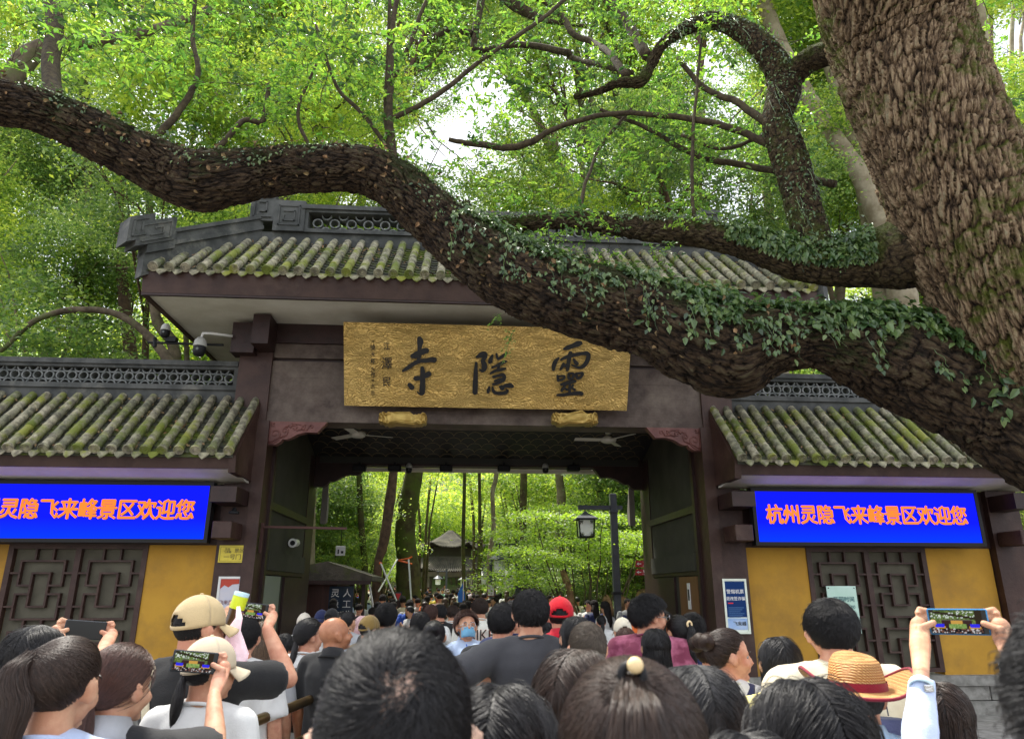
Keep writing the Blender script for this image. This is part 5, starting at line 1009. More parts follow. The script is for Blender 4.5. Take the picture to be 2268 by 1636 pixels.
# maple with flat bright layers
def maple():
    p = at(1300, 1345, 19); E = empty('maple_tree', (p[0], 19, 0), 'bright lime green maple with flat layered sprays by the lantern', 'tree'); mb = MB()
    base = np.array([p[0], 19, 0]); r = np.random.default_rng(77); tips = []
    for (x, y) in ((1180, 1140), (1140, 1185), (1150, 1240), (1160, 1290), (1230, 1130), (1260, 1200), (1300, 1180), (1350, 1200), (1390, 1180), (1430, 1220), (1400, 1240), (1210, 1230), (1250, 1250), (1340, 1150), (1180, 1200), (1150, 1215), (1145, 1262), (1290, 1225), (1230, 1170), (1375, 1215), (1420, 1190), (1310, 1140)):
        t = at(x + r.uniform(-8, 8), y + r.uniform(-6, 6), 19 + r.uniform(-1.6, 1.6)); tips.append(t); s = [base * (1 - q) + t * q + np.array([0, 0, 1.0]) * math.sin(q * 3.1) * -.3 + r.normal(0, .03, 3) for q in np.linspace(0, 1, 9)]; mb.tube(s, np.linspace(.05, .008, 9), 5)
    mb.build('trunk', M_BK1, E, smooth=True); P = []
    for t in tips: k = 750; P.append(t + r.normal(size=(k, 3)) * [.50, .5, .055] + [0, 0, 0]); P[-1][:, 2] -= .10 * ((P[-1][:, 0] - t[0]) ** 2 + (P[-1][:, 1] - t[1]) ** 2)
    P = np.vstack(P); n = len(P); N = r.normal(0, .35, (n, 3)) + [0, 0, 1]; V, F = leaf_batch(P, N, r.normal(size=(n, 3)), r.uniform(.05, .09, n), w=.8); o = link('crown', mesh_np('crown', V - wloc(E), [F]), mat('maple_leaf', (.09, .14, .02), (.07, .115, .02), scale=1, rough=.5, trans=(2.6, 2.5, 1.2), island=.25), E)
maple()
# ================= things fixed to the gate and standing beyond it
def rect_on(px0, py0, px1, py1, Y):
    a = at(px0, py0, Y); b = at(px1, py1, Y); return a[0], b[0], b[2], a[2]
def panel(nm, lab, cat, x0, x1, z0, z1, Y, m, frame_m=None, fw=.02, th=.03, group=None):
    E = empty(nm, ((x0 + x1) / 2, Y, z0), lab, cat, group)
    if frame_m:
        f = MB(); f.box((x0, Y - th, z0), (x0 + fw, Y, z1)); f.box((x1 - fw, Y - th, z0), (x1, Y, z1)); f.box((x0 + fw, Y - th + .001, z0), (x1 - fw, Y, z0 + fw)); f.box((x0 + fw, Y - th + .001, z1 - fw), (x1 - fw, Y, z1)); f.build('frame', frame_m, E)
        MB().box((x0 + fw, Y - th * .6, z0 + fw), (x1 - fw, Y - .001, z1 - fw)).build('panel', m, E)
    else: MB().box((x0, Y - th, z0), (x1, Y, z1)).build('panel', m, E)
    return E
def ptext(E, s, x, z, Y, size, m, bold=.0, **k): return text(s, (x, Y, z), size, m, E, depth=.001, bold=bold, **k)
M_INK = mat('ink', (.02, .02, .02), rough=.5); M_RED = mat('print_red', srgb(205, 40, 40), rough=.4); M_WH = mat('print_white', (.8, .8, .8), rough=.4); M_TEAL = mat('print_teal', srgb(50, 100, 110), rough=.5); M_ORG = mat('print_orange', srgb(220, 110, 50), rough=.4)
# brass plaque
x0, x1, z0, z1 = X(-4.0) + .05, X(-4.0) + .42, 2.07, 2.32
x0, x1 = at(484, 1226, 10.86)[0], at(546, 1226, 10.86)[0]; z0 = at(515, 1245, 10.86)[2]; z1 = at(515, 1207, 10.86)[2]
E = panel('plaque', 'yellow brass plaque with gate number on the left pillar', 'plaque', x0, x1, z0, z1, 10.898, mat('brass', srgb(206, 188, 70), srgb(190, 170, 60), rough=.4, metal=.3, scale=8))
cx = (x0 + x1) / 2; h = z1 - z0; ptext(E, '景区', cx + .09, z0 + h * .68, 10.866, .07, M_INK); ptext(E, '灵隐', cx - .08, z0 + h * .76, 10.866, .04, M_INK); ptext(E, '飞来峰', cx - .08, z0 + h * .60, 10.866, .04, M_INK); ptext(E, '一号门', cx, z0 + h * .30, 10.866, .085, M_INK)
V = MB(); b_ = .02
for a in ((x0 + b_, z0 + b_, x1 - b_, z0 + b_ + .003), (x0 + b_, z1 - b_ - .003, x1 - b_, z1 - b_), (x0 + b_, z0 + b_, x0 + b_ + .003, z1 - b_), (x1 - b_ - .003, z0 + b_, x1 - b_, z1 - b_)): V.box((a[0], 10.864, a[1]), (a[2], 10.868, a[3]))
V.build('border_line', M_INK, E)
# white framed poster under it
x0, x1 = at(478, 1330, 10.86)[0], at(531, 1330, 10.86)[0]; z1 = at(505, 1276, 10.86)[2]; z0 = z1 - .80
E = panel('poster', 'white framed notice with red cloud picture on the left pillar', 'poster', x0, x1, z0, z1, 10.895, mat('poster_paper', srgb(205, 200, 205), srgb(190, 190, 205), rough=.4), M_WPL, .03)
V = MB(); V.prism([(x0 + .035, z1 - .035), (x0 + .035, z1 - .17), (x0 + .09, z1 - .12), (x0 + .15, z1 - .15), (x0 + .20, z1 - .11), (x1 - .04, z1 - .1), (x1 - .04, z1 - .035)], lambda a, b: (a, 10.875, b), lambda a, b: (a, 10.872, b)); V.build('red_cloud', mat('print_brick', srgb(178, 60, 42), rough=.5), E)
ptext(E, '飞来灵隐', (x0 + x1) / 2, z1 - .36, 10.872, .065, mat('print_brown', srgb(110, 50, 40)))
# blue ticket screen on the right pillar
x0, x1 = at(1604, 1340, 10.86)[0], at(1657, 1340, 10.86)[0]; z1 = at(1630, 1281, 10.86)[2]; z0 = at(1630, 1403, 10.86)[2]
E = panel('notice_display', 'white framed blue notice display on the right pillar', 'display', x0, x1, z0, z1, 10.895, mat('paper_white', srgb(235, 240, 232)), mat('frame_cream', srgb(232, 238, 222), rough=.3), .03, .05)
zs = z0 + (z1 - z0) * .30; m_b = mat('screen_navy', (.005, .01, .03), emit=(srgb(16, 50, 105), .35), rough=.5, spec=.1); MB().box((x0 + .035, 10.855, zs), (x1 - .035, 10.864, z1 - .04)).build('screen', m_b, E)
m_wt = mat('screen_white', (0, 0, 0), emit=((.85, .85, .85), .4)); m_rd = mat('screen_red', (0, 0, 0), emit=(srgb(225, 50, 50), .4)); cx = (x0 + x1) / 2
ptext(E, '警惕机票', cx, z1 - .19, 10.852, .068, m_wt); ptext(E, '退改签诈骗', cx, z1 - .29, 10.852, .060, m_wt); 
for i in range(7): MB().box((x0 + .06, 10.852, z1 - .42 - i * .028), (x1 - .07 - .03 * (i % 3), 10.8545, z1 - .415 - i * .028)).build('text_line', mat('screen_blue_text', (0, 0, 0), emit=(srgb(110, 160, 210), .35)), E)
MB().box((x0 + .06, 10.8515, z1 - .36), (x0 + .14, 10.8545, z1 - .345)).build('red_line', m_rd, E)
MB().box((x0 + .035, 10.857, z0 + .06), (x1 - .035, 10.864, zs - .02)).build('lower_sheet', mat('pale_blue_sheet', srgb(160, 190, 235), srgb(185, 205, 235), scale=8), E); ptext(E, '飞来峰', cx + .03, z0 + .14, 10.852, .07, M_INK)
# opening-hours board on the right lattice
def quadp(px, py): return at(px, py, 10.96)
x0, x1 = at(1830, 1300, 10.94)[0], at(1906, 1400, 10.94)[0] - .05; x1 = x0 + .47; z1 = at(1860, 1297, 10.94)[2]; z0 = at(1880, 1402, 10.94)[2]
E = panel('hours_board', 'pale green opening hours board hung on the right lattice', 'sign', x0, x1, z0, z1, 10.95, mat('board_mint', srgb(205, 232, 222), srgb(190, 222, 205), scale=2), None, th=.012)
cx = (x0 + x1) / 2 + .02; ptext(E, '开园时间', cx, z1 - .20, 10.935, .085, M_TEAL, .001); ptext(E, '07:00-18:00', cx, z1 - .31, 10.935, .07, M_TEAL); ptext(E, '停止售票 游人进园', cx, z1 - .49, 10.935, .035, M_TEAL); ptext(E, '17:30', cx, z1 - .56, 10.935, .035, M_TEAL)
for xx in (x0 + .03, x1 - .03):
    for zz in (z0 + .03, z1 - .03): V = MB(); V.cyl((xx, 10.93, zz), (xx, 10.95, zz), .008); V.build('screw', M_BLK2, E)
# small notice on passage door, right
E = panel('door_notice', 'narrow white notice on the brown door inside the gate', 'notice', 0, .001, 0, .001, 0, M_WH) if False else None
p = at(1515, 1318, 12.2); E = empty('door_notice', (X(3.455), 12.2, p[2] - .2), 'narrow white notice on the brown door inside the gate', 'notice'); MB().box((X(3.448), 12.1, p[2] - .22), (X(3.458), 12.24, p[2] + .2)).build('sheet', M_WH, E); MB().box((X(3.445), 12.13, p[2] - .08), (X(3.447), 12.21, p[2] + .1)).build('print', M_INK, E)
# CCTV cameras
def dome(px, py, Y, lab, s=1.0, arm=None):
    p = at(px, py, Y); E = empty('security_camera', tuple(p), lab, 'camera', 'security cameras on the gate')
    MB().lathe([(0, .13 * s), (.05 * s, .125 * s), (.085 * s, .08 * s), (.10 * s, 0), (.10 * s, -.02 * s), (.095 * s, -.02 * s)], p, 20).build('housing', mat('camera_shell', (.42, .42, .40), rough=.4), E, smooth=True)
    MB().lathe([(.093 * s, -.02 * s), (.095 * s, -.10 * s), (.07 * s, -.16 * s), (0, -.18 * s)], p, 20).build('dome', M_BLK2, E, smooth=True)
    b = MB(); b.cyl(p + [0, -.094 * s, -.08 * s], p + [0, -.10 * s, -.08 * s], .022 * s, 12); b.build('lens', mat('lens_glass', (.1, .11, .1), rough=.05), E)
    if arm is not None: b = MB(); b.tube(arm(p), .022 * s, 8); b.build('arm', M_WPL, E, smooth=True)
    return E
dome(443, 765, 10.5, 'white domed security camera on an arm at the left gate corner', 1.0, lambda p: [p + [0, 0, .12], p + [.02, 0, .2], p + [.12, .05, .22], p + [.42, .15, .22]])
dome(367, 730, 10.7, 'smaller white camera with lamp ring on the black rod, left of the domed one', .75)
Eb = empty('camera_rod', tuple(at(500, 760, 10.8)), 'black horizontal rod carrying the camera at the left gate corner', 'rod'); a = at(327, 758, 10.75); b = at(495, 764, 10.75); V = MB(); V.cyl(a, b, .02, 8); V.build('rod', M_BLK2, Eb); V = MB(); V.cyl(at(343, 768, 10.75), at(343, 748, 10.75), .03, 8); V.cbox(at(380, 752, 10.75), (.16, .1, .08)); V.cyl(at(370, 752, 10.75), at(368, 738, 10.75), .015); V.build('clamp', M_BLK2, Eb)
p = at(652, 1203, 13.2); E = empty('bullet_camera', tuple(p), 'white bullet camera inside the left passage wall', 'camera'); V = MB(); V.tube([p + [0, -.14, 0], p + [0, .16, .02]], [.075, .065], 16); V.build('body', M_WPL, E, smooth=False); V = MB(); V.torus(p + [0, -.145, 0], .068, .012); V.build('ring', M_WPL, E); V = MB(); V.cyl(p + [0, -.146, 0], p + [0, -.15, 0], .045, 14); V.build('lens', M_BLK2, E); V = MB(); V.cbox(p + [-.12, .1, .02], (.18, .06, .06)); V.cbox(p + [-.2, .1, -.08], (.05, .2, .3)); V.build('mount', M_BLK2, E)
# speaker on the bracket block + rod sign
p = at(518, 1137, 10.6); E = empty('siren', tuple(p), 'small black siren lamp standing on the left bracket block', 'lamp'); MB().lathe([(0, .09), (.02, .09), (.04, .04), (.07, .03), (.075, 0), (0, 0)], p, 12).build('body', M_BLK2, E)
E = empty('sign_rod', tuple(at(580, 1168, 11.4)), 'rusty horizontal rod reaching out from the left gate pillar', 'rod'); V = MB(); a = at(578, 1166, 11.2); b = at(768, 1170, 11.2); V.cbox((a + b) / 2, (b[0] - a[0], .05, .035), ry=math.atan2(a[2] - b[2], b[0] - a[0])); V.cbox(at(579, 1190, 11.2), (.04, .06, .45)); V.build('rod', mat('rusty_iron', srgb(78, 52, 48), rough=.8, bump=.3), E)
p = at(754, 1219, 15.2); E = empty('hanging_sign', tuple(p), 'small white square sign with black symbols hanging in the opening', 'sign'); V = MB(); V.cbox(p, (.20, .03, .20), bev=.012); V.build('plate', M_WPL, E); V = MB(); V.cbox(p + [-.04, -.017, -.02], (.03, .004, .09)); V.cbox(p + [.04, -.017, -.03], (.05, .004, .05)); V.build('symbol', M_INK, E); V = MB(); V.cyl(p + [0, 0, .1], p + [0, 0, .62], .008); V.build('hanger', M_BLK2, E)
# floodlights under the rear beam
for (px, kind) in ((796, 'b'), (874, 'b'), (988, 'b'), (1116, 'b'), (1270, 'b'), (906, 'd'), (1208, 'd')):
    p = at(px, 1037, 14.8)
    if kind == 'b':
        E = empty('floodlight', tuple(p), 'black box lamp under the rear beam, %s' % {796: 'leftmost of the row', 874: 'second from the left', 988: 'third from the left', 1116: 'fourth, right of the centre', 1270: 'rightmost of the row'}[px], 'lamp', 'lamps under the rear beam'); V = MB(); V.cbox(p, (.27, .18, .13), bev=.02); V.build('housing', M_BLK2, E); V = MB(); V.cbox(p + [0, 0, .09], (.05, .05, .08)); V.build('bracket', M_BLK2, E)
    else: dome(px, 1035, 14.8, 'small dark dome camera under the rear beam, %s' % ('between the left lamps' if px < 1000 else 'left of the rightmost lamp'), .7)
# side awning flaps at the rear opening
for s, xs_ in ((-1, ((686, 1072), (697, 1150))), (1, ((1402, 1075), (1424, 1150)))):
    u = 3.30; E = empty('awning', (X(s * u), 15.3, 3.2), 'grey folded awning at the rear opening, %s side' % ('left' if s < 0 else 'right'), 'awning'); V = MB(); V.prism([(15.2, 3.95), (15.45, 3.4), (15.4, 3.15), (15.22, 3.1)], lambda a, b: (X(s * (u + .06)), a, b), lambda a, b: (X(s * (u - .06)), a, b)); V.build('cloth', mat('awning_grey', srgb(120, 116, 108), rough=.9), E)
# ---------- lantern post
def iron(a): return a
p0 = at(1372, 1365, 17); p1 = at(1357, 1093, 17); px_ = p1[0]; E = empty('lantern_post', (px_, 17, 0), 'grey lantern post with a cross arm beyond the gate', 'lamp post'); V = MB(); V.cbox((px_, 17, p1[2] / 2), (.16, .16, p1[2]), bev=.012); V.build('post', M_IRON, E)
za = at(1357, 1124, 17)[2]; xa = at(1280, 1124, 17)[0]; xb = at(1378, 1124, 17)[0]; V = MB(); V.cbox(((xa + px_ - .08) / 2, 17, za), (px_ - .08 - xa, .09, .10)); V.cbox(((xb + px_ + .08) / 2, 17, za), (xb - px_ - .08, .09, .10)); V.build('arm', M_IRON, E)
zc = at(1357, 1136, 17)[2]; V = MB(); V.lathe([(.08, 0), (.14, .01), (.14, .05), (.10, .08), (.08, .08)], (px_, 17, zc), 4, M=Matrix.Rotation(math.pi / 4, 4, 'Z')); V.build('collar', M_IRON, E); V = MB(); V.cbox((px_, 17, at(1360, 1313, 17)[2]), (.22, .22, .06)); V.build('clamp', M_BLK2, E)
pl = at(1297, 1165, 17); lx, lz = pl[0], pl[2]; L_ = empty('hanging_lantern', (lx, 17, lz), 'square white lantern with dark pagoda roof hanging from the post arm', 'lantern')
R4 = Matrix.Rotation(math.pi / 4, 4, 'Z'); V = MB(); V.lathe([(.0, .36), (.03, .35), (.12, .29), (.36, .18), (.37, .15), (.30, .15)], (lx, 17, lz), 4, M=R4); V.build('roof', M_IRON, L_)
V = MB()
for sx in (-1, 1):
    for sy in (-1, 1): V.tube([(lx + sx * .185, 17 + sy * .185, lz + .16), (lx + sx * .165, 17 + sy * .165, lz - .27)], .016, 4)
for zz, w_ in ((.15, .37), (-.25, .33)):
    V.cbox((lx, 17 - w_ / 2, lz + zz), (w_, .03, .03)); V.cbox((lx, 17 + w_ / 2, lz + zz), (w_, .03, .03)); V.cbox((lx - w_ / 2, 17, lz + zz), (.03, w_, .03)); V.cbox((lx + w_ / 2, 17, lz + zz), (.03, w_, .03))
for sx in (-1, 1):
    for sz, zz in ((1, -.22), (-1, .11)):
        for k in range(3): V.cbox((lx + sx * (.15 - k * .03), 16.83, lz + zz + sz * .03 * (2 - k) * .5), (.012, .012, .03 * (3 - k))); V.cbox((lx + sx * (.14 - k * .02), 16.829, lz + zz + sz * .03 * k), (.03 * (3 - k), .012, .012))
V.build('frame', M_BLK2, L_); V = MB(); V.lathe([(.235, .14), (.205, -.24), (0, -.24)], (lx, 17, lz), 4, M=R4); V.build('glass', mat('milk_glass', srgb(225, 230, 226), rough=.3, trans=(.3, .3, .3)), L_)
V = MB(); V.cyl((lx, 17, lz + .34), (lx, 17, za - .05), .018); V.cyl((lx, 17, lz - .24), (lx, 17, lz - .34), .02); V.build('hanger', M_IRON, L_)
for i, (zz0, zz1, t1, t2, lab) in enumerate(((1240, 1256, '飞来峰造像', 'Feilai Peak Grottoes', 'upper red arrow sign half hidden by the right pillar'), (1259, 1274, '玉液幽兰', 'Natural Landscape', 'lower red arrow sign half hidden by the right pillar'))):
    a = at(1406, zz0, 16.5); b = at(1450, zz1, 16.5); E = empty('arrow_sign', (a[0], 16.5, b[2]), lab, 'sign', 'red arrow signs'); V = MB(); V.prism([(a[0], b[2] + .01), (b[0] + .3, b[2] - .02), (b[0] + .3, a[2]), (a[0] + .02, a[2] - .01)], lambda p, q: (p, 16.48, q), lambda p, q: (p, 16.5, q)); V.build('plate', mat('sign_red', srgb(150, 36, 40), rough=.5), E)
    zc = (a[2] + b[2]) / 2; ptext(E, t1, a[0] + .17, zc + .015, 16.478, .075, M_WH, align='LEFT'); ptext(E, t2, a[0] + .17, zc - .05, 16.478, .03, M_WH, align='LEFT'); V = MB(); V.box((a[0] + .06, 16.474, zc - .008), (a[0] + .14, 16.478, zc + .008)); V.prism([(a[0] + .03, zc), (a[0] + .08, zc - .035), (a[0] + .08, zc + .035)], lambda p, q: (p, 16.474, q), lambda p, q: (p, 16.478, q)); V.build('arrow', M_WH, E)
# ---------- kiosk
a = at(664, 1305, 17); b = at(826, 1305, 17); kx0, kx1 = a[0] - 1.0, b[0]; kz = 1.98; K = empty('kiosk', ((kx0 + kx1) / 2, 18, 0), 'dark brown wooden kiosk with flat gabled roof behind the left pillar', 'kiosk')
V = MB(); V.box((kx0 + .25, 17.2, 0), (kx1 - .85, 19, kz)); V.build('wall', mat('kiosk_wood', srgb(74, 44, 38), srgb(56, 34, 30), scale=3, rough=.6, stretch=(5, 5, .4)), K)
for xx in (kx1 - .55, kx1 - .28): V = MB(); V.box((xx, 17.2, 0), (xx + .08, 17.3, kz)); V.build('post', M_DARK, K)
V = MB(); V.prism([(kx0, kz + .0), (kx1, kz), (kx1, kz + .10), ((kx0 + kx1) / 2 + .3, kz + .42), (kx0, kz + .12)], lambda p, q: (p, 16.7, q), lambda p, q: (p, 19.4, q)); V.build('roof', mat('bark_roof', srgb(96, 90, 82), srgb(70, 66, 60), srgb(84, 92, 46), scale=5, rough=.95, bump=.5), K)
V = MB(); V.box((kx0 + .02, 16.68, kz - .08), (kx1 - .02, 16.76, kz - .003)); V.build('eave_board', M_DARK, K)
for i, (c0, s) in enumerate(((695 + 40, '灵隐'), (768, '人工讲解'))):
    x = at((738, 765)[i], 1340, 17)[0]; V = MB(); V.box((x - .14, 17.16, .6), (x + .14, 17.198, kz - .12)); V.build('sign_board', mat('kiosk_blue', srgb(16, 40, 62), rough=.3), K)
    for k, ch in enumerate(('灵隐导览', '人工讲解')[i]): text(ch, (x, 17.155, kz - .28 - k * .24), .2, M_WH, K, depth=.001)
# ---------- pavilion
def hexroof(E, c, r0, z0, r1, z1, m, lift, name='roof', nrow=14):
    V = MB(); cx, cy = c; pts = []
    for k in range(6):
        a0 = math.pi / 6 * 0 + k * math.pi / 3; a1 = a0 + math.pi / 3; n = 10; mm = 7
        for i in range(n):
            for j in range(mm - 1):
                q = []
                for (ii, jj) in ((i, j), (i + 1, j), (i + 1, j + 1), (i, j + 1)):
                    t = ii / n; u = jj / (mm - 1); ra = r0 * (1 - u) + r1 * u; A = np.array([math.cos(a0), math.sin(a0)]); B = np.array([math.cos(a1), math.sin(a1)]); p = (A * (1 - t) + B * t) * ra; z = z0 + (z1 - z0) * (u ** 1.5) + lift * (1 - u) ** 2 * (abs(2 * t - 1) ** 3); q.append((cx + p[0], cy + p[1], z))
                V.add(q, [(0, 1, 2, 3)])
        ridge = [(cx + math.cos(a0) * (r0 * (1 - u) + r1 * u), cy + math.sin(a0) * (r0 * (1 - u) + r1 * u), z0 + (z1 - z0) * (u ** 1.5) + lift * (1 - u) ** 2 + .06) for u in np.linspace(-.06, 1, 8)]; V.tube(ridge, .09, 6)
        for i in range(1, 24):
            t = i / 24; s = [(cx + (math.cos(a0) * (1 - t) + math.cos(a1) * t) * (r0 * (1 - u) + r1 * u), cy + (math.sin(a0) * (1 - t) + math.sin(a1) * t) * (r0 * (1 - u) + r1 * u), z0 + (z1 - z0) * (u ** 1.5) + lift * (1 - u) ** 2 * (abs(2 * t - 1) ** 3) + .03) for u in np.linspace(0, 1, 5)]; V.tube(s, .04, 5)
    return V.build(name, m, E)
pc = at(996, 1267, 50); PV = empty('pavilion', (pc[0], 50, 0), 'distant two tiered pavilion with curved grey tiled roofs among trees', 'pavilion'); cxy = (pc[0], 50)
M_PR = mat('pavilion_tile', srgb(84, 80, 66), srgb(58, 55, 47), rough=.9, scale=2); M_PP = mat('pavilion_stone', srgb(140, 136, 126), srgb(116, 112, 104), rough=.9, scale=2)
ez = pc[2]; hexroof(PV, cxy, 3.7, ez, 1.9, ez + .95, M_PR, .2); hexroof(PV, cxy, 2.5, ez + 1.55, .12, ez + 2.75, M_PR, .35)
V = MB()
for k in range(6): a_ = k * math.pi / 3; V.cyl((cxy[0] + 2.8 * math.cos(a_), 50 + 2.8 * math.sin(a_), 0), (cxy[0] + 2.8 * math.cos(a_), 50 + 2.8 * math.sin(a_), ez - .02), .14, 10)
V.build('column', M_PP, PV, kind='stuff')
V = MB(); V.lathe([(2.95, ez - .30), (2.95, ez - .02), (2.7, ez - .02), (2.7, ez - .30), (2.95, ez - .3)], (cxy[0], 50, 0), 6); V.build('beam', M_PP, PV)
V = MB(); V.lathe([(1.45, ez + .85), (1.45, ez + 1.6)], (cxy[0], 50, 0), 6); V.build('upper_wall', mat('pavilion_dark', srgb(70, 66, 58), rough=.9), PV)
V = MB(); V.cbox((cxy[0] - .5, 47.6, ez - .28), (.8, .06, .28)); V.build('plaque', mat('plaque_blue', srgb(26, 34, 48), rough=.5), PV)
# ---------- small lamp posts, signs, flag
def small_lamp(px, py, Y, lab, arm=1):
    p = at(px, py, Y); E = empty('park_lamp', (p[0] + arm * .5, Y, 0), lab, 'lamp post', 'small park lamps beyond the gate'); V = MB(); V.cyl((p[0] + arm * .5, Y, 0), (p[0] + arm * .5, Y, p[2] + .7), .06, 8); V.cyl((p[0] - arm * .1, Y, p[2] + .55), (p[0] + arm * .5, Y, p[2] + .55), .03, 6); V.cyl((p[0], Y, p[2] + .3), (p[0], Y, p[2] + .55), .02, 6); V.build('post', M_IRON, E); MB().lathe([(0, .33), (.07, .3), (.30, .14), (.30, .11), (.18, .11)], (p[0], Y, p[2]), 12).build('shade', M_IRON, E, smooth=False); MB().lathe([(.16, .11), (.15, -.2), (0, -.22)], (p[0], Y, p[2]), 12).build('glass', mat('milk_glass'  , (.7, .7, .7)), E)
small_lamp(1069, 1282, 30, 'park lamp left of the exit sign, nearest of the small lamps'); small_lamp(1027, 1290, 36, 'park lamp in front of the pavilion middle'); small_lamp(970, 1286, 44, 'park lamp under the pavilion eave'); small_lamp(1048, 1288, 48, 'tiny park lamp behind the slender trunk')
small_lamp(1126, 1285, 22, 'dark park lamp beside the map board at the maple')
small_lamp(1106, 1250, 20, 'pale shaded lamp at the left tip of the maple')
small_lamp(744, 1288, 26, 'round white lamp above the kiosk roof')
a = at(1079, 1292, 22); b = at(1095, 1320, 22); E = panel('exit_sign', 'white exit sign with brown frame on a grey post', 'sign', a[0], b[0], b[2], a[2], 22, M_WPL, mat('sign_brown', srgb(110, 50, 46)), .02); cx = (a[0] + b[0]) / 2; ptext(E, '出口', cx, a[2] - .12, 21.975, .09, M_IRON); ptext(E, 'EXIT', cx, a[2] - .2, 21.975, .04, M_IRON); ptext(E, '→', cx, a[2] - .29, 21.975, .12, M_IRON); V = MB(); V.cyl((cx, 22.05, 0), (cx, 22.05, a[2] + .7), .05, 8); V.build('post', M_IRON, E)
a = at(874, 1309, 19); b = at(890, 1331, 19); E = panel('notice_board', 'small dark board with red figure diagram in front of the mossy trunk', 'sign', a[0], b[0], b[2], a[2], 19, mat('board_grey', srgb(84, 88, 88)), M_DARK, .015); cx = (a[0] + b[0]) / 2; V = MB(); V.prism([(cx - .07, a[2] - .05), (cx, a[2] - .22), (cx + .07, a[2] - .05)], lambda p, q: (p, 18.97, q), lambda p, q: (p, 18.975, q)); V.build('red_diagram', M_RED, E); V = MB(); V.box((cx - .1, 18.99, 0), (cx + .1, 19.02, b[2])); V.build('post', M_DARK, E)
a = at(1150, 1250, 21); E = panel('map_board', 'dark map board on a post beside the maple', 'sign', at(1150, 1310, 21)[0], at(1188, 1310, 21)[0], at(1150, 1320, 21)[2], at(1150, 1300, 21)[2], 21, mat('board_dim', srgb(70, 72, 78)), M_DARK, .03); V = MB(); V.box((at(1166, 1310, 21)[0], 21.0, 0), (at(1170, 1310, 21)[0], 21.05, 2.6)); V.build('post', M_IRON, E)
p = at(1024, 1310, 24); E = empty('flag', tuple(p), 'blue guide flag held up over the far crowd', 'flag'); V = MB(); V.tube([p + [.03, 0, -.9], p + [.03, 0, .4]], .012, 5); V.build('pole', M_WPL, E); V = MB(); V.add([p + [.02, 0, .3], p + [-.15, .02, -.05], p + [-.13, .0, -.32], p + [.05, .03, -.38], p + [.10, 0, -.2]], [], [(0, 1, 2), (0, 2, 3), (0, 3, 4)]); V.build('cloth', mat('flag_blue', srgb(40, 105, 190), rough=.8), E)
# tree props: white poles tied with orange straps
def prop_(a, b, Y0, Y1, lab):
    A = at(*a, Y0); B = at(*b, Y1); E = empty('tree_prop', (A[0], A[1], 0), lab, 'prop pole', 'poles propping the mossy tree'); V = MB(); V.cyl(A, B, .022, 8); V.build('pole', mat('prop_steel', srgb(205, 205, 205), rough=.35, metal=.2), E)
prop_((912, 1345), (905, 1238), 18, 18.5, 'upright white prop pole right of the mossy trunk'); prop_((878, 1330), (843, 1246), 18, 18.5, 'white prop pole slanting down to the right'); prop_((838, 1310), (880, 1238), 20, 21, 'pale prop pole slanting up to the mossy trunk'); prop_((828, 1350), (818, 1293), 17, 17, 'short thin prop pole beside the kiosk')
E = empty('orange_strap', tuple(at(895, 1242, 18.5)), 'orange straps tying the prop poles to the mossy trunk', 'strap'); V = MB(); V.tube([at(883, 1240, 19), at(905, 1236, 18.6), at(913, 1232, 18.6)], .02, 5); V.tube([at(883, 1241, 19), at(912, 1248, 18.6)], .02, 5); V.tube([at(840, 1246, 18.5), at(846, 1248, 18.5)], .03, 5); V.build('strap', mat('strap_orange', srgb(232, 110, 50), rough=.7), E)
E = empty('orange_strap', tuple(at(911, 1332, 18)), 'short orange strap low on the upright prop pole', 'strap'); V = MB(); V.tube([at(906, 1330, 18), at(915, 1336, 18)], .025, 5); V.build('strap', MATS['strap_orange'], E)
# rocks right
M_ROCK = mat('pitted_rock', srgb(168, 134, 104), srgb(128, 98, 74), srgb(92, 74, 58), scale=5, rough=.95, bump=.8, bscale=12, c3scale=3)
def rock(px0, px1, py0, Y, lab, seed):
    a = at(px0, py0, Y); b = at(px1, py0, Y); cx = (a[0] + b[0]) / 2; rx = (b[0] - a[0]) / 2; H = a[2]; n, m = 48, 36; T_, P_ = np.meshgrid(np.linspace(0, 2 * math.pi, n), np.linspace(0, math.pi, m), indexing='ij')
    d = 1 + .7 * (fbm(np.cos(T_) * 2 + 5 + seed, np.cos(P_) * 3 + np.sin(T_) * 2, 4, seed) - .45) - .3 * (cell(T_ * 3, P_ * 4, seed)[0] < .25); grid('scholar_rock', cx + rx * d * np.cos(T_) * np.sin(P_), Y + rx * .7 * d * np.sin(T_) * np.sin(P_), H / 2 + H / 2 * np.cos(P_) * (.8 + .2 * d), M_ROCK, None, label=lab, category='rock') if False else None
    o = grid('scholar_rock', cx + rx * d * np.cos(T_) * np.sin(P_), Y + rx * .7 * d * np.sin(T_) * np.sin(P_), H / 2 + H / 2 * np.cos(P_) * (.8 + .2 * d), M_ROCK, None); tag(o, lab, 'rock', 'pitted rocks right of the path')
rock(1325, 1358, 1318, 18.5, 'pitted tan rock left of the lantern post foot', 3); rock(1362, 1400, 1322, 18, 'pitted tan rock right of the lantern post foot', 7); rock(1395, 1450, 1305, 19, 'largest pitted tan rock beside the right pillar', 9); rock(1285, 1330, 1340, 18, 'low pitted tan rock left of the others', 12); 
named_trunk('knotted_stump', [(1268, 1360, 9, 18.5), (1262, 1310, 8, 18.5), (1252, 1280, 8, 18.5), (1245, 1262, 5, 18.5)], M_ROCK, 'gnarled tan stump with broken limbs under the maple', None)
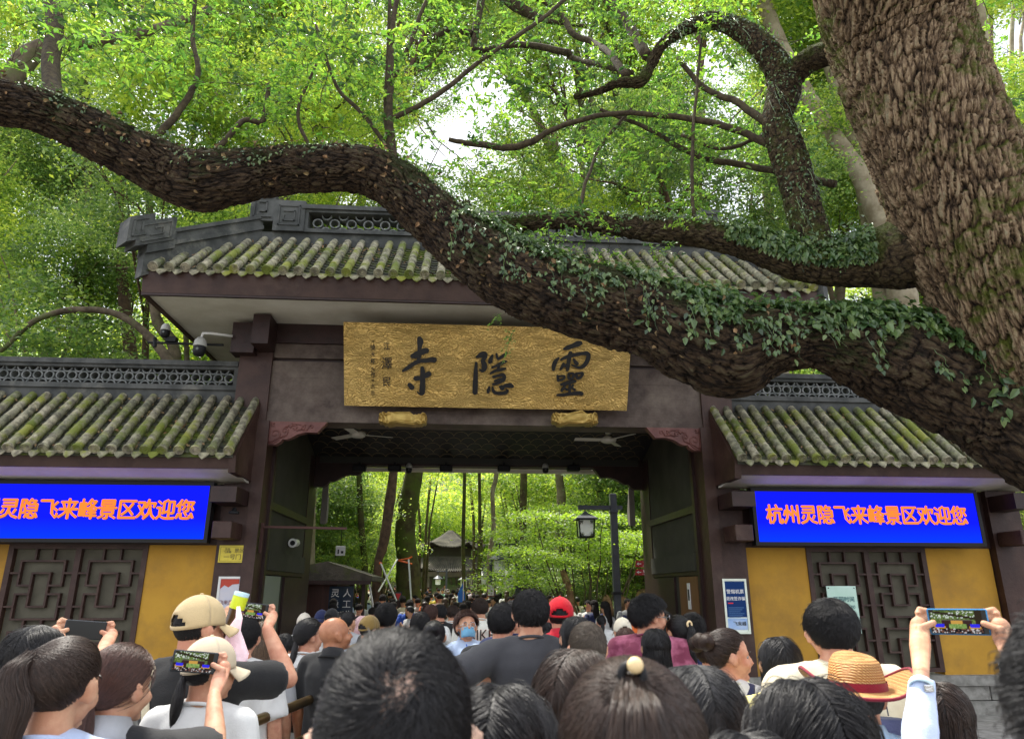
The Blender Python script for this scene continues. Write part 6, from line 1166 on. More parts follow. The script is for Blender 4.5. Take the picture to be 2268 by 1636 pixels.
# ---------- railing with steel balls
def railing(nm, lab, A, B, posts, H=1.02, ball=.055, pw=.04):
    E = empty(nm, (A[0], A[1], 0), lab, 'railing', 'queue railings'); A = np.array([*A, H]); B = np.array([*B, H]); V = MB(); V.tube([A, B], .028, 10); V.build('top_rail', M_BRZ, E, smooth=True)
    V = MB(); V.tube([A - [0, 0, .2], B - [0, 0, .2]], .018, 8); V.build('mid_rail', M_BRZ, E, smooth=True)
    d = (B - A); L = np.linalg.norm(d); ang = math.atan2(d[1], d[0]); V = MB(); V.cbox((A + B) / 2 - [0, 0, .55], (L, .02, .5), rz=ang); V.build('panel', M_BRZ, E)
    for t in posts:
        P = A + (B - A) * t; V = MB(); V.cyl(P - [0, 0, H], P + [0, 0, .02], pw, 12); po = V.build('post', M_BRZ, E, smooth=True); V = MB(); V.ball(P + [0, 0, .02 + ball * .9], ball, 20, 14); V.build('ball', M_STEEL, po, smooth=True)
M_BRZ = mat('bronze_steel', srgb(120, 100, 62), srgb(92, 74, 52), scale=6, rough=.3, metal=.7)
def rl(px, py, Y): # ground position and height for a pixel at depth Y
    return at(px, py, Y)
a = at(712, 1548, 2.9); b_ = at(560, 1640, 2.05)
a1 = rl(710, 1540, 5.0); a2 = rl(462, 1645, 3.65)
railing('queue_railing', 'bronze queue railing with steel ball posts left of the nearest man', (a2[0], a2[1]), (a1[0], a1[1]), (1.0, .02), H=a1[2])
a1 = rl(1073, 1492, 6.4); a2 = rl(1097, 1452, 8.2); railing('queue_railing', 'bronze queue railing the masked attendant leans on', (a1[0], a1[1]), (a2[0], a2[1]), (0.0, .55, 1.0), H=a1[2], ball=.05)
# ================= people
M_SKIN = mat('skin', srgb(208, 160, 130), srgb(190, 134, 106), scale=18, rough=.58, bump=.12, bscale=220, coords='obj', spec=.35, objrand=.10); M_SKINT = mat('tanned_skin', srgb(184, 128, 96), srgb(168, 112, 82), scale=20, rough=.42, coords='obj', spec=.4)
for m_ in (M_SKIN, M_SKINT): b_ = m_.node_tree.nodes['Principled BSDF']; b_.inputs['Subsurface Weight'].default_value = .08; b_.inputs['Subsurface Radius'].default_value = (.02, .008, .004)
M_EYEW = mat('eye_white', (.35, .32, .30), rough=.2); M_EYEB = mat('iris', (.02, .012, .008), rough=.1); M_LIP = mat('lips', srgb(190, 110, 100), rough=.5)
def hairmat(nm, c, r=.45):
    if nm in MATS: return MATS[nm]
    m = bpy.data.materials.new(nm); m.use_nodes = True; t = m.node_tree; p = t.nodes['Principled BSDF']; p.inputs['Roughness'].default_value = r; p.inputs['Specular IOR Level'].default_value = .38
    h = _n(t, 'ShaderNodeHairInfo'); mr = _n(t, 'ShaderNodeMapRange'); mr.inputs['To Min'].default_value = .55; mr.inputs['To Max'].default_value = 1.6; hs = _n(t, 'ShaderNodeHueSaturation'); hs.inputs['Color'].default_value = (*c, 1)
    t.links.new(h.outputs['Random'], mr.inputs['Value']); t.links.new(mr.outputs[0], hs.inputs['Value']); t.links.new(hs.outputs[0], p.inputs['Base Color']); MATS[nm] = m; return m
H_BLK = hairmat('black_hair', (.012, .011, .012)); H_BRN = hairmat('dark_brown_hair', (.030, .017, .012)); H_RED = hairmat('reddish_brown_hair', (.060, .027, .020)); H_LBR = hairmat('light_brown_hair', (.12, .075, .045)); H_GRY = hairmat('greying_hair', (.028, .027, .028), .5)
def cloth(nm, c, c2=None, **k):
    return mat('cloth_' + nm, srgb(*c), srgb(*(c2 or [max(0, int(v * .93)) for v in c])), scale=k.pop('scale', 6), rough=.9, coords='obj', bump=.25, bscale=k.pop('bscale', 180), sheen=.15, **k)
class Blob(MB):
    def loft(s, R, n=20):
        R = np.asarray(R, float); a = np.linspace(0, 2 * math.pi, n, endpoint=False); m = len(R)
        V = np.stack([R[:, 0:1] + R[:, 3:4] * np.cos(a), R[:, 1:2] + R[:, 4:5] * np.sin(a), np.repeat(R[:, 2:3], n, 1)], -1).reshape(-1, 3)
        i = np.arange(m - 1)[:, None] * n; j = np.arange(n)[None]; j2 = (j + 1) % n; F = np.stack([i + j, i + j2, i + n + j2, i + n + j], -1).reshape(-1, 4)
        up = R[-1, 2] > R[0, 2]; V = np.vstack([V, R[0, :3], R[-1, :3]]); jj = np.arange(n)
        F3 = np.vstack([np.stack([np.full(n, m * n), (jj + 1) % n, jj], 1), np.stack([np.full(n, m * n + 1), (m - 1) * n + jj, (m - 1) * n + (jj + 1) % n], 1)])
        if not up: F = F[:, ::-1]; F3 = F3[:, ::-1]
        return s.add(V, F, F3)
    def cap(s, a, b, r0, r1, n=12):
        a = np.array(a, float); b = np.array(b, float); s.tube([a, a * .5 + b * .5, b], [r0, (r0 + r1) / 2, r1], n); s.ball(a, r0, n, 8); s.ball(b, r1, n, 8); return s
    def xf(s, M, start=0):
        M = np.array(M)
        for i in range(start, len(s.V)): s.V[i] = s.V[i] @ M[:3, :3].T + M[:3, 3]
def remesh(me, vox, smooth=3, f=.5, nm='m'):
    o = bpy.data.objects.new('t', me); C.objects.link(o); r = o.modifiers.new('r', 'REMESH'); r.mode = 'VOXEL'; r.voxel_size = vox; r.use_smooth_shade = True
    if smooth: q = o.modifiers.new('s', 'SMOOTH'); q.factor = f; q.iterations = smooth
    dg = bpy.context.evaluated_depsgraph_get(); out_ = bpy.data.meshes.new_from_object(o.evaluated_get(dg)); bpy.data.objects.remove(o); bpy.data.meshes.remove(me); out_.name = nm
    out_.polygons.foreach_set('use_smooth', np.ones(len(out_.polygons), bool)); return out_
def fold(me, amp, seed):
    n = len(me.vertices); co = np.empty(n * 3, np.float32); me.vertices.foreach_get('co', co); co = co.reshape(-1, 3); no = np.empty(n * 3, np.float32); me.vertex_normals.foreach_get('vector', no); no = no.reshape(-1, 3)
    a = np.arctan2(co[:, 0], co[:, 1] * 1.0 + 1e-6); u = a * .25; z = co[:, 2]
    w_ = (fbm(co[:, 0] * 9 + co[:, 1] * 4 + 40, z * 3.2 + 9 + co[:, 0] * 2, 3, seed) - .45) * (.4 + 1.2 * np.clip((1.45 - z) * 2, 0, 1)); w2 = np.abs(fbm(co[:, 0] * 6 + z * 7 + 20, z * 5 - co[:, 0] * 5 + 11, 2, seed + 4) - .37) * -.8
    co += no * ((w_ + w2 + .1) * amp)[:, None]; me.vertices.foreach_set('co', co.ravel()); me.update()
NECK = np.array([0, -.02, 1.49])
def headM(hy, hp, tilt=0): return Matrix.Translation(Vector(NECK) - Vector((0, 0, .024))) @ Euler((-hp, tilt, hy)).to_matrix().to_4x4() @ Matrix.Translation(-Vector(NECK))
def ik(S, W, l1=.285, l2=.25, pole=(0, -.3, -1)):
    S = np.array(S, float); W = np.array(W, float); d = W - S; L = np.linalg.norm(d)
    if L > (l1 + l2) * .98: k = (L / .98) / (l1 + l2); l1 *= k; l2 *= k
    x = (l1 * l1 - l2 * l2 + L * L) / (2 * L); h = math.sqrt(max(0, l1 * l1 - x * x)); e = d / L; p = np.array(pole, float); p = p - e * (p @ e); p /= np.linalg.norm(p); return S + e * x + p * h
def head_parts(b, M, face=True, fem=False):
    k0 = len(b.V); b.ball((0, -.012, 1.628), (.076, .095, .090), 24, 16); b.ball((0, .026, 1.575), (.058 - .002 * fem, .062, .079), 20, 14); b.ball((0, .022, 1.545), (.052, .058, .044), 16, 12); b.ball((0, .072, 1.508), (.020, .018, .014), 10, 8)
    b.tube([(0, .083, 1.612), (0, .094, 1.592), (0, .104, 1.572), (0, .09, 1.562)], [.008, .010, .013, .010], 8); b.ball((0, .088, 1.567), (.019, .012, .009), 8, 6); b.ball((0, .083, 1.548), (.024, .012, .007), 10, 6); b.ball((0, .082, 1.538), (.021, .012, .007), 10, 6); b.ball((0, .066, 1.618), (.050, .022, .014), 12, 8)
    for s in (-1, 1): 
        b.ball((s * .034, .062, 1.568), (.026, .024, .026), 10, 8)
        Mx = np.array(Euler((.15, s * .12, s * -.38)).to_matrix()); k1 = len(b.V); b.ball((0, 0, 0), (.0085, .020, .033), 14, 10); b.torus((0, 0, .004), .021, .0055, axis='x', n=14, k=5); b.V[k1] = b.V[k1] @ Mx.T + [s * .083, -.010, 1.588]; b.V[k1 + 1] = (b.V[k1 + 1] * [1, .75, 1.15] + [s * .005, -.001, .003]) @ Mx.T + [s * .083, -.010, 1.590]
    b.xf(M, k0)
def body_mesh(key, sh, arms, M, vox, fem, face=True):
    b = Blob(); head_parts(b, M, face, fem); k = .93 if fem else 1.0
    nt = (M @ Vector((0, -.028, 1.56)))
    b.cap((0, -.035, 1.42), tuple(nt), .060 * k, .054 * k, 16)
    b.loft([(0, -.01, .84, .10, .09), (0, -.01, .90, .158, .112), (0, 0, .98, .158 * (1.03 if fem else 1), .105), (0, 0, 1.10, .132 * k, .090), (0, .0, 1.22, .152 * k, .105), (0, -.01, 1.33, .170 * k, .108), (0, -.015, 1.40, .150 * k, .088), (0, -.025, 1.44, .100, .066), (0, -.03, 1.47, .060, .055)], 24)
    for s in (-1, 1):
        S = np.array([s * .178 * k, -.012, 1.385]); b.cap((s * .05, -.03, 1.435), S + [0, 0, .004], .045, .050, 12); E_, W_ = arms[0 if s < 0 else 1]; b.cap(S, E_, .050 * k, .040 * k, 12); b.tube([E_, E_ * .7 + W_ * .3, W_], [.040 * k, .041 * k, .027 * k], 12); b.ball(E_, .040 * k, 12, 8); b.ball(W_, .027 * k, 10, 8)
        b.cap((s * .085, 0, .92), (s * .095, .012, .50), .085, .055, 14); b.cap((s * .095, .012, .50), (s * .095, -.01, .10), .054, .036, 12); b.loft([(s * .098, .035, .0, .030, .085), (s * .098, .045, .02, .044, .125), (s * .098, .035, .055, .040, .10), (s * .097, -.01, .10, .034, .045)], 14)
        if not sh.get('grip' + 'LR'[s > 0]):   # relaxed hand
            d = W_ - E_; d /= np.linalg.norm(d); t = np.array([-s * .9, .2, 0]); t -= d * (t @ d); t /= np.linalg.norm(t); f = np.cross(d, t); 
            if f[1] < 0: f = -f
            Pm = W_ + d * .05; b.tube([W_, Pm, W_ + d * .095], [.024, .032, .030], 10, flat=.55); b.ball(W_ + d * .095, (.028, .028, .02), 8, 6)
            for q in range(4): o_ = (q - 1.5) * .0175; a0 = W_ + d * .09 + f * o_; L_ = (.065, .078, .074, .058)[q]; b.tube([a0, a0 + d * L_ * .55 + t * .012, a0 + d * L_ * .95 + t * .032], [.0095, .009, .007], 6)
            b.tube([W_ + d * .03 + f * .022, W_ + d * .07 + f * .046, W_ + d * .10 + f * .048 + t * .012], [.012, .011, .008], 6)
    return remesh(b.mesh('body'), vox, 2, .5, 'body')
def shirt_mesh(arms, sleeve, fem, loose, vox, seed, hem=.86, M=None):
    b = Blob(); k = .93 if fem else 1.0; e = .016 + loose
    b.loft([(0, -.005, hem, .165 + e, .118 + e), (0, 0, .98, .160 + e, .112 + e), (0, 0, 1.10, .145 * k + e + .004, .100 + e), (0, 0, 1.22, .158 * k + e, .108 + e), (0, -.01, 1.33, .170 * k + e, .108 + e * .8), (0, -.015, 1.40, .152 * k + e * .7, .088 + e * .6), (0, -.025, 1.44, .10 + e * .5, .067 + .010), (0, -.03, 1.468, .068, .062)], 28)
    for s in (-1, 1):
        S = np.array([s * .178 * k, -.012, 1.385]); E_, W_ = arms[0 if s < 0 else 1]; b.cap((s * .05, -.03, 1.437), S, .050, .058 + e * .35, 14)
        if sleeve == 'short': Q = S + (E_ - S) * .80; b.tube([S, S * .5 + Q * .5, Q], [.060 + e * .4, .060 + e * .5, .060 + e * .6], 16); b.ball(S, .060 + e * .4, 12, 8)
        elif sleeve == 'long': b.cap(S, E_, .058 + e * .4, .050 + e * .2, 14); Q = E_ + (W_ - E_) * (.92); b.tube([E_, Q], [.050 + e * .2, .036 + e * .2], 14)
        elif sleeve == 'mid': b.cap(S, E_, .058 + e * .4, .050 + e * .3, 14); Q = E_ + (W_ - E_) * .35; b.tube([E_, Q], [.052 + e * .3, .050 + e * .3], 14)
    me = remesh(b.mesh('shirt'), vox, 2, .5, 'shirt'); fold(me, .030 + loose * .5, seed); return me
def pants_mesh(kind, vox=.014):
    b = Blob(); b.loft([(0, -.005, .82, .15, .12), (0, -.01, .90, .178, .130), (0, 0, .985, .170, .118), (0, 0, 1.02, .160, .112)], 20)
    if kind == 'skirt': b.loft([(0, 0, .45, .26, .22), (0, 0, .7, .21, .17), (0, 0, .95, .168, .12)], 20)
    else:
        for s in (-1, 1): b.cap((s * .088, 0, .90), (s * .096, .01, .50), .098, .075, 14); b.tube([(s * .096, .01, .50), (s * .096, -.005, .30), (s * .097, -.01, .08)], [.075, .066, .062], 14)
    me = remesh(b.mesh('trousers'), vox, 2, .5, 'trousers'); fold(me, .02, 5); return me
def shoe_mesh():
    b = Blob()
    for s in (-1, 1): b.loft([(s * .098, .035, .0, .040, .105), (s * .098, .045, .02, .052, .138), (s * .098, .035, .06, .046, .11), (s * .097, -.01, .10, .042, .052)], 16)
    me = b.mesh('shoes', True); return me
SKC = np.array([0, -.012, 1.628]); SKR = np.array([.076, .095, .090])
def zlim(n, style):
    y = n[:, 1]
    if style in ('short', 'buzz', 'whorl'): return np.interp(y, [-1, -.55, -.30, -.12, .05, .22, .5, .85], [-.72, -.66, -.50, -.12, -.02, -.05, .38, .60])
    if style == 'bald': return np.full(len(n), 2.)
    return np.interp(y, [-1, -.45, -.2, 0, .2, .5, .8], [-.80, -.78, -.45, -.15, -.05, .42, .58])
def hair_dirs(N, style, rng):
    out_ = []; c = 0
    while c < N:
        n = rng.normal(size=(N * 2, 3)); n /= np.linalg.norm(n, axis=1)[:, None]; n = n[n[:, 2] > zlim(n, style)]; out_.append(n); c += len(n)
    return np.vstack(out_)[:N]
def proj(p, off):
    d = (p - SKC) / SKR; L = np.linalg.norm(d, axis=1)[:, None]; n = d / L; e = SKC + n * (SKR + off[:, None]); nn = n / SKR; nn /= np.linalg.norm(nn, axis=1)[:, None]; return e, nn
def strand_curves(nm, groups, m, parent, M):
    """real hair curves: groups of (paths (N,S,3), radius (N,))"""
    cu = bpy.data.hair_curves.new(nm); sizes = []; pos = []; rad = []; Mn = np.array(M)
    for P_, w_ in groups:
        N_, S_, _ = P_.shape; sizes += [S_] * N_; pos.append(P_.reshape(-1, 3)); tp_ = np.linspace(1, .35, S_); rad.append((w_[:, None] * tp_[None]).ravel())
    cu.add_curves(sizes); pos = np.vstack(pos) @ Mn[:3, :3].T + Mn[:3, 3]; cu.position_data.foreach_set('vector', pos.astype(np.float32).ravel())
    ra = cu.attributes.get('radius') or cu.attributes.new('radius', 'FLOAT', 'POINT'); ra.data.foreach_set('value', np.concatenate(rad).astype(np.float32))
    cu.materials.append(m); o = bpy.data.objects.new(nm, cu); C.objects.link(o); o.parent = parent; return o
GR = []
def ribbons(paths, norms, wid):
    GR.append((paths, wid * .5)); return np.zeros((0, 3)), np.zeros((0, 4), int)
def ribbons_mesh(paths, norms, wid):
    N, S, _ = paths.shape; T = np.gradient(paths, axis=1); T /= np.linalg.norm(T, axis=2)[..., None] + 1e-9; Wd = np.cross(T, norms); Wd /= np.linalg.norm(Wd, axis=2)[..., None] + 1e-9; ra = np.random.default_rng(N).normal(0, .55, (N, 1, 1)); Wd = Wd * np.cos(ra) + norms * np.sin(ra)
    tp_ = np.concatenate([np.linspace(.5, 1, max(1, S // 3)), np.linspace(1, .15, S - max(1, S // 3))])[None, :, None] * wid[:, None, None]; A = paths + Wd * tp_ / 2; B = paths - Wd * tp_ / 2; V = np.stack([A, B], 2).reshape(-1, 3)
    b = np.arange(N)[:, None, None] * (S * 2) + np.arange(S - 1)[None, :, None] * 2; F = (b + np.array([0, 1, 3, 2])[None, None]).reshape(-1, 4); return V, F
def hair_obj(E, M, style, m, det, L=.35, whorl=(.12, -.62, .78), tie=(0, -.108, 1.655), vol=.012, seed=0, part=0.0, wmul=1.0, nm='hair', nmul=1.0, tail=.3, tr=.03):
    """style: short, whorl, long, pony, bun, doublebun"""
    if style == 'bald': return None
    GR.clear(); rng = np.random.default_rng(seed); b = MB(); long_ = style in ('long',); tied = style in ('pony', 'bun', 'doublebun')
    # scalp cap
    n_, m_ = 56, 40; th = np.linspace(0, 2 * math.pi, n_, endpoint=False); ph = np.linspace(.02, math.pi - .02, m_); TH, PH = np.meshgrid(th, ph, indexing='ij')
    d = np.stack([np.cos(TH) * np.sin(PH), np.sin(TH) * np.sin(PH), np.cos(PH)], -1).reshape(-1, 3); t = np.clip((d[:, 2] - zlim(d, style)) / .16, 0, 1); t = t * t * (3 - 2 * t)
    W = np.array(whorl); W = W / np.linalg.norm(W)
    T_ = vol * {'short': .55, 'whorl': .0, 'long': .34, 'buzz': .4}.get(style, .34); T_ = T_ * (1 + .35 * (d[:, 2]) ) * (1 + .5 * (fbm(d[:, 0] * 5 + 9, d[:, 2] * 5 + d[:, 1] * 4 + 9, 3, seed) - .45)); 
    if style != 'whorl':
        V = SKC + d * (SKR - .003 + (t * T_)[:, None] + (t * .0015)[:, None]); i = np.arange(n_)[:, None]; j = np.arange(m_ - 1)[None]; F = np.stack([i * m_ + j, i * m_ + j + 1, ((i + 1) % n_) * m_ + j + 1, ((i + 1) % n_) * m_ + j], -1).reshape(-1, 4); b.add(V, F)
    # strands
    N = int({'near': 26000, 'mid': 6500, 'far': 1500}[det] * (.6 if long_ else (.7 if tied else 1))); S = 5 if style in ('short', 'whorl', 'buzz') else (10 if long_ else 7)
    if style == 'whorl': N = 30000; 
    n = hair_dirs(N, style, rng)
    if style == 'whorl': dw = np.linalg.norm(n - W, axis=1); keep = rng.random(N) < np.clip(.08 + dw * 2.1 + 1.0 * (fbm(n[:, 0] * 9 + 30, n[:, 2] * 9 + 30, 3, 5) - .40), .06, 1); n = n[keep]; N = len(n)
    w0 = {'near': .00105, 'mid': .0020, 'far': .0045}[det] * (1.15 if long_ or tied else 1)
    off = np.full(N, .001 if style == 'whorl' else vol * .55); p, nn = proj(SKC + n * SKR, off); path = [p]; norm = [nn]
    tie_ = np.array(tie); ln = rng.uniform(.75, 1.2, N)
    if style in ('short', 'whorl', 'buzz'):
        hl = {'short': .036, 'whorl': .036, 'buzz': .014}[style]; ds = hl / S * ln; loff = off.copy()
        jit = rng.normal(0, .13, (N, 3)); cl = np.stack([fbm(n[:, 0] * 14 + 5, n[:, 1] * 14 + n[:, 2] * 9 + 5, 2, seed + 1) - .4, fbm(n[:, 1] * 14 + 25, n[:, 2] * 14 + 5, 2, seed + 2) - .4, np.zeros(N)], 1) * .9; grow = rng.uniform(.4, 1.1, N) * vol * (.80 if style != 'buzz' else .6) * (.62 + .8 * fbm(n[:, 0] * 5 + 12, n[:, 2] * 5 + n[:, 1] * 5 + 12, 3, seed + 6)) * np.where(rng.random(N) < .03, 1.6, 1.0)
        for k in range(1, S):
            u = k / (S - 1); dd = n * 1.0 - W + .45 * np.cross(nn, W) + jit + cl; tt = dd - nn * (dd * nn).sum(1)[:, None]; tt /= np.linalg.norm(tt, axis=1)[:, None] + 1e-9
            p = p + tt * ds[:, None]; lo_ = off + grow * math.sin(u * 1.9); p, nn = proj(p, lo_); path.append(p); norm.append(nn)
    elif long_:
        tot = .20 + L; ds = tot / S * rng.uniform(.9, 1.08, N); jit = rng.normal(0, .10, (N, 3)); sd = np.sign(n[:, 0] - part * .5 + 1e-6); free_ = np.zeros(N, bool); offs = vol * rng.uniform(.55, 1.1, N) * np.where(rng.random(N) < .03, 1.6, 1.0)
        wave = rng.uniform(0, 6, N)
        for k in range(1, S):
            rel = (p - SKC) / SKR; dd = np.stack([sd * .75 * (rel[:, 2] > .3), -.55 * (rel[:, 1] > -.6) * (1 - .0 * rel[:, 2]), np.full(N, -1.0) + 0 * sd], 1) + jit; tt = dd - nn * (dd * nn).sum(1)[:, None]; tt /= np.linalg.norm(tt, axis=1)[:, None] + 1e-9
            q, qn = proj(p + tt * ds[:, None], offs); free_ = free_ | (rel[:, 2] < -.25)
            hang = np.stack([-.05 * p[:, 0] / .08, -.05 + 0 * sd, -np.ones(N)], 1) + jit * .7; hang[:, 0] += .06 * np.sin(wave + p[:, 2] * 25); hang /= np.linalg.norm(hang, axis=1)[:, None]; h = p + hang * ds[:, None]
            zz = h[:, 2]; lim = np.interp(zz, [.9, 1.2, 1.40, 1.47, 1.52, 1.7], [-.15, -.15, -.125, -.095, 9, 9]) - offs * .6 ; h[:, 1] = np.where((zz < 1.50), np.minimum(h[:, 1], np.maximum(lim, h[:, 1] - .03)), h[:, 1])
            p = np.where(free_[:, None], h, q); nh = np.stack([p[:, 0] * 1.2, np.full(N, -.12) + p[:, 1] * .3, 0 * sd], 1); nh /= np.linalg.norm(nh, axis=1)[:, None]; nn = np.where(free_[:, None], nh, qn); path.append(p); norm.append(nn)
        b.loft = Blob.loft.__get__(b); zb = 1.60 - L * .86
        R = [(0, -.030, 1.66, .066, .072), (0, -.036, 1.60, .074, .078), (0, -.050, 1.53, .070, .062), (0, -.085, 1.44, .072, .034)]
        for zz in np.linspace(1.36, zb, 5) if zb < 1.36 else [zb]: R.append((0, -.132, zz, .072 * (1 if zz > zb + .02 else .6), .016))
        if zb > 1.44: R = R[:3] + [(0, -.06, zb, .07, .05)]
        b.loft(R[::-1], 24)
    elif tied:
        L0 = np.linalg.norm(tie_ - p, axis=1); ds = L0 / (S - 2) * 1.12; offs = vol * rng.uniform(.5, 1.0, N); jit = rng.normal(0, .10, (N, 3))
        for k in range(1, S):
            dd = tie_ - p; r_ = np.linalg.norm(dd, axis=1); dd = dd / (r_[:, None] + 1e-9) + jit * (r_[:, None] > .03); tt = dd - nn * (dd * nn).sum(1)[:, None]; tt /= np.linalg.norm(tt, axis=1)[:, None] + 1e-9
            q, qn = proj(p + tt * np.minimum(ds, r_)[:, None], offs + .01 * np.clip(1 - r_ / .05, 0, 1)); st = r_ < .016; p = np.where(st[:, None], p, q); nn = np.where(st[:, None], nn, qn); path.append(p); norm.append(nn)
    paths = np.stack(path, 1); norms = np.stack(norm, 1); ribbons(paths, norms, w0 * rng.uniform(.6, 1.3, N))
    if style == 'pony':
        NT_ = N // 2; S2 = 9; a = rng.uniform(0, 6.28, NT_); rr = np.sqrt(rng.random(NT_)) * tr; s = np.linspace(0, 1, S2); q = tie_[None].copy(); cen = [tie_.copy()]; hang = False
        for k in range(1, S2):
            stp = tail * 1.15 / S2; e_, n2 = proj(q, np.array([tr * .55 + .012 * math.sin(min(1, k / 3) * 1.57)])); dd = np.array([[0, -.6, -1.]]); tt = dd - n2 * (dd * n2).sum(); tt /= np.linalg.norm(tt)
            if hang or (q[0, 2] < 1.60): hang = True; q = q + np.array([[0, -.10 if k < 6 else .02, -1]]) * stp
            else: q, _n2 = proj(q + tt * stp, np.array([tr * .62 + .010]))
            cen.append(q[0].copy())
        cen = np.array(cen); P_ = []; Nn = []; wfn = lambda u: .40 + .75 * math.sin(min(1, u * 2.4) * 1.4) - .75 * u ** 3
        for k, u in enumerate(s):
            wd = rr * wfn(u); q = cen[k] + np.stack([np.cos(a) * wd, np.sin(a) * wd * .75, rng.normal(0, .004, NT_)], 1); q[:, 0] += .008 * np.sin(u * 7 + a * 2) * u; P_.append(q); Nn.append(np.stack([np.cos(a), np.sin(a), 0 * a + .15], 1))
        ribbons(np.stack(P_, 1), np.stack(Nn, 1), w0 * 1.2 * rng.uniform(.7, 1.3, NT_)); b.tube(cen[1:], [tr * .50 * wfn(u) for u in s[1:]], 14)
    if style in ('bun', 'doublebun'):
        for cx in ((0,) if style == 'bun' else (-.045, .045)):
            r0 = .042 if style == 'bun' else .034; out0 = (tie_ - SKC) / np.linalg.norm(tie_ - SKC); cen = tie_ + out0 * r0 * .75 + np.array([cx, 0, 0]); b.ball(cen, (r0 * 1.05, r0 * .9, r0), 16, 12); NB = N // 4; ax = rng.normal(0, .45, (NB, 3)) + out0; ax /= np.linalg.norm(ax, axis=1)[:, None]; e1 = np.cross(ax, [0.1, .2, 1.]); e1 /= np.linalg.norm(e1, axis=1)[:, None]; e2 = np.cross(ax, e1); a0 = rng.uniform(0, 6.28, NB); P_ = []; Nn = []; hh = rng.uniform(-.8, .8, NB)
            for u in np.linspace(0, 2.6, 10): dd = (e1 * np.cos(a0 + u)[:, None] + e2 * np.sin(a0 + u)[:, None]) * np.sqrt(1 - hh ** 2)[:, None] + ax * hh[:, None]; P_.append(cen + dd * r0 * 1.1 * [1.05, .95, 1]); Nn.append(dd)
            ribbons(np.stack(P_, 1), np.stack(Nn, 1), w0 * 1.3 * rng.uniform(.7, 1.3, NB))
    if not b.V: return strand_curves(nm, list(GR), m, E, M)
    b.xf = Blob.xf.__get__(b); b.xf(M); o = link(nm, b.mesh('hair', True), m, E); strand_curves('strands', list(GR), m, o, M); return o
def cap_obj(E, M, m, opening=True, brim=True, nm='cap', seed=1):
    c = SKC + [0, 0, .005]; R = SKR + [.013, .015, .014]; th = np.linspace(0, 2 * math.pi, 49); ph = np.linspace(0, 1, 14); b = MB(); V = []; 
    for t in th:
        dirn = np.array([math.cos(t), math.sin(t)]); back = max(0, -dirn[1]); low = -.12 - .16 * back
        for u in ph:
            P_ = u * (math.pi / 2 - low); z = math.cos(P_); r = math.sin(P_); bmp = 1 + .012 * math.cos(6 * (t + .2)) * math.sin(P_)
            V.append(c + np.array([dirn[0] * r, dirn[1] * r, z * (1.06)]) * R * bmp)
    F = []; m_ = len(ph)
    for i in range(48):
        tm = (th[i] + th[i + 1]) / 2; bk = -math.sin(tm)
        for j in range(m_ - 1):
            if opening and bk > .955 - .30 * max(0, (j - 9)) / 4 * (j >= 9) and 9 <= j <= 11: continue
            F.append((i * m_ + j, i * m_ + j + 1, (i + 1) * m_ + j + 1, (i + 1) * m_ + j))
    b.add(V, F); b.ball(c + [0, 0, R[2] * 1.07], (.009, .009, .005), 8, 6); b.xf = Blob.xf.__get__(b)
    b.xf(M); o = link(nm, b.mesh('cap', True), m, E); sd_ = o.modifiers.new('t', 'SOLIDIFY'); sd_.thickness = .003
    if brim:
        q = MB(); V = []; n = 17
        for u in np.linspace(0, 1, 6):
            for a in np.linspace(-1.12, 1.12, n):
                rr = 1 + .0 * u; V.append(c + np.array([math.sin(a) * (R[0] + u * .012), math.cos(a) * R[1] + u * .068 * math.cos(a * .95) ** .6, -.010 - .022 * u - .030 * (math.sin(a)) ** 2 * (.3 + u)]))
        q.add(V, [(j * n + i, j * n + i + 1, (j + 1) * n + i + 1, (j + 1) * n + i) for j in range(5) for i in range(n - 1)]); q.xf = Blob.xf.__get__(q); q.xf(M); br = link('brim', q.mesh('brim', True), m, o); sd_ = br.modifiers.new('t', 'SOLIDIFY'); sd_.thickness = .004
    return o
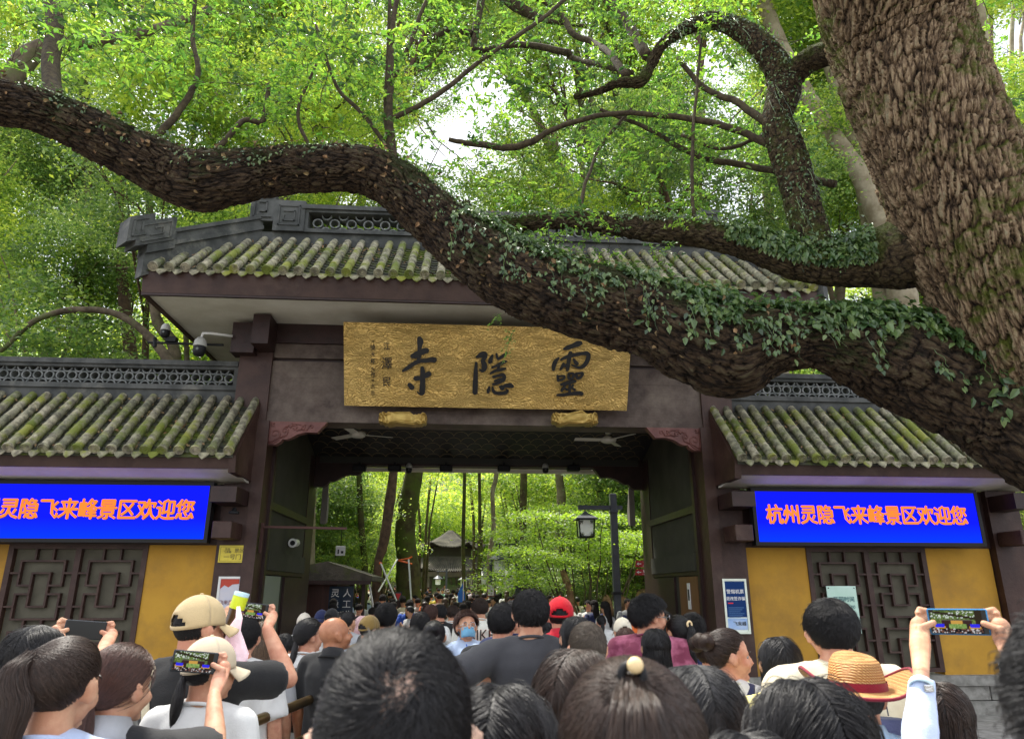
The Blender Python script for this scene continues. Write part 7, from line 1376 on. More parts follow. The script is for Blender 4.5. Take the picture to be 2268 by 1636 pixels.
def straw_hat(E, M):
    mt = bpy.data.materials.new('straw_weave'); mt.use_nodes = True; t = mt.node_tree; Lk = t.links.new; p = t.nodes['Principled BSDF']; p.inputs['Roughness'].default_value = .65; tcx = _n(t, 'ShaderNodeTexCoord')
    w1 = _n(t, 'ShaderNodeTexWave'); w1.bands_direction = 'Z'; w1.inputs['Scale'].default_value = 38; w1.inputs['Distortion'].default_value = 1.2; Lk(tcx.outputs['Object'], w1.inputs[0]); w2 = _n(t, 'ShaderNodeTexWave'); w2.bands_direction = 'DIAGONAL'; w2.inputs['Scale'].default_value = 55; w2.inputs['Distortion'].default_value = .8; Lk(tcx.outputs['Object'], w2.inputs[0])
    ml = _n(t, 'ShaderNodeMath', operation='MULTIPLY'); Lk(w1.outputs['Fac'], ml.inputs[0]); Lk(w2.outputs['Fac'], ml.inputs[1]); r = _n(t, 'ShaderNodeValToRGB'); r.color_ramp.elements[0].color = (*srgb(150, 98, 48), 1); r.color_ramp.elements[1].color = (*srgb(226, 176, 108), 1); r.color_ramp.elements[1].position = .5; Lk(ml.outputs[0], r.inputs[0]); Lk(r.outputs[0], p.inputs['Base Color']); bb = _n(t, 'ShaderNodeBump'); bb.inputs['Distance'].default_value = .004; Lk(ml.outputs[0], bb.inputs['Height']); Lk(bb.outputs[0], p.inputs['Normal'])
    c = np.array([0, -.012, 1.645]); n = 48; th = np.linspace(0, 2 * math.pi, n, endpoint=False); rows = []
    def ring(rx, ry, z, fn=None): rows.append([(c[0] + rx * math.cos(a), c[1] + ry * math.sin(a), c[2] + z + (fn(a) if fn else 0)) for a in th])
    ring(.004, .004, .085); ring(.035, .05, .088, lambda a: .020 * abs(math.sin(a)) ** 2 - .012); ring(.066, .082, .098, lambda a: .010 * math.sin(a) - .006 * abs(math.cos(a))); ring(.080, .098, .075); ring(.088, .106, .03); ring(.092, .110, -.008); 
    up_ = lambda k: (lambda a: k * (abs(math.cos(a)) ** 3 * .06 - .012 * abs(math.sin(a))))
    ring(.120, .138, -.012, up_(.25)); ring(.155, .172, -.010, up_(.65)); ring(.178, .198, -.006, up_(1.05))
    b = MB(); V = np.array(rows).reshape(-1, 3); F = [(i * n + (j + 1) % n, i * n + j, (i + 1) * n + j, (i + 1) * n + (j + 1) % n) for i in range(len(rows) - 1) for j in range(n)]; b.add(V, F); b.xf = Blob.xf.__get__(b); b.xf(M); o = link('straw_hat', b.mesh('hat', True), mt, E); s_ = o.modifiers.new('t', 'SOLIDIFY'); s_.thickness = .004
    mr = cloth('wine', (128, 20, 44)); b = Blob(); nn = 49; P_ = [(c[0] + .095 * math.cos(a), c[1] + .113 * math.sin(a), c[2] + .004) for a in np.linspace(0, 2 * math.pi, nn)]; bb = MB(); V = np.array([(x, y, z - .014) for x, y, z in P_] + [(x * .985, c[1] + (y - c[1]) * .985, z + .014) for x, y, z in P_]); bb.add(V, [(i, i + 1, nn + i + 1, nn + i) for i in range(nn - 1)]); bb.xf = Blob.xf.__get__(bb); bb.xf(M); ob = link('hat_band', bb.mesh('band', True), mr, o)
    bb = MB(); bb.tube([rows[-1][i % n] for i in range(n + 1)], .0055, 6, cap=False); bb.xf = Blob.xf.__get__(bb); bb.xf(M); link('brim_edge', bb.mesh('edge', True), mr, o); return o
def grip(side, Pc, wv, uv, nv, W, small=.0):
    """hand gripping the end of a flat phone; side -1 left, 1 right; nv points to the holder"""
    b = Blob(); wv, uv, nv, Pc, W = [np.array(q, float) for q in (wv, uv, nv, Pc, W)]; e = Pc + wv * side * .080; kn = e + wv * side * .024 - uv * .012 - nv * .018
    pal = (W * .45 + kn * .55); b.tube([W, pal, kn], [.021, .029, .027], 12, flat=.60); b.ball(W, .021, 10, 8); b.ball(kn, .026, 10, 8)
    for q in range(4):
        k = kn + uv * (.030 - q * .020) + nv * (.002 * q) - wv * side * .004; mid = e + uv * (.034 - q * .021) + wv * side * (.016 + .004 * q) - nv * .030; tip = e - wv * side * (.030 - .006 * q) + uv * (.024 - q * .018) - nv * .017
        b.tube([k, k * .5 + mid * .5 - nv * .004 + wv * side * .004, mid, mid * .45 + tip * .55 - nv * .004, tip], [.0105, .0105, .010, .0092, .0078], 8); b.ball(tip, .0078, 8, 6); b.ball(mid, .0103, 8, 6)
    t0 = pal * .6 + kn * .4 - uv * .02 + nv * .014; t1 = e + wv * side * .022 - uv * .020 + nv * .026; t2 = e - wv * side * .016 - uv * .004 + nv * .014
    b.tube([t0, t1, t2], [.016, .0125, .0095], 8); b.ball(t2, .0095, 8, 6); b.ball(t1, .0125, 8, 6); return remesh(b.mesh('hand'), .0034, 2, .5, 'hand')
M_PHB = mat('phone_body_dark', (.015, .02, .03), rough=.25); M_PHC = mat('phone_body_blue', srgb(60, 130, 180), rough=.2, metal=.4)
def em(nm, c, k=.45): return mat('glow_' + nm, (0, 0, 0), emit=(srgb(*c), k), rough=.3)
def phone(nm, lab, Pc, wv, uv, nv, body, pic=True):
    """top-level phone; world coordinates"""
    E = empty(nm, tuple(Pc), lab, 'phone', 'phones held up to film the gate'); R = Matrix((Vector(wv), Vector(nv), Vector(uv))).transposed().to_4x4(); Mx = Matrix(R)
    b = MB(); b.bbox((.078, .0042, .037), .003, Mx); o = link('body', b.mesh('phone'), body, E)
    def q(nm2, x0, z0, x1, z1, m, off): bb = MB(); bb.box((x0, off, z0), (x1, off + .0004, z1), Mx); link(nm2, bb.mesh(nm2), m, E)
    q('screen', -.074, -.034, .074, .034, em('screen_dark', (26, 28, 26)), .0044)
    if pic:
        nx, nz_ = 44, 20; V = []; F = []; col = []; R_ = random.Random(int(Pc[0] * 1000))
        def pc_(u, v):
            n0 = R_.random(); c = (66 + 60 * n0, 84 + 62 * n0, 46 + 34 * n0)
            if v > .62 and n0 > .72: c = (205, 212, 205)
            if abs(v - (.92 - .35 * u)) < .05 or u > .86: c = (52, 44, 36)
            if .2 < u < .78 and .52 < v < .60: c = (92, 90, 78)
            if .2 < u < .78 and .36 < v < .52: c = (62, 44, 42)
            if .38 < u < .60 and .38 < v < .52: c = (200, 156, 76)
            if v < .36: c = (56, 40, 38) if not .33 < u < .66 else ((96 + 60 * n0, 130 + 50 * n0, 66 + 40 * n0) if v > .18 else c)
            if v < .30 and (.04 < u < .26 or .72 < u < .95): c = (190, 146, 50)
            if .24 < v < .36 and (.06 < u < .24 or .74 < u < .92): c = (52, 50, 235)
            if v < .17: c = R_.choice([(30, 28, 30), (46, 40, 40), (200, 196, 196), (120, 84, 70), (36, 34, 38)])
            return [q / 255 for q in c]
        for i in range(nx):
            for j in range(nz_):
                x0 = -.070 + .132 * i / nx; z0 = -.032 + .064 * j / nz_; x1 = x0 + .132 / nx; z1 = z0 + .064 / nz_; k_ = len(V); V += [(x0, .0050, z0), (x1, .0050, z0), (x1, .0050, z1), (x0, .0050, z1)]; F.append((k_, k_ + 1, k_ + 2, k_ + 3)); c = pc_(i / nx, j / nz_); col += [(*srgb(*[v * 255 for v in c]), 1)] * 4
        V = np.array(V) @ np.array(Mx)[:3, :3].T; me = mesh_np('picture', V, [np.array(F)]); ca = me.attributes.new('shown', 'FLOAT_COLOR', 'POINT'); ca.data.foreach_set('color', np.array(col, np.float32).ravel())
        if 'glow_picture' not in MATS:
            m = bpy.data.materials.new('glow_picture'); m.use_nodes = True; t = m.node_tree; t.nodes.clear(); o_ = _n(t, 'ShaderNodeOutputMaterial'); e_ = _n(t, 'ShaderNodeEmission'); a_ = _n(t, 'ShaderNodeAttribute', attribute_name='shown'); t.links.new(a_.outputs['Color'], e_.inputs['Color']); e_.inputs['Strength'].default_value = .5; t.links.new(e_.outputs[0], o_.inputs['Surface']); MATS['glow_picture'] = m
        link('picture', me, MATS['glow_picture'], E)
    return E
PANTS = {}; SHOES = shoe_mesh(); SHOES.materials.append(cloth('shoe', (60, 60, 62))); NP = 0; BODYC = {}; SHC = {}
def person(lab, px, top, d, yaw=0, hair='short', hm=None, hl=.35, shirt=None, sleeve='short', loose=.012, pants=None, fem=False, hy=0, hp=0, tilt=0, skin=None, hat=None, hatm=None, det='mid', vox=None, armL=None, armR=None, collar='crew', hk=None, lean=0, glasses=False, mask=False, name='person', wide=1.0, bag=None, x_is_body=False, H=None):
    """px,top: photo position of the top of the head at depth d (metres)"""
    global NP; NP += 1; yaw, hy, hp, tilt, lean = [math.radians(q) for q in (yaw, hy, hp, tilt, lean)]
    P0 = at(px, top, d); add = {'straw': .03, 'cap': .02}.get(hat, .012 if hair != 'bald' else 0.0); s = (P0[2] - add) / 1.698 if H is None else H / 1.722; s = max(.62, s)
    Mh = headM(hy, hp, tilt); hc = Mh @ Vector((0, -.012, 1.63)); rz = Matrix.Rotation(yaw, 3, 'Z'); off = rz @ Vector((hc[0], hc[1], 0)) * s
    loc = Vector((P0[0] - off[0], P0[1] - off[1], P0[2] - add * s - 1.694 * s if H is not None else 0)); 
    if H is not None: loc.z = 0
    E = empty(name, loc, lab, 'person', 'visitors crowding the gate', rz=yaw); E.scale = (s * wide, s, s)
    Mw = Matrix.Translation(loc) @ Matrix.Rotation(yaw, 4, 'Z') @ Matrix.Diagonal((s * wide, s, s, 1)); Mi = Mw.inverted(); k = .93 if fem else 1.0; arms = []; sh = {}
    for sd, a in ((-1, armL), (1, armR)):
        S = np.array([sd * .178 * k, -.012, 1.385])
        if a is None: W_ = np.array([sd * .235 * k, .045, .88]); Ee = np.array([sd * .225 * k, -.02, 1.11])
        else:
            W_ = np.array(Mi @ Vector([float(v) for v in a['w']])) if 'w' in a else np.array(a['l'], float); Ee = ik(S, W_, pole=a.get('pole', (sd * .5, -.3, -1)))
            if a.get('grip'): sh['grip' + 'LR'[sd > 0]] = True
        arms.append((Ee, W_))
    vox = {'near': .0105, 'mid': .0135, 'far': .02}[det] if not (vox and (glasses or mask or skin or hy < -.6)) else vox; std = armL is None and armR is None; kb = (fem, round(hy, 2), round(hp, 2), round(tilt, 2), vox) if std else None
    if kb is None or kb not in BODYC:
        me = body_mesh(None, sh, arms, Mh, vox, fem); 
        if kb: BODYC[kb] = me
    else: me = BODYC[kb]
    if len(me.materials) == 0: me.materials.append(skin or M_SKIN); mb_ = me
    elif me.materials[0] != (skin or M_SKIN): me = me.copy(); me.materials[0] = (skin or M_SKIN)
    link('body', me, None, E)
    ks = (fem, sleeve, loose, round(vox, 4)) if std else None
    if ks is None or ks not in SHC:
        sm = shirt_mesh(arms, sleeve, fem, loose, max(.0155, vox * 1.25), NP * 7)
        if ks: SHC[ks] = sm
    else: sm = SHC[ks]
    if len(sm.materials) == 0: sm.materials.append(shirt)
    elif sm.materials[0] != shirt: sm = sm.copy(); sm.materials[0] = shirt
    so_ = link('shirt', sm, None, E)
    pk = 'skirt' if pants == 'skirt' else 'pants'
    if pk not in PANTS: PANTS[pk] = pants_mesh(pk)
    pm = pants if not isinstance(pants, str) and pants is not None else cloth('dark_trousers', (38, 38, 44)); key = (pk, pm.name)
    if key not in PANTS: q = PANTS[pk].copy(); q.materials.clear(); q.materials.append(pm); PANTS[key] = q
    link('trousers', PANTS[key], None, E); link('shoes', SHOES, None, E)
    if collar == 'crew': b = MB(); a_ = np.linspace(0, 2 * math.pi, 29); b.tube([(.071 * math.cos(t), -.028 + .066 * math.sin(t), 1.455 - .022 * math.sin(t)) for t in a_], .0075, 6, cap=False); link('collar', b.mesh('collar', True), shirt, so_)
    elif collar: 
        b = MB(); a_ = np.linspace(-.2, math.pi + .2, 30) + math.pi; V = []
        for t in a_:
            for (r, z) in ((.062, 1.50), (.085, 1.452), (.094, 1.440)): V.append((r * math.cos(t), -.03 + r * .95 * math.sin(t), z - .014 * math.sin(t)))
        b.add(V, [(i * 3 + j, i * 3 + j + 1, (i + 1) * 3 + j + 1, (i + 1) * 3 + j) for i in range(29) for j in range(2)]); co = link('collar', b.mesh('collar', True), collar if not isinstance(collar, str) else shirt, so_); sd_ = co.modifiers.new('t', 'SOLIDIFY'); sd_.thickness = .004
    if hair and hair != 'bald':
        kw = dict(hk or {}); kw.setdefault('vol', .011)
        if hat in ('cap', 'straw') : kw['vol'] = .003
        hair_obj(E, Mh, hair, hm or H_BLK, det, L=hl, seed=NP, **kw)
    if hat == 'cap': cap_obj(E, Mh, hatm)
    if hat == 'straw': straw_hat(E, Mh)
    # eyes
    b = MB()
    for sd in (-1, 1): b.ball((sd * .031, .0675, 1.602), .0105, 10, 8)
    b.xf = Blob.xf.__get__(b); b.xf(Mh); ey = link('eyes', b.mesh('eyes', True), M_EYEW, E); b = MB()
    for sd in (-1, 1): b.ball((sd * .031, .0748, 1.602), .0045, 8, 6)
    b.xf = Blob.xf.__get__(b); b.xf(Mh); link('iris', b.mesh('iris', True), M_EYEB, ey); b = MB()
    for sd in (-1, 1): b.tube([(sd * .016, .087, 1.622), (sd * .032, .088, 1.627), (sd * .048, .078, 1.620)], [.003, .0035, .002], 5)
    b.xf = Blob.xf.__get__(b); b.xf(Mh); link('eyebrows', b.mesh('eyebrows', True), hm or H_BLK, E)
    if glasses:
        b = MB()
        for sd in (-1, 1): b.torus((sd * .033, .100, 1.600), .022, .0018, n=18, k=5); b.tube([(sd * .055, .100, 1.604), (sd * .078, .02, 1.604), (sd * .080, -.02, 1.598)], .0018, 5)
        b.tube([(-.011, .103, 1.602), (.011, .103, 1.602)], .0018, 5); b.xf = Blob.xf.__get__(b); b.xf(Mh); link('glasses', b.mesh('glasses', True), M_STEEL, E)
    if mask:
        b = MB(); n1 = 13; V = []
        for u in np.linspace(0, 1, 7):
            for a in np.linspace(-1.25, 1.25, n1): V.append((math.sin(a) * (.062 + .003 * math.sin(u * 3.1)), .020 + math.cos(a) * (.078 + .014 * math.sin(u * 3.0)), 1.588 - u * .082))
        b.add(V, [(j * n1 + i, j * n1 + i + 1, (j + 1) * n1 + i + 1, (j + 1) * n1 + i) for j in range(6) for i in range(n1 - 1)]); b.xf = Blob.xf.__get__(b)
        for sd in (-1, 1): b.tube([(sd * .058, .045, 1.58), (sd * .082, -.005, 1.600)], .0012, 4); b.tube([(sd * .056, .045, 1.52), (sd * .083, -.01, 1.575)], .0012, 4)
        b.xf(Mh); mo = link('face_mask', b.mesh('mask', True), cloth('mask_blue', (120, 180, 215), bscale=60), E); sd_ = mo.modifiers.new('t', 'SOLIDIFY'); sd_.thickness = .002
    if bag == 'backpack' or isinstance(bag, tuple):
        mb_ = bag[1] if isinstance(bag, tuple) else cloth('bag_black', (30, 30, 34)); only = isinstance(bag, tuple) and bag[0] == 'straps'
        b = Blob(); 
        for sd in (-1, 1): b.tube([(sd * .085, -.135, 1.30), (sd * .095, -.11, 1.40), (sd * .10, -.045, 1.462), (sd * .105, .05, 1.43), (sd * .11, .115, 1.30), (sd * .12, .10, 1.12)], .021, 8, flat=.35)
        link('backpack_strap', b.mesh('strap', True), mb_, E)
        b = Blob(); b.loft([(0, -.20, .98, .13, .06), (0, -.21, 1.02, .155, .085), (0, -.21, 1.20, .15, .085), (0, -.20, 1.30, .12, .06)] if only else [(0, -.19, .98, .12, .06), (0, -.21, 1.02, .15, .09), (0, -.21, 1.25, .15, .09), (0, -.19, 1.38, .11, .05)], 20); link('backpack', b.mesh('bag', True), mb_, E)
    return E, Mw, arms
def wp(px, py, d): return at(px, py, d)
def hold_phone(lab, plab, px, py, dph, wide_px, body, pkw, roll=0, wL=None, wR=None, both=True, pic=True):
    Pc = wp(px, py, dph); v = Pc - EYEP; v /= np.linalg.norm(v); wv = np.array([1, 0, 0.]) - v * v[0]; wv /= np.linalg.norm(wv); uv = np.cross(wv, v); uv = uv if uv[2] > 0 else -uv; c_, s_ = math.cos(roll), math.sin(roll); wv, uv = wv * c_ + uv * s_, uv * c_ - wv * s_; nv = -v
    L_ = Pc - wv * .135 - uv * .085 + nv * .03 if wL is None else wp(*wL); R_ = Pc + wv * .135 - uv * .085 + nv * .03 if wR is None else wp(*wR)
    kw = dict(pkw)
    if both in (True, 'L'): kw['armL'] = dict(w=L_, grip=True, pole=kw.pop('poleL', (-.7, -.1, -1)))
    if both in (True, 'R'): kw['armR'] = dict(w=R_, grip=True, pole=kw.pop('poleR', (.7, -.1, -1)))
    kw.pop('poleL', None); kw.pop('poleR', None)
    E, Mw, arms = person(lab, **kw); Mi = Mw.inverted(); phone('smartphone', plab, Pc, wv, uv, nv, body, pic)
    for sd, W_, on in ((-1, L_, both in (True, 'L')), (1, R_, both in (True, 'R'))):
        if not on: continue
        me = grip(sd, Pc, wv, uv, nv, W_); me.transform(Mi); me.update(); link('hand', me, kw.get('skin') or M_SKIN, E)
    return E, Mw, arms
C_BLK = cloth('black', (30, 30, 32)); C_CHAR = cloth('charcoal', (66, 66, 70), (58, 58, 62)); C_WHT = cloth('white', (226, 226, 224)); C_CREAM = cloth('cream', (226, 214, 184)); C_LBL = cloth('pale_blue', (186, 200, 232)); C_SKY = cloth('sky_blue_stripe', (150, 190, 226), (190, 212, 236), scale=60, stretch=(1, 1, .02)); C_MINT = cloth('mint', (140, 200, 180)); C_GREY = cloth('light_grey', (170, 172, 176)); C_RED = cloth('red', (196, 20, 44)); C_MAR = cloth('marbled_maroon', (122, 52, 76), (176, 100, 126), scale=9, detail=3, lo=.42, hi=.6)
C_JEAN = cloth('blue_jeans', (96, 136, 176), (70, 106, 146), scale=20); C_TAN = cloth('tan_cap', (206, 182, 138)); C_BEIGE = cloth('beige_cap', (214, 198, 170)); C_YEL = cloth('pale_yellow', (236, 224, 150)); C_LIL = cloth('lilac', (214, 196, 214)); C_NAVY = cloth('navy', (36, 44, 84)); C_PINK = cloth('pink', (226, 190, 190)); C_OLV = cloth('olive_cap', (132, 108, 58)); C_PALE = cloth('pale_shirt_blue', (196, 210, 240)); C_TEE = cloth('offwhite_tee', (222, 220, 210)); C_BLU2 = cloth('blue_uniform', (190, 208, 236))
C_TAUPE = cloth('taupe', (140, 124, 118))
cap_kw = dict(hat='cap')
# ---- nearest row
person('man with short black hair and a thinning crown, nearest head in the middle', 884, 1371, .87, hair='whorl', hm=H_BLK, shirt=C_CHAR, det='near', vox=.008, hk=dict(whorl=(.12, -.80, .58), vol=.009, wmul=.7), hp=-4, collar='crew', skin=mat('pale_skin', srgb(236, 200, 178), srgb(226, 184, 160), scale=20, rough=.55, coords='obj'))
person('person with glossy black hair just right of the nearest man', 1110, 1504, 1.2, yaw=-15, hair='long', hl=.03, hm=H_BLK, shirt=C_BLK, det='near', hk=dict(vol=.013, part=-.08), hp=4, fem=True)
E_, Mw_, _ = person('woman with swept back brown half ponytail and black hair tie, large in the lower middle', 1392, 1452, .95, yaw=-4, hy=-8, hair='pony', hm=H_BRN, shirt=C_BLK, fem=True, det='near', hk=dict(tie=(.002, -.082, 1.702), tail=.34, tr=.040, vol=.017, wmul=.62, nmul=1.9), skin=M_SKIN, hp=2)
o = MB(); Mh_ = headM(math.radians(-8), math.radians(2)); o.torus((.002, -.084, 1.716), .0125, .0055, axis='y', n=20, k=8); o.xf = Blob.xf.__get__(o); o.xf(Mh_); link('hair_tie', o.mesh('hair_tie', True), M_BLK2, E_); o = MB(); o.ball((.006, -.092, 1.728), (.0095, .007, .0095), 14, 10); o.xf = Blob.xf.__get__(o); o.xf(Mh_); link('hair_bead', o.mesh('bead', True), mat('cream_bead', srgb(240, 212, 160), rough=.4), E_)
person('woman with long straight dark brown hair in a mint shirt, half hidden behind the ponytail', 1276, 1428, 1.66, yaw=-12, hy=-28, hair='long', hl=.22, hm=H_BRN, shirt=C_MINT, fem=True, det='near', vox=.010, hk=dict(part=.06, vol=.013, nmul=1.3))
person('person with smooth greyish black hair right of the large ponytail', 1540, 1461, 1.45, hair='long', hl=.3, hm=H_GRY, shirt=C_BLK, fem=True, det='near', vox=.010, hk=dict(vol=.013))
person('person with glossy black bobbed hair, biggest head at the lower right', 1781, 1497, 1.22, yaw=6, hair='long', hl=.12, hm=H_BLK, shirt=C_CREAM, fem=True, det='near', vox=.010, hk=dict(vol=.018, part=-.03, nmul=2.0, wmul=.62))
person('person with dark hair whose crown just shows at the bottom edge', 1650, 1610, 1.0, hair='long', hl=.04, hm=H_BLK, shirt=C_TAUPE, fem=True, det='near', vox=.010, hk=dict(vol=.012))
person('person with grey fuzzy hair cut off by the right edge', 2500, 1318, .62, hair='short', hm=H_GRY, shirt=C_CHAR, det='near', vox=.010, hk=dict(vol=.022, wmul=.8))
hold_phone('person in a pale blue sleeve with a watch raising a phone at the lower right', 'blue edged phone filming the whole gate, held high at the lower right', 2122, 1376, 2.12, 129, M_PHC,
           dict(px=2150, top=1640, d=1.68, yaw=0, hair='short', hm=H_BRN, shirt=C_PALE, sleeve='long', det='near', vox=.0085, fem=True, poleL=(-.4, -.2, -1), poleR=(.8, -.1, -.7)), roll=math.radians(-1), wL=(2040, 1490, 2.02), wR=(2235, 1450, 2.02))
p = at(2041, 1520, 1.99); q = at(2045, 1600, 1.90); WT = empty('wristwatch', tuple(p), 'white strap watch on the wrist raised at the lower right', 'watch'); ax = (p - q) / np.linalg.norm(p - q); b = MB(); b.tube([p - ax * .011, p, p + ax * .011], [.0305, .031, .0300], 24, cap=False); o_ = link('strap', b.mesh('strap', True, p), mat('watch_strap', srgb(190, 212, 220), rough=.5), WT); s_ = o_.modifiers.new('t', 'SOLIDIFY'); s_.thickness = .003
b = MB(); b.cbox((0, -.031, 0), (.026, .006, .018), bev=.002); o_ = link('case', b.mesh('case'), M_STEEL, WT)
person('person with dark brown hair behind the raised watch arm', 2072, 1505, 2.3, yaw=-25, hair='long', hl=.1, hm=H_BRN, shirt=C_TAUPE, fem=True, det='mid', vox=.010, hk=dict(vol=.016))
# ---- lower left
person('woman with long brown ponytail in a pale blue T shirt at the lower left', 158, 1404, 2.05, yaw=2, hy=-10, hair='pony', hm=H_BRN, shirt=C_LBL, fem=True, det='near', vox=.0095, hk=dict(tie=(-.045, -.085, 1.685), tail=.34, tr=.042, vol=.013), hp=2)
hold_phone('woman with very long straight black hair raising a phone at the left edge', 'small dark phone held up before the left lattice', 188, 1394, 3.3, 50, M_PHB,
           dict(px=88, top=1377, d=2.55, yaw=-6, hair='long', hl=.55, hm=H_BLK, shirt=C_BLK, fem=True, det='near', vox=.0105, hk=dict(vol=.013)), roll=math.radians(-4), pic=False, wL=(146, 1450, 3.1), wR=(222, 1450, 3.05))
hold_phone('woman with low tied reddish hair in a grey collared black shirt raising a phone', 'black phone raised in the right hand of the reddish haired woman', 431, 1465, 2.85, 74, M_PHB,
           dict(px=276, top=1421, d=2.35, yaw=-4, hy=-22, hair='pony', hm=H_RED, shirt=C_BLK, fem=True, det='near', vox=.0095, collar=C_GREY, hk=dict(tie=(.01, -.105, 1.565), tail=.26, tr=.030, vol=.016), poleR=(.9, -.2, -1.2)), roll=math.radians(-5), both='R', wR=(474, 1540, 2.78))
person('child in a beige cap and white T shirt with a black ponytail', 470, 1408, 3.0, yaw=-6, hy=-40, hair='pony', hm=H_BLK, shirt=C_WHT, fem=True, det='mid', hat='cap', hatm=C_BEIGE, hk=dict(tie=(0, -.108, 1.60), tail=.2, tr=.026, vol=.003))
E_, Mw_, _ = hold_phone('man in a tan cap and black T shirt holding a phone and a bottle', 'dark phone showing the gate held by the man in the tan cap', 557, 1352, 3.75, 60, M_PHB,
           dict(px=447, top=1317, d=3.35, yaw=-16, hy=-26, hair='short', hm=H_BLK, shirt=C_BLK, det='mid', vox=.0105, hat='cap', hatm=C_TAN, loose=.014, wide=1.05, hk=dict(vol=.004)), roll=math.radians(-6), wL=(512, 1392, 3.6), wR=(592, 1392, 3.6))
b = MB(); b.tube(spline([(-.13, .125, 1.25), (-.135, .03, 1.452), (-.125, -.10, 1.41), (-.06, -.160, 1.22), (.05, -.168, 1.02), (.14, -.150, .88)], 6), .016, 8, flat=.3); link('bag_strap', b.mesh('strap', True), C_CREAM, E_)
p = at(519, 1362, 3.55); B_ = empty('water_bottle', tuple(p), 'dark tea bottle with lime label gripped beside the phone', 'bottle'); Mb = Matrix.Translation(Vector(p)) @ Euler((0, math.radians(14), 0)).to_matrix().to_4x4(); b = MB(); b.lathe([(0, -.10), (.030, -.10), (.033, -.07), (.031, .0), (.034, .04), (.033, .08), (0, .082)], M=Mb, n=18); link('bottle_body', b.mesh('bb', True, p), mat('tea_bottle', srgb(70, 48, 30), rough=.12, spec=.6), B_); b = MB(); b.lathe([(.0345, .03), (.0352, .085), (.034, .09)], M=Mb, n=18); link('label', b.mesh('lb', True, p), mat('lime_label', srgb(205, 220, 40), rough=.4), B_); b = MB(); b.lathe([(.0355, .088), (.0355, .105), (0, .106)], M=Mb, n=18); link('bottle_base', b.mesh('lb', True, p), mat('pale_cap', srgb(190, 220, 230), rough=.3), B_)
p = at(517, 1440, 3.5); PB = empty('plastic_bag', tuple(p), 'thin pinkish plastic bag dangling under the bottle', 'bag'); b = MB(); b.tube([p + np.array([.01 * math.sin(k * 2), 0, .19 - k * .05]) for k in range(8)], [.008, .016, .03, .045, .060, .068, .06, .03], 14, flat=.5); o_ = b.build('bag', mat('bag_film', srgb(226, 206, 212), srgb(236, 226, 230), scale=30, rough=.25, bump=.8, bscale=60, trans=(.8, .8, .8)), PB, smooth=True)
person('woman with long light brown hair in a grey T shirt and blue jeans', 582, 1372, 4.9, yaw=8, hair='long', hl=.48, hm=H_LBR, shirt=C_GREY, fem=True, pants=C_JEAN, hk=dict(vol=.012))
person('person in a white shirt behind the tan cap man', 545, 1362, 4.3, hair='short', hm=H_BLK, shirt=C_WHT)
person('bald tanned man in a black polo shirt seen in profile', 741, 1365, 4.9, yaw=-24, hy=-38, hair='bald', shirt=C_BLK, sleeve='short', skin=M_SKINT, collar='polo', loose=.02, wide=1.1, hp=-10, vox=.0095)
person('woman with black hair clip and long brown ponytail in a white shirt with black bag', 686, 1368, 5.3, yaw=-15, hy=-40, hair='pony', hm=H_BLK, shirt=C_WHT, fem=True, hk=dict(tie=(0, -.106, 1.60), tail=.34, tr=.03, vol=.02), bag='backpack')
# ---- middle
E_, Mw_, _ = person('tall man in a plain charcoal T shirt in the centre', 1175, 1304, 4.15, hair='short', hm=H_BLK, shirt=C_CHAR, loose=.024, wide=1.08, hk=dict(vol=.014, whorl=(.05, -.65, .75)), armL=dict(w=at(1088, 1500, 4.15), pole=(-1, -.6, -1)), vox=.010)
person('man with short black hair in black left of the charcoal T shirt', 1113, 1333, 4.7, yaw=-8, hy=-12, hair='short', hm=H_BLK, shirt=C_BLK, wide=1.05)
person('man with black hair hidden behind the one in black', 1138, 1327, 5.4, hair='short', hm=H_BLK, shirt=C_NAVY)
person('man in a bright red cap and red polo shirt', 1240, 1321, 5.3, yaw=-10, hair='short', hm=H_BLK, shirt=C_RED, hat='cap', hatm=cloth('red_cap', (206, 14, 36)), collar='polo', wide=1.08, hy=0)
person('woman with long black hair left of the greying man', 1276, 1359, 3.9, yaw=6, hair='long', hl=.36, hm=H_BLK, shirt=C_BLK, fem=True)
person('man with thinning brown grey hair in front of the red cap', 1300, 1372, 3.3, yaw=0, hair='short', hm=hairmat('grizzled_hair', (.085, .066, .05), .5), shirt=C_TAUPE, hk=dict(vol=.008, wmul=.7))
person('man with glasses in a marbled maroon T shirt looking right', 1433, 1319, 4.9, yaw=-20, hy=-58, hair='short', hm=H_BLK, shirt=C_MAR, glasses=True, loose=.02, wide=1.1, hk=dict(vol=.024), vox=.0095)
person('girl with black hair and a gold star clip', 1450, 1387, 4.3, hair='long', hl=.10, hm=H_BLK, shirt=C_LIL, fem=True, name='person')
E_, Mw_, _ = person('woman with a high black ponytail and pale scrunchie in a white T shirt', 1500, 1358, 4.9, yaw=8, hy=14, hair='pony', hm=H_BLK, shirt=C_WHT, fem=True, hk=dict(tie=(0.01, -.106, 1.665), tail=.30, tr=.034, vol=.010), bag=('straps', C_NAVY))
o = MB(); o.torus((.01, -.122, 1.668), .018, .008, axis='y', n=18, k=6); o.xf = Blob.xf.__get__(o); o.xf(headM(math.radians(14), 0)); link('scrunchie', o.mesh('s', True), mat('scrunchie', srgb(232, 206, 160), rough=.7), E_)
person('dark haired person behind the scrunchie ponytail', 1532, 1357, 5.6, hair='short', hm=H_BLK, shirt=C_LIL, hk=dict(vol=.02))
person('person with dark wavy hair between the maroon shirt and the ponytail', 1467, 1354, 5.8, hair='short', hm=H_BLK, shirt=C_LBL, hk=dict(vol=.02))
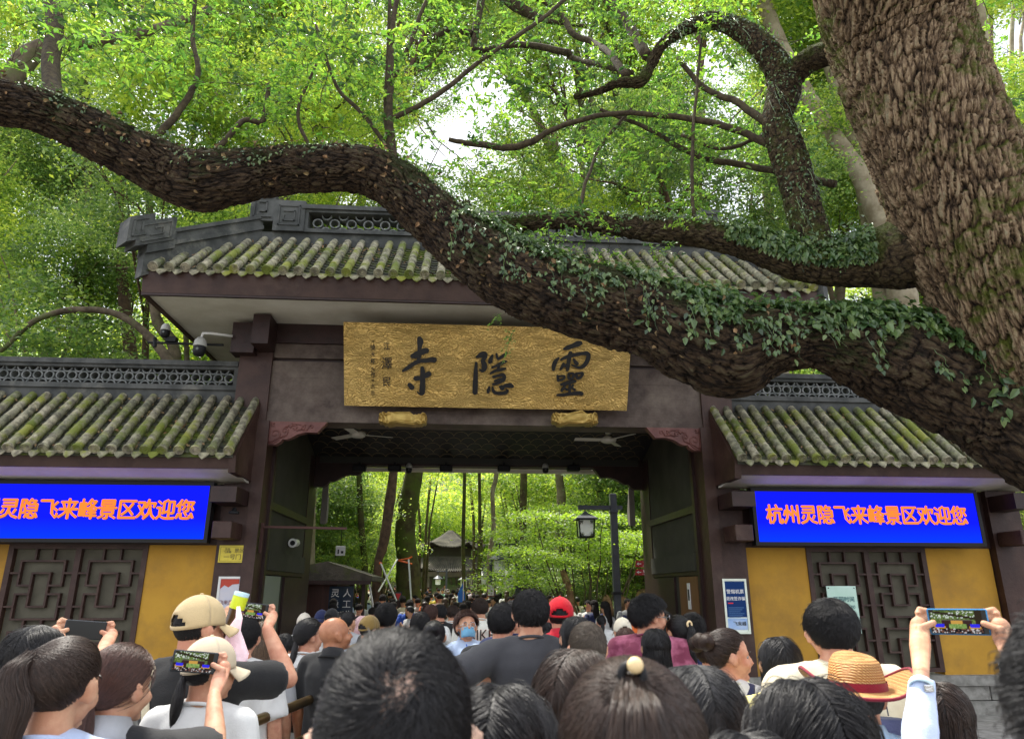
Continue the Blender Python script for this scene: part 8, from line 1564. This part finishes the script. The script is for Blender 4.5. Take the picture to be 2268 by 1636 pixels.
person('woman with twin brown hair buns in a sleeveless white top facing right', 1606, 1388, 3.35, yaw=-24, hy=-66, hair='doublebun', hm=H_BRN, shirt=C_WHT, fem=True, sleeve='none', hk=dict(tie=(-.005, -.100, 1.660), vol=.014), bag=('straps', C_NAVY), vox=.0095)
person('woman in a pale yellow top with pinned dark hair behind the twin buns', 1572, 1396, 4.1, yaw=-10, hy=-50, hair='bun', hm=H_BRN, shirt=C_YEL, fem=True)
person('woman with layered black shoulder length hair before the yellow wall', 1722, 1404, 3.1, yaw=-6, hair='long', hl=.20, hm=H_BLK, shirt=C_YEL, fem=True, hk=dict(vol=.012, part=-.05))
person('man with fresh short haircut in a cream T shirt with backpack straps', 1833, 1323, 2.95, yaw=-4, hair='short', hm=H_BLK, shirt=C_CREAM, loose=.03, wide=1.12, det='near', vox=.010, hk=dict(vol=.013, whorl=(.0, -.3, .95), wmul=.9), bag=('straps', C_NAVY))
person('person in a straw hat with wine red band and pale blue striped shirt', 1888, 1442, 2.35, yaw=-12, hair='short', hm=H_GRY, shirt=C_SKY, hat='straw', det='mid', vox=.010, hk=dict(vol=.003), collar='polo')
E_, Mw_, _ = person('person in an off white T shirt with orange basketball print in the passage', 1063, 1322, 8.6, yaw=0, hair='short', hm=H_BRN, shirt=C_TEE, loose=.035, wide=1.15)
def on_back(E_, s, z, size, m, bold=0, y=-.155, x=0, sx=1): o = link('print', text_mesh(s, size, .0006, bold).copy(), m, E_); o.location = (x, y, z); o.rotation_euler = (math.pi / 2, 0, 0); o.scale = (sx, 1.25, 1); return o
on_back(E_, 'NIKE', 1.30, .135, mat('print_dark_orange', srgb(214, 96, 40), rough=.8), y=-.170); on_back(E_, 'NIKE', 1.30, .128, mat('print_black', (.02, .02, .02), rough=.8), y=-.1715)
b = MB(); b.lathe([(0, 0), (.062, 0), (.062, .002)], M=Matrix.Translation((0, -.176, 1.13)) @ Matrix.Rotation(math.pi / 2, 4, 'X'), n=20); link('ball_print', b.mesh('ball'), mat('print_orange2', srgb(222, 90, 36), rough=.8), E_); b = MB(); b.tube([(-.06, -.1795, 1.13), (.06, -.1795, 1.13)], .003, 4); b.tube([(0, -.1795, 1.07), (.0, -.1795, 1.19)], .003, 4); b.tube([(-.045, -.1795, 1.17), (-.02, -.1795, 1.13), (-.045, -.1795, 1.09)], .003, 4); b.tube([(.045, -.1795, 1.17), (.02, -.1795, 1.13), (.045, -.1795, 1.09)], .003, 4); link('ball_lines', b.mesh('bl'), MATS['print_black'], E_); on_back(E_, 'THAT’S THE GAME', 1.035, .032, MATS['print_black'], y=-.176); on_back(E_, 'MADE 72', .99, .04, MATS['print_orange2'], y=-.176)
E_, Mw_, _ = person('person in a white T shirt with small red slogan in the passage', 1003, 1338, 10.4, hair='short', hm=H_BRN, shirt=C_WHT, wide=1.1, det='far'); on_back(E_, 'ANYTHING', 1.34, .07, M_RED, y=-.150); on_back(E_, 'SERIOUS', 1.26, .07, M_RED, y=-.156)
E_, Mw_, _ = person('attendant in a blue face mask, glasses and pale blue shirt leaning on the railing', 1033, 1352, 6.1, yaw=-150, hy=-18, hp=-14, hair='short', hm=H_RED, shirt=C_BLU2, sleeve='long', mask=True, glasses=True, fem=True, collar='polo', vox=.0095, hk=dict(vol=.026), armL=dict(w=at(1064, 1432, 5.9), pole=(1, -.6, -.4)))
b = MB(); b.tube([(-.05, .06, 1.45), (-.035, .135, 1.30), (0, .150, 1.14), (.035, .135, 1.30), (.05, .06, 1.45)], .005, 5); b.cbox((0, .155, 1.09), (.06, .004, .09)); link('lanyard', b.mesh('lanyard'), mat('lanyard_blue', srgb(40, 100, 190), rough=.6), E_)
# ---- left of the opening, further back
person('person in a pale bucket hat by the left pillar', 675, 1356, 8.5, hair='short', hm=H_BLK, shirt=C_WHT, hat='cap', hatm=cloth('bucket', (214, 204, 190)), det='far')
person('person in a navy cap before the kiosk', 713, 1349, 9.5, hair='short', shirt=C_PINK, hat='cap', hatm=C_NAVY, det='far', yaw=160)
person('person in a black cap before the kiosk', 736, 1346, 9.2, hair='short', shirt=C_BLK, hat='cap', hatm=C_BLK, det='far', yaw=-20)
person('woman facing the camera beside the black cap', 757, 1352, 9.8, hair='long', hl=.2, shirt=C_YEL, det='far', yaw=175, fem=True)
person('woman with dark tied hair in a grey T shirt before the kiosk', 773, 1352, 8.2, hair='pony', hm=H_BLK, shirt=C_GREY, fem=True, det='far', yaw=-30)
person('man in a pale blue shirt behind the grey T shirt', 792, 1362, 9.5, hair='short', shirt=C_LBL, det='far')
person('person wearing a pink head scarf', 803, 1361, 8.6, hair='long', hl=.08, hm=C_PINK, shirt=C_PINK, fem=True, det='far')
person('person in an olive sun cap over the nearest head', 819, 1361, 6.6, hair='short', hat='cap', hatm=C_OLV, shirt=C_OLV, det='mid', yaw=-40)
person('man with thick black hair above the nearest head', 856, 1336, 6.8, hair='short', hm=H_BLK, shirt=C_BLK, hk=dict(vol=.024))
person('person with brown hair in white behind the nearest head', 954, 1336, 8.6, hair='short', hm=H_RED, shirt=C_WHT, det='far')
person('man in black with short hair right of the brown haired one', 975, 1336, 9.6, hair='short', hm=H_BLK, shirt=C_BLK, det='far', yaw=30)
person('woman with dark bun in black behind the nearest head', 962, 1370, 5.2, hair='bun', hm=H_BLK, shirt=C_BLK, fem=True)
person('person with dark hair in a grey top before the brown haired one', 932, 1352, 6.2, hair='short', hm=H_BLK, shirt=C_GREY, det='mid')
person('woman with black hair in white left of the red cap', 1213, 1362, 6.5, hair='long', hl=.15, hm=H_BLK, shirt=C_WHT, fem=True, det='far')
person('small person in a blue top between the charcoal man and the red cap', 1207, 1346, 9, hair='short', hm=H_BLK, shirt=cloth('royal', (50, 90, 190)), det='far')
person('person in a white and yellow cap right of the red cap', 1265, 1352, 9.5, hair='short', shirt=C_WHT, hat='cap', hatm=cloth('white_cap', (230, 226, 200)), det='far')
person('girl with a long black ponytail in a white T shirt near the rocks', 1331, 1360, 11, hair='pony', hm=H_BLK, shirt=C_WHT, fem=True, det='far', pants=C_NAVY)
person('person in a cream knitted cap left of the maroon shirt', 1378, 1366, 6.5, hair='short', hm=H_BRN, shirt=C_GREY, hat='cap', hatm=cloth('cream_cap', (226, 218, 196)), det='far')
person('person with long reddish hair left of the maroon shirt', 1385, 1386, 5.6, hair='long', hl=.3, hm=H_RED, shirt=C_BLK, fem=True, det='mid')
person('woman with dark hair and a raised hand by the left pillar', 632, 1400, 6.2, hair='short', hm=H_BLK, shirt=C_WHT, fem=True, det='far')
# ---- crowd in the passage and on the path beyond
H_CB = mat('matte_black_hair', (.022, .019, .018), rough=.9, bump=1.5, bscale=45, coords='obj', spec=.2); H_CR = mat('matte_brown_hair', (.05, .028, .02), rough=.9, bump=1.5, bscale=45, coords='obj', spec=.2)
def crowd_mesh(seed, longh):
    r = np.random.default_rng(seed); b = Blob(); seg = []
    def mark(mi): seg.append((b.n, mi))
    def faces(): return sum(len(f) for f in b.F3) + sum(len(f) for f in b.F4)
    parts = []
    def cyl_(a, c, r0, r1, n=7): bb = Blob(); bb.cap(a, c, r0, r1, n); return bb
    def body(fn, mi): bb = Blob(); fn(bb); parts.append((bb, mi))
    body(lambda q: (q.ball((0, 0, 1.61), (.074, .095, .115), 10, 8), q.cap((0, -.02, 1.42), (0, -.02, 1.52), .055, .05, 8)), 0)
    body(lambda q: q.ball((0, -.014, 1.64), (.086, .102, .092), 12, 9), 1)
    if longh: body(lambda q: q.loft([(0, -.05, 1.62, .08, .07), (0, -.08, 1.48, .085, .05), (0, -.12, 1.35, .07, .03), (0, -.12, 1.25, .03, .02)][::-1], 10), 1)
    body(lambda q: q.loft([(0, 0, .86, .175, .13), (0, 0, 1.1, .165, .12), (0, -.01, 1.33, .19, .125), (0, -.02, 1.41, .165, .10), (0, -.02, 1.46, .07, .06)], 14), 2)
    for s in (-1, 1):
        up = r.random() < .25; el = (s * .24, -.02 + (.1 if up else 0), 1.14); wr = (s * .25, .05, .90) if not up else (s * .12, .25, 1.35)
        body(lambda q: q.cap((s * .185, -.01, 1.38), (s * .225, -.015, 1.20), .062, .062, 8), 2); body(lambda q: (q.cap((s * .225, -.015, 1.22), el, .042, .038, 7), q.cap(el, wr, .038, .028, 7), q.ball(wr, (.03, .03, .05), 6, 5)), 0)
        body(lambda q: q.cap((s * .09, 0, .90), (s * .10, r.uniform(-.05, .1), .08), .095, .05, 8), 3)
    V = []; F3 = []; F4 = []; m3 = []; m4 = []; n0 = 0
    for bb, mi in parts:
        v = np.vstack(bb.V); V.append(v)
        for f in bb.F3: F3.append(f + n0); m3 += [mi] * len(f)
        for f in bb.F4: F4.append(f + n0); m4 += [mi] * len(f)
        n0 += len(v)
    return mesh_np('person', np.vstack(V), [np.vstack(F3), np.vstack(F4)], True, m3 + m4)
CM = [crowd_mesh(900 + i, i % 2) for i in range(6)]
for me in CM:
    for m in (M_SKIN, H_BLK, C_WHT, C_BLK): me.materials.append(m)
shirts = [('white', C_WHT), ('black', C_BLK), ('grey', C_GREY), ('pale blue', C_LBL), ('red', C_RED), ('cream', C_CREAM), ('navy', C_NAVY), ('pink', C_PINK), ('mint green', C_MINT), ('charcoal', C_CHAR), ('orange', cloth('orange', (226, 110, 50))), ('yellow', cloth('yellow', (226, 200, 80))), ('lilac', C_LIL), ('royal blue', cloth('royal', (50, 90, 190))), ('maroon', C_MAR), ('olive', C_OLV)]
wts = [15, 7, 4, 4, 2, 4, 3, 2, 1.5, 3, 1, 1, 1.5, 1.5, 1, 1]
trs = [('dark trousers', C_BLK), ('blue jeans', C_JEAN), ('grey trousers', C_GREY), ('white trousers', C_WHT), ('tan trousers', C_TAN)]
hrs = [('short black hair', H_BLK, 0), ('long black hair', H_BLK, 1), ('short brown hair', H_BRN, 0), ('long brown hair', H_RED, 1), ('short grey hair', H_GRY, 0), ('light brown hair', H_LBR, 1)]
zones = [('inside the gate passage', 11, 14.5), ('just beyond the gate', 14.5, 19), ('near the lantern post', 19, 25), ('on the path before the pavilion', 25, 33), ('far along the path', 33, 42), ('farthest in the crowd by the pavilion', 42, 52)]
cr = random.Random(5); used = set(); placed = [tuple(o.location[:2]) for o in bpy.data.objects if o.get('category') == 'person']; cnt_ = 0; tries = 0
block = [(16.7, 19.4, at(640, 1300, 17)[0], at(826, 1300, 17)[0] + .3)]
while cnt_ < 235 and tries < 20000:
    tries += 1; zi = cr.choices(range(6), [1.3, 2.2, 4.5, 6, 6, 5])[0]; zn, y0, y1 = zones[zi]; y = cr.uniform(y0, y1); xl = max(-3.0, -3.1 * y / 14.5) if y < 15 else -3.2 * y / 15.0; xr = 3.75 if y < 15 else 3.9 * y / 15.0
    if y > 19: xr = min(xr, 3.5 + (y - 19) * .02); xl = max(xl, -3.6 - (y - 19) * .16)
    x = cr.uniform(xl, xr)
    if any(a <= y <= b and c <= x <= d for a, b, c, d in block) or any((x - a) ** 2 + (y - b) ** 2 < .2 for a, b in placed): continue
    h = cr.choices(hrs, [6, 3, 1, .7, .6, .3])[0]; s_ = cr.choices(shirts, wts)[0]; t_ = cr.choice(trs); key = (zi, h[0], s_[0], t_[0])
    if key in used: continue
    used.add(key); placed.append((x, y)); me = CM[cr.choice([0, 2, 4]) if not h[2] else cr.choice([1, 3, 5])]; o = bpy.data.objects.new('person', me); C.objects.link(o); k = cr.gauss(1.55 if y < 22 else 1.61, .05) / 1.72; o.location = (x, y, max(0, (y - 22) * .012)); o.scale = (k * cr.uniform(1, 1.12), k, k); o.rotation_euler[2] = cr.gauss(0, .5) + (math.pi if cr.random() < .18 else 0)
    for i, m in enumerate((M_SKIN, {H_BLK.name: H_CB, H_BRN.name: H_CR}.get(h[1].name, h[1]), s_[1], t_[1])): o.material_slots[i].link = 'OBJECT'; o.material_slots[i].material = m
    tag(o, '%sed person, %s top, %s, %s' % (h[0], s_[0], t_[0], zn), 'person', 'visitors crowding the gate'); cnt_ += 1
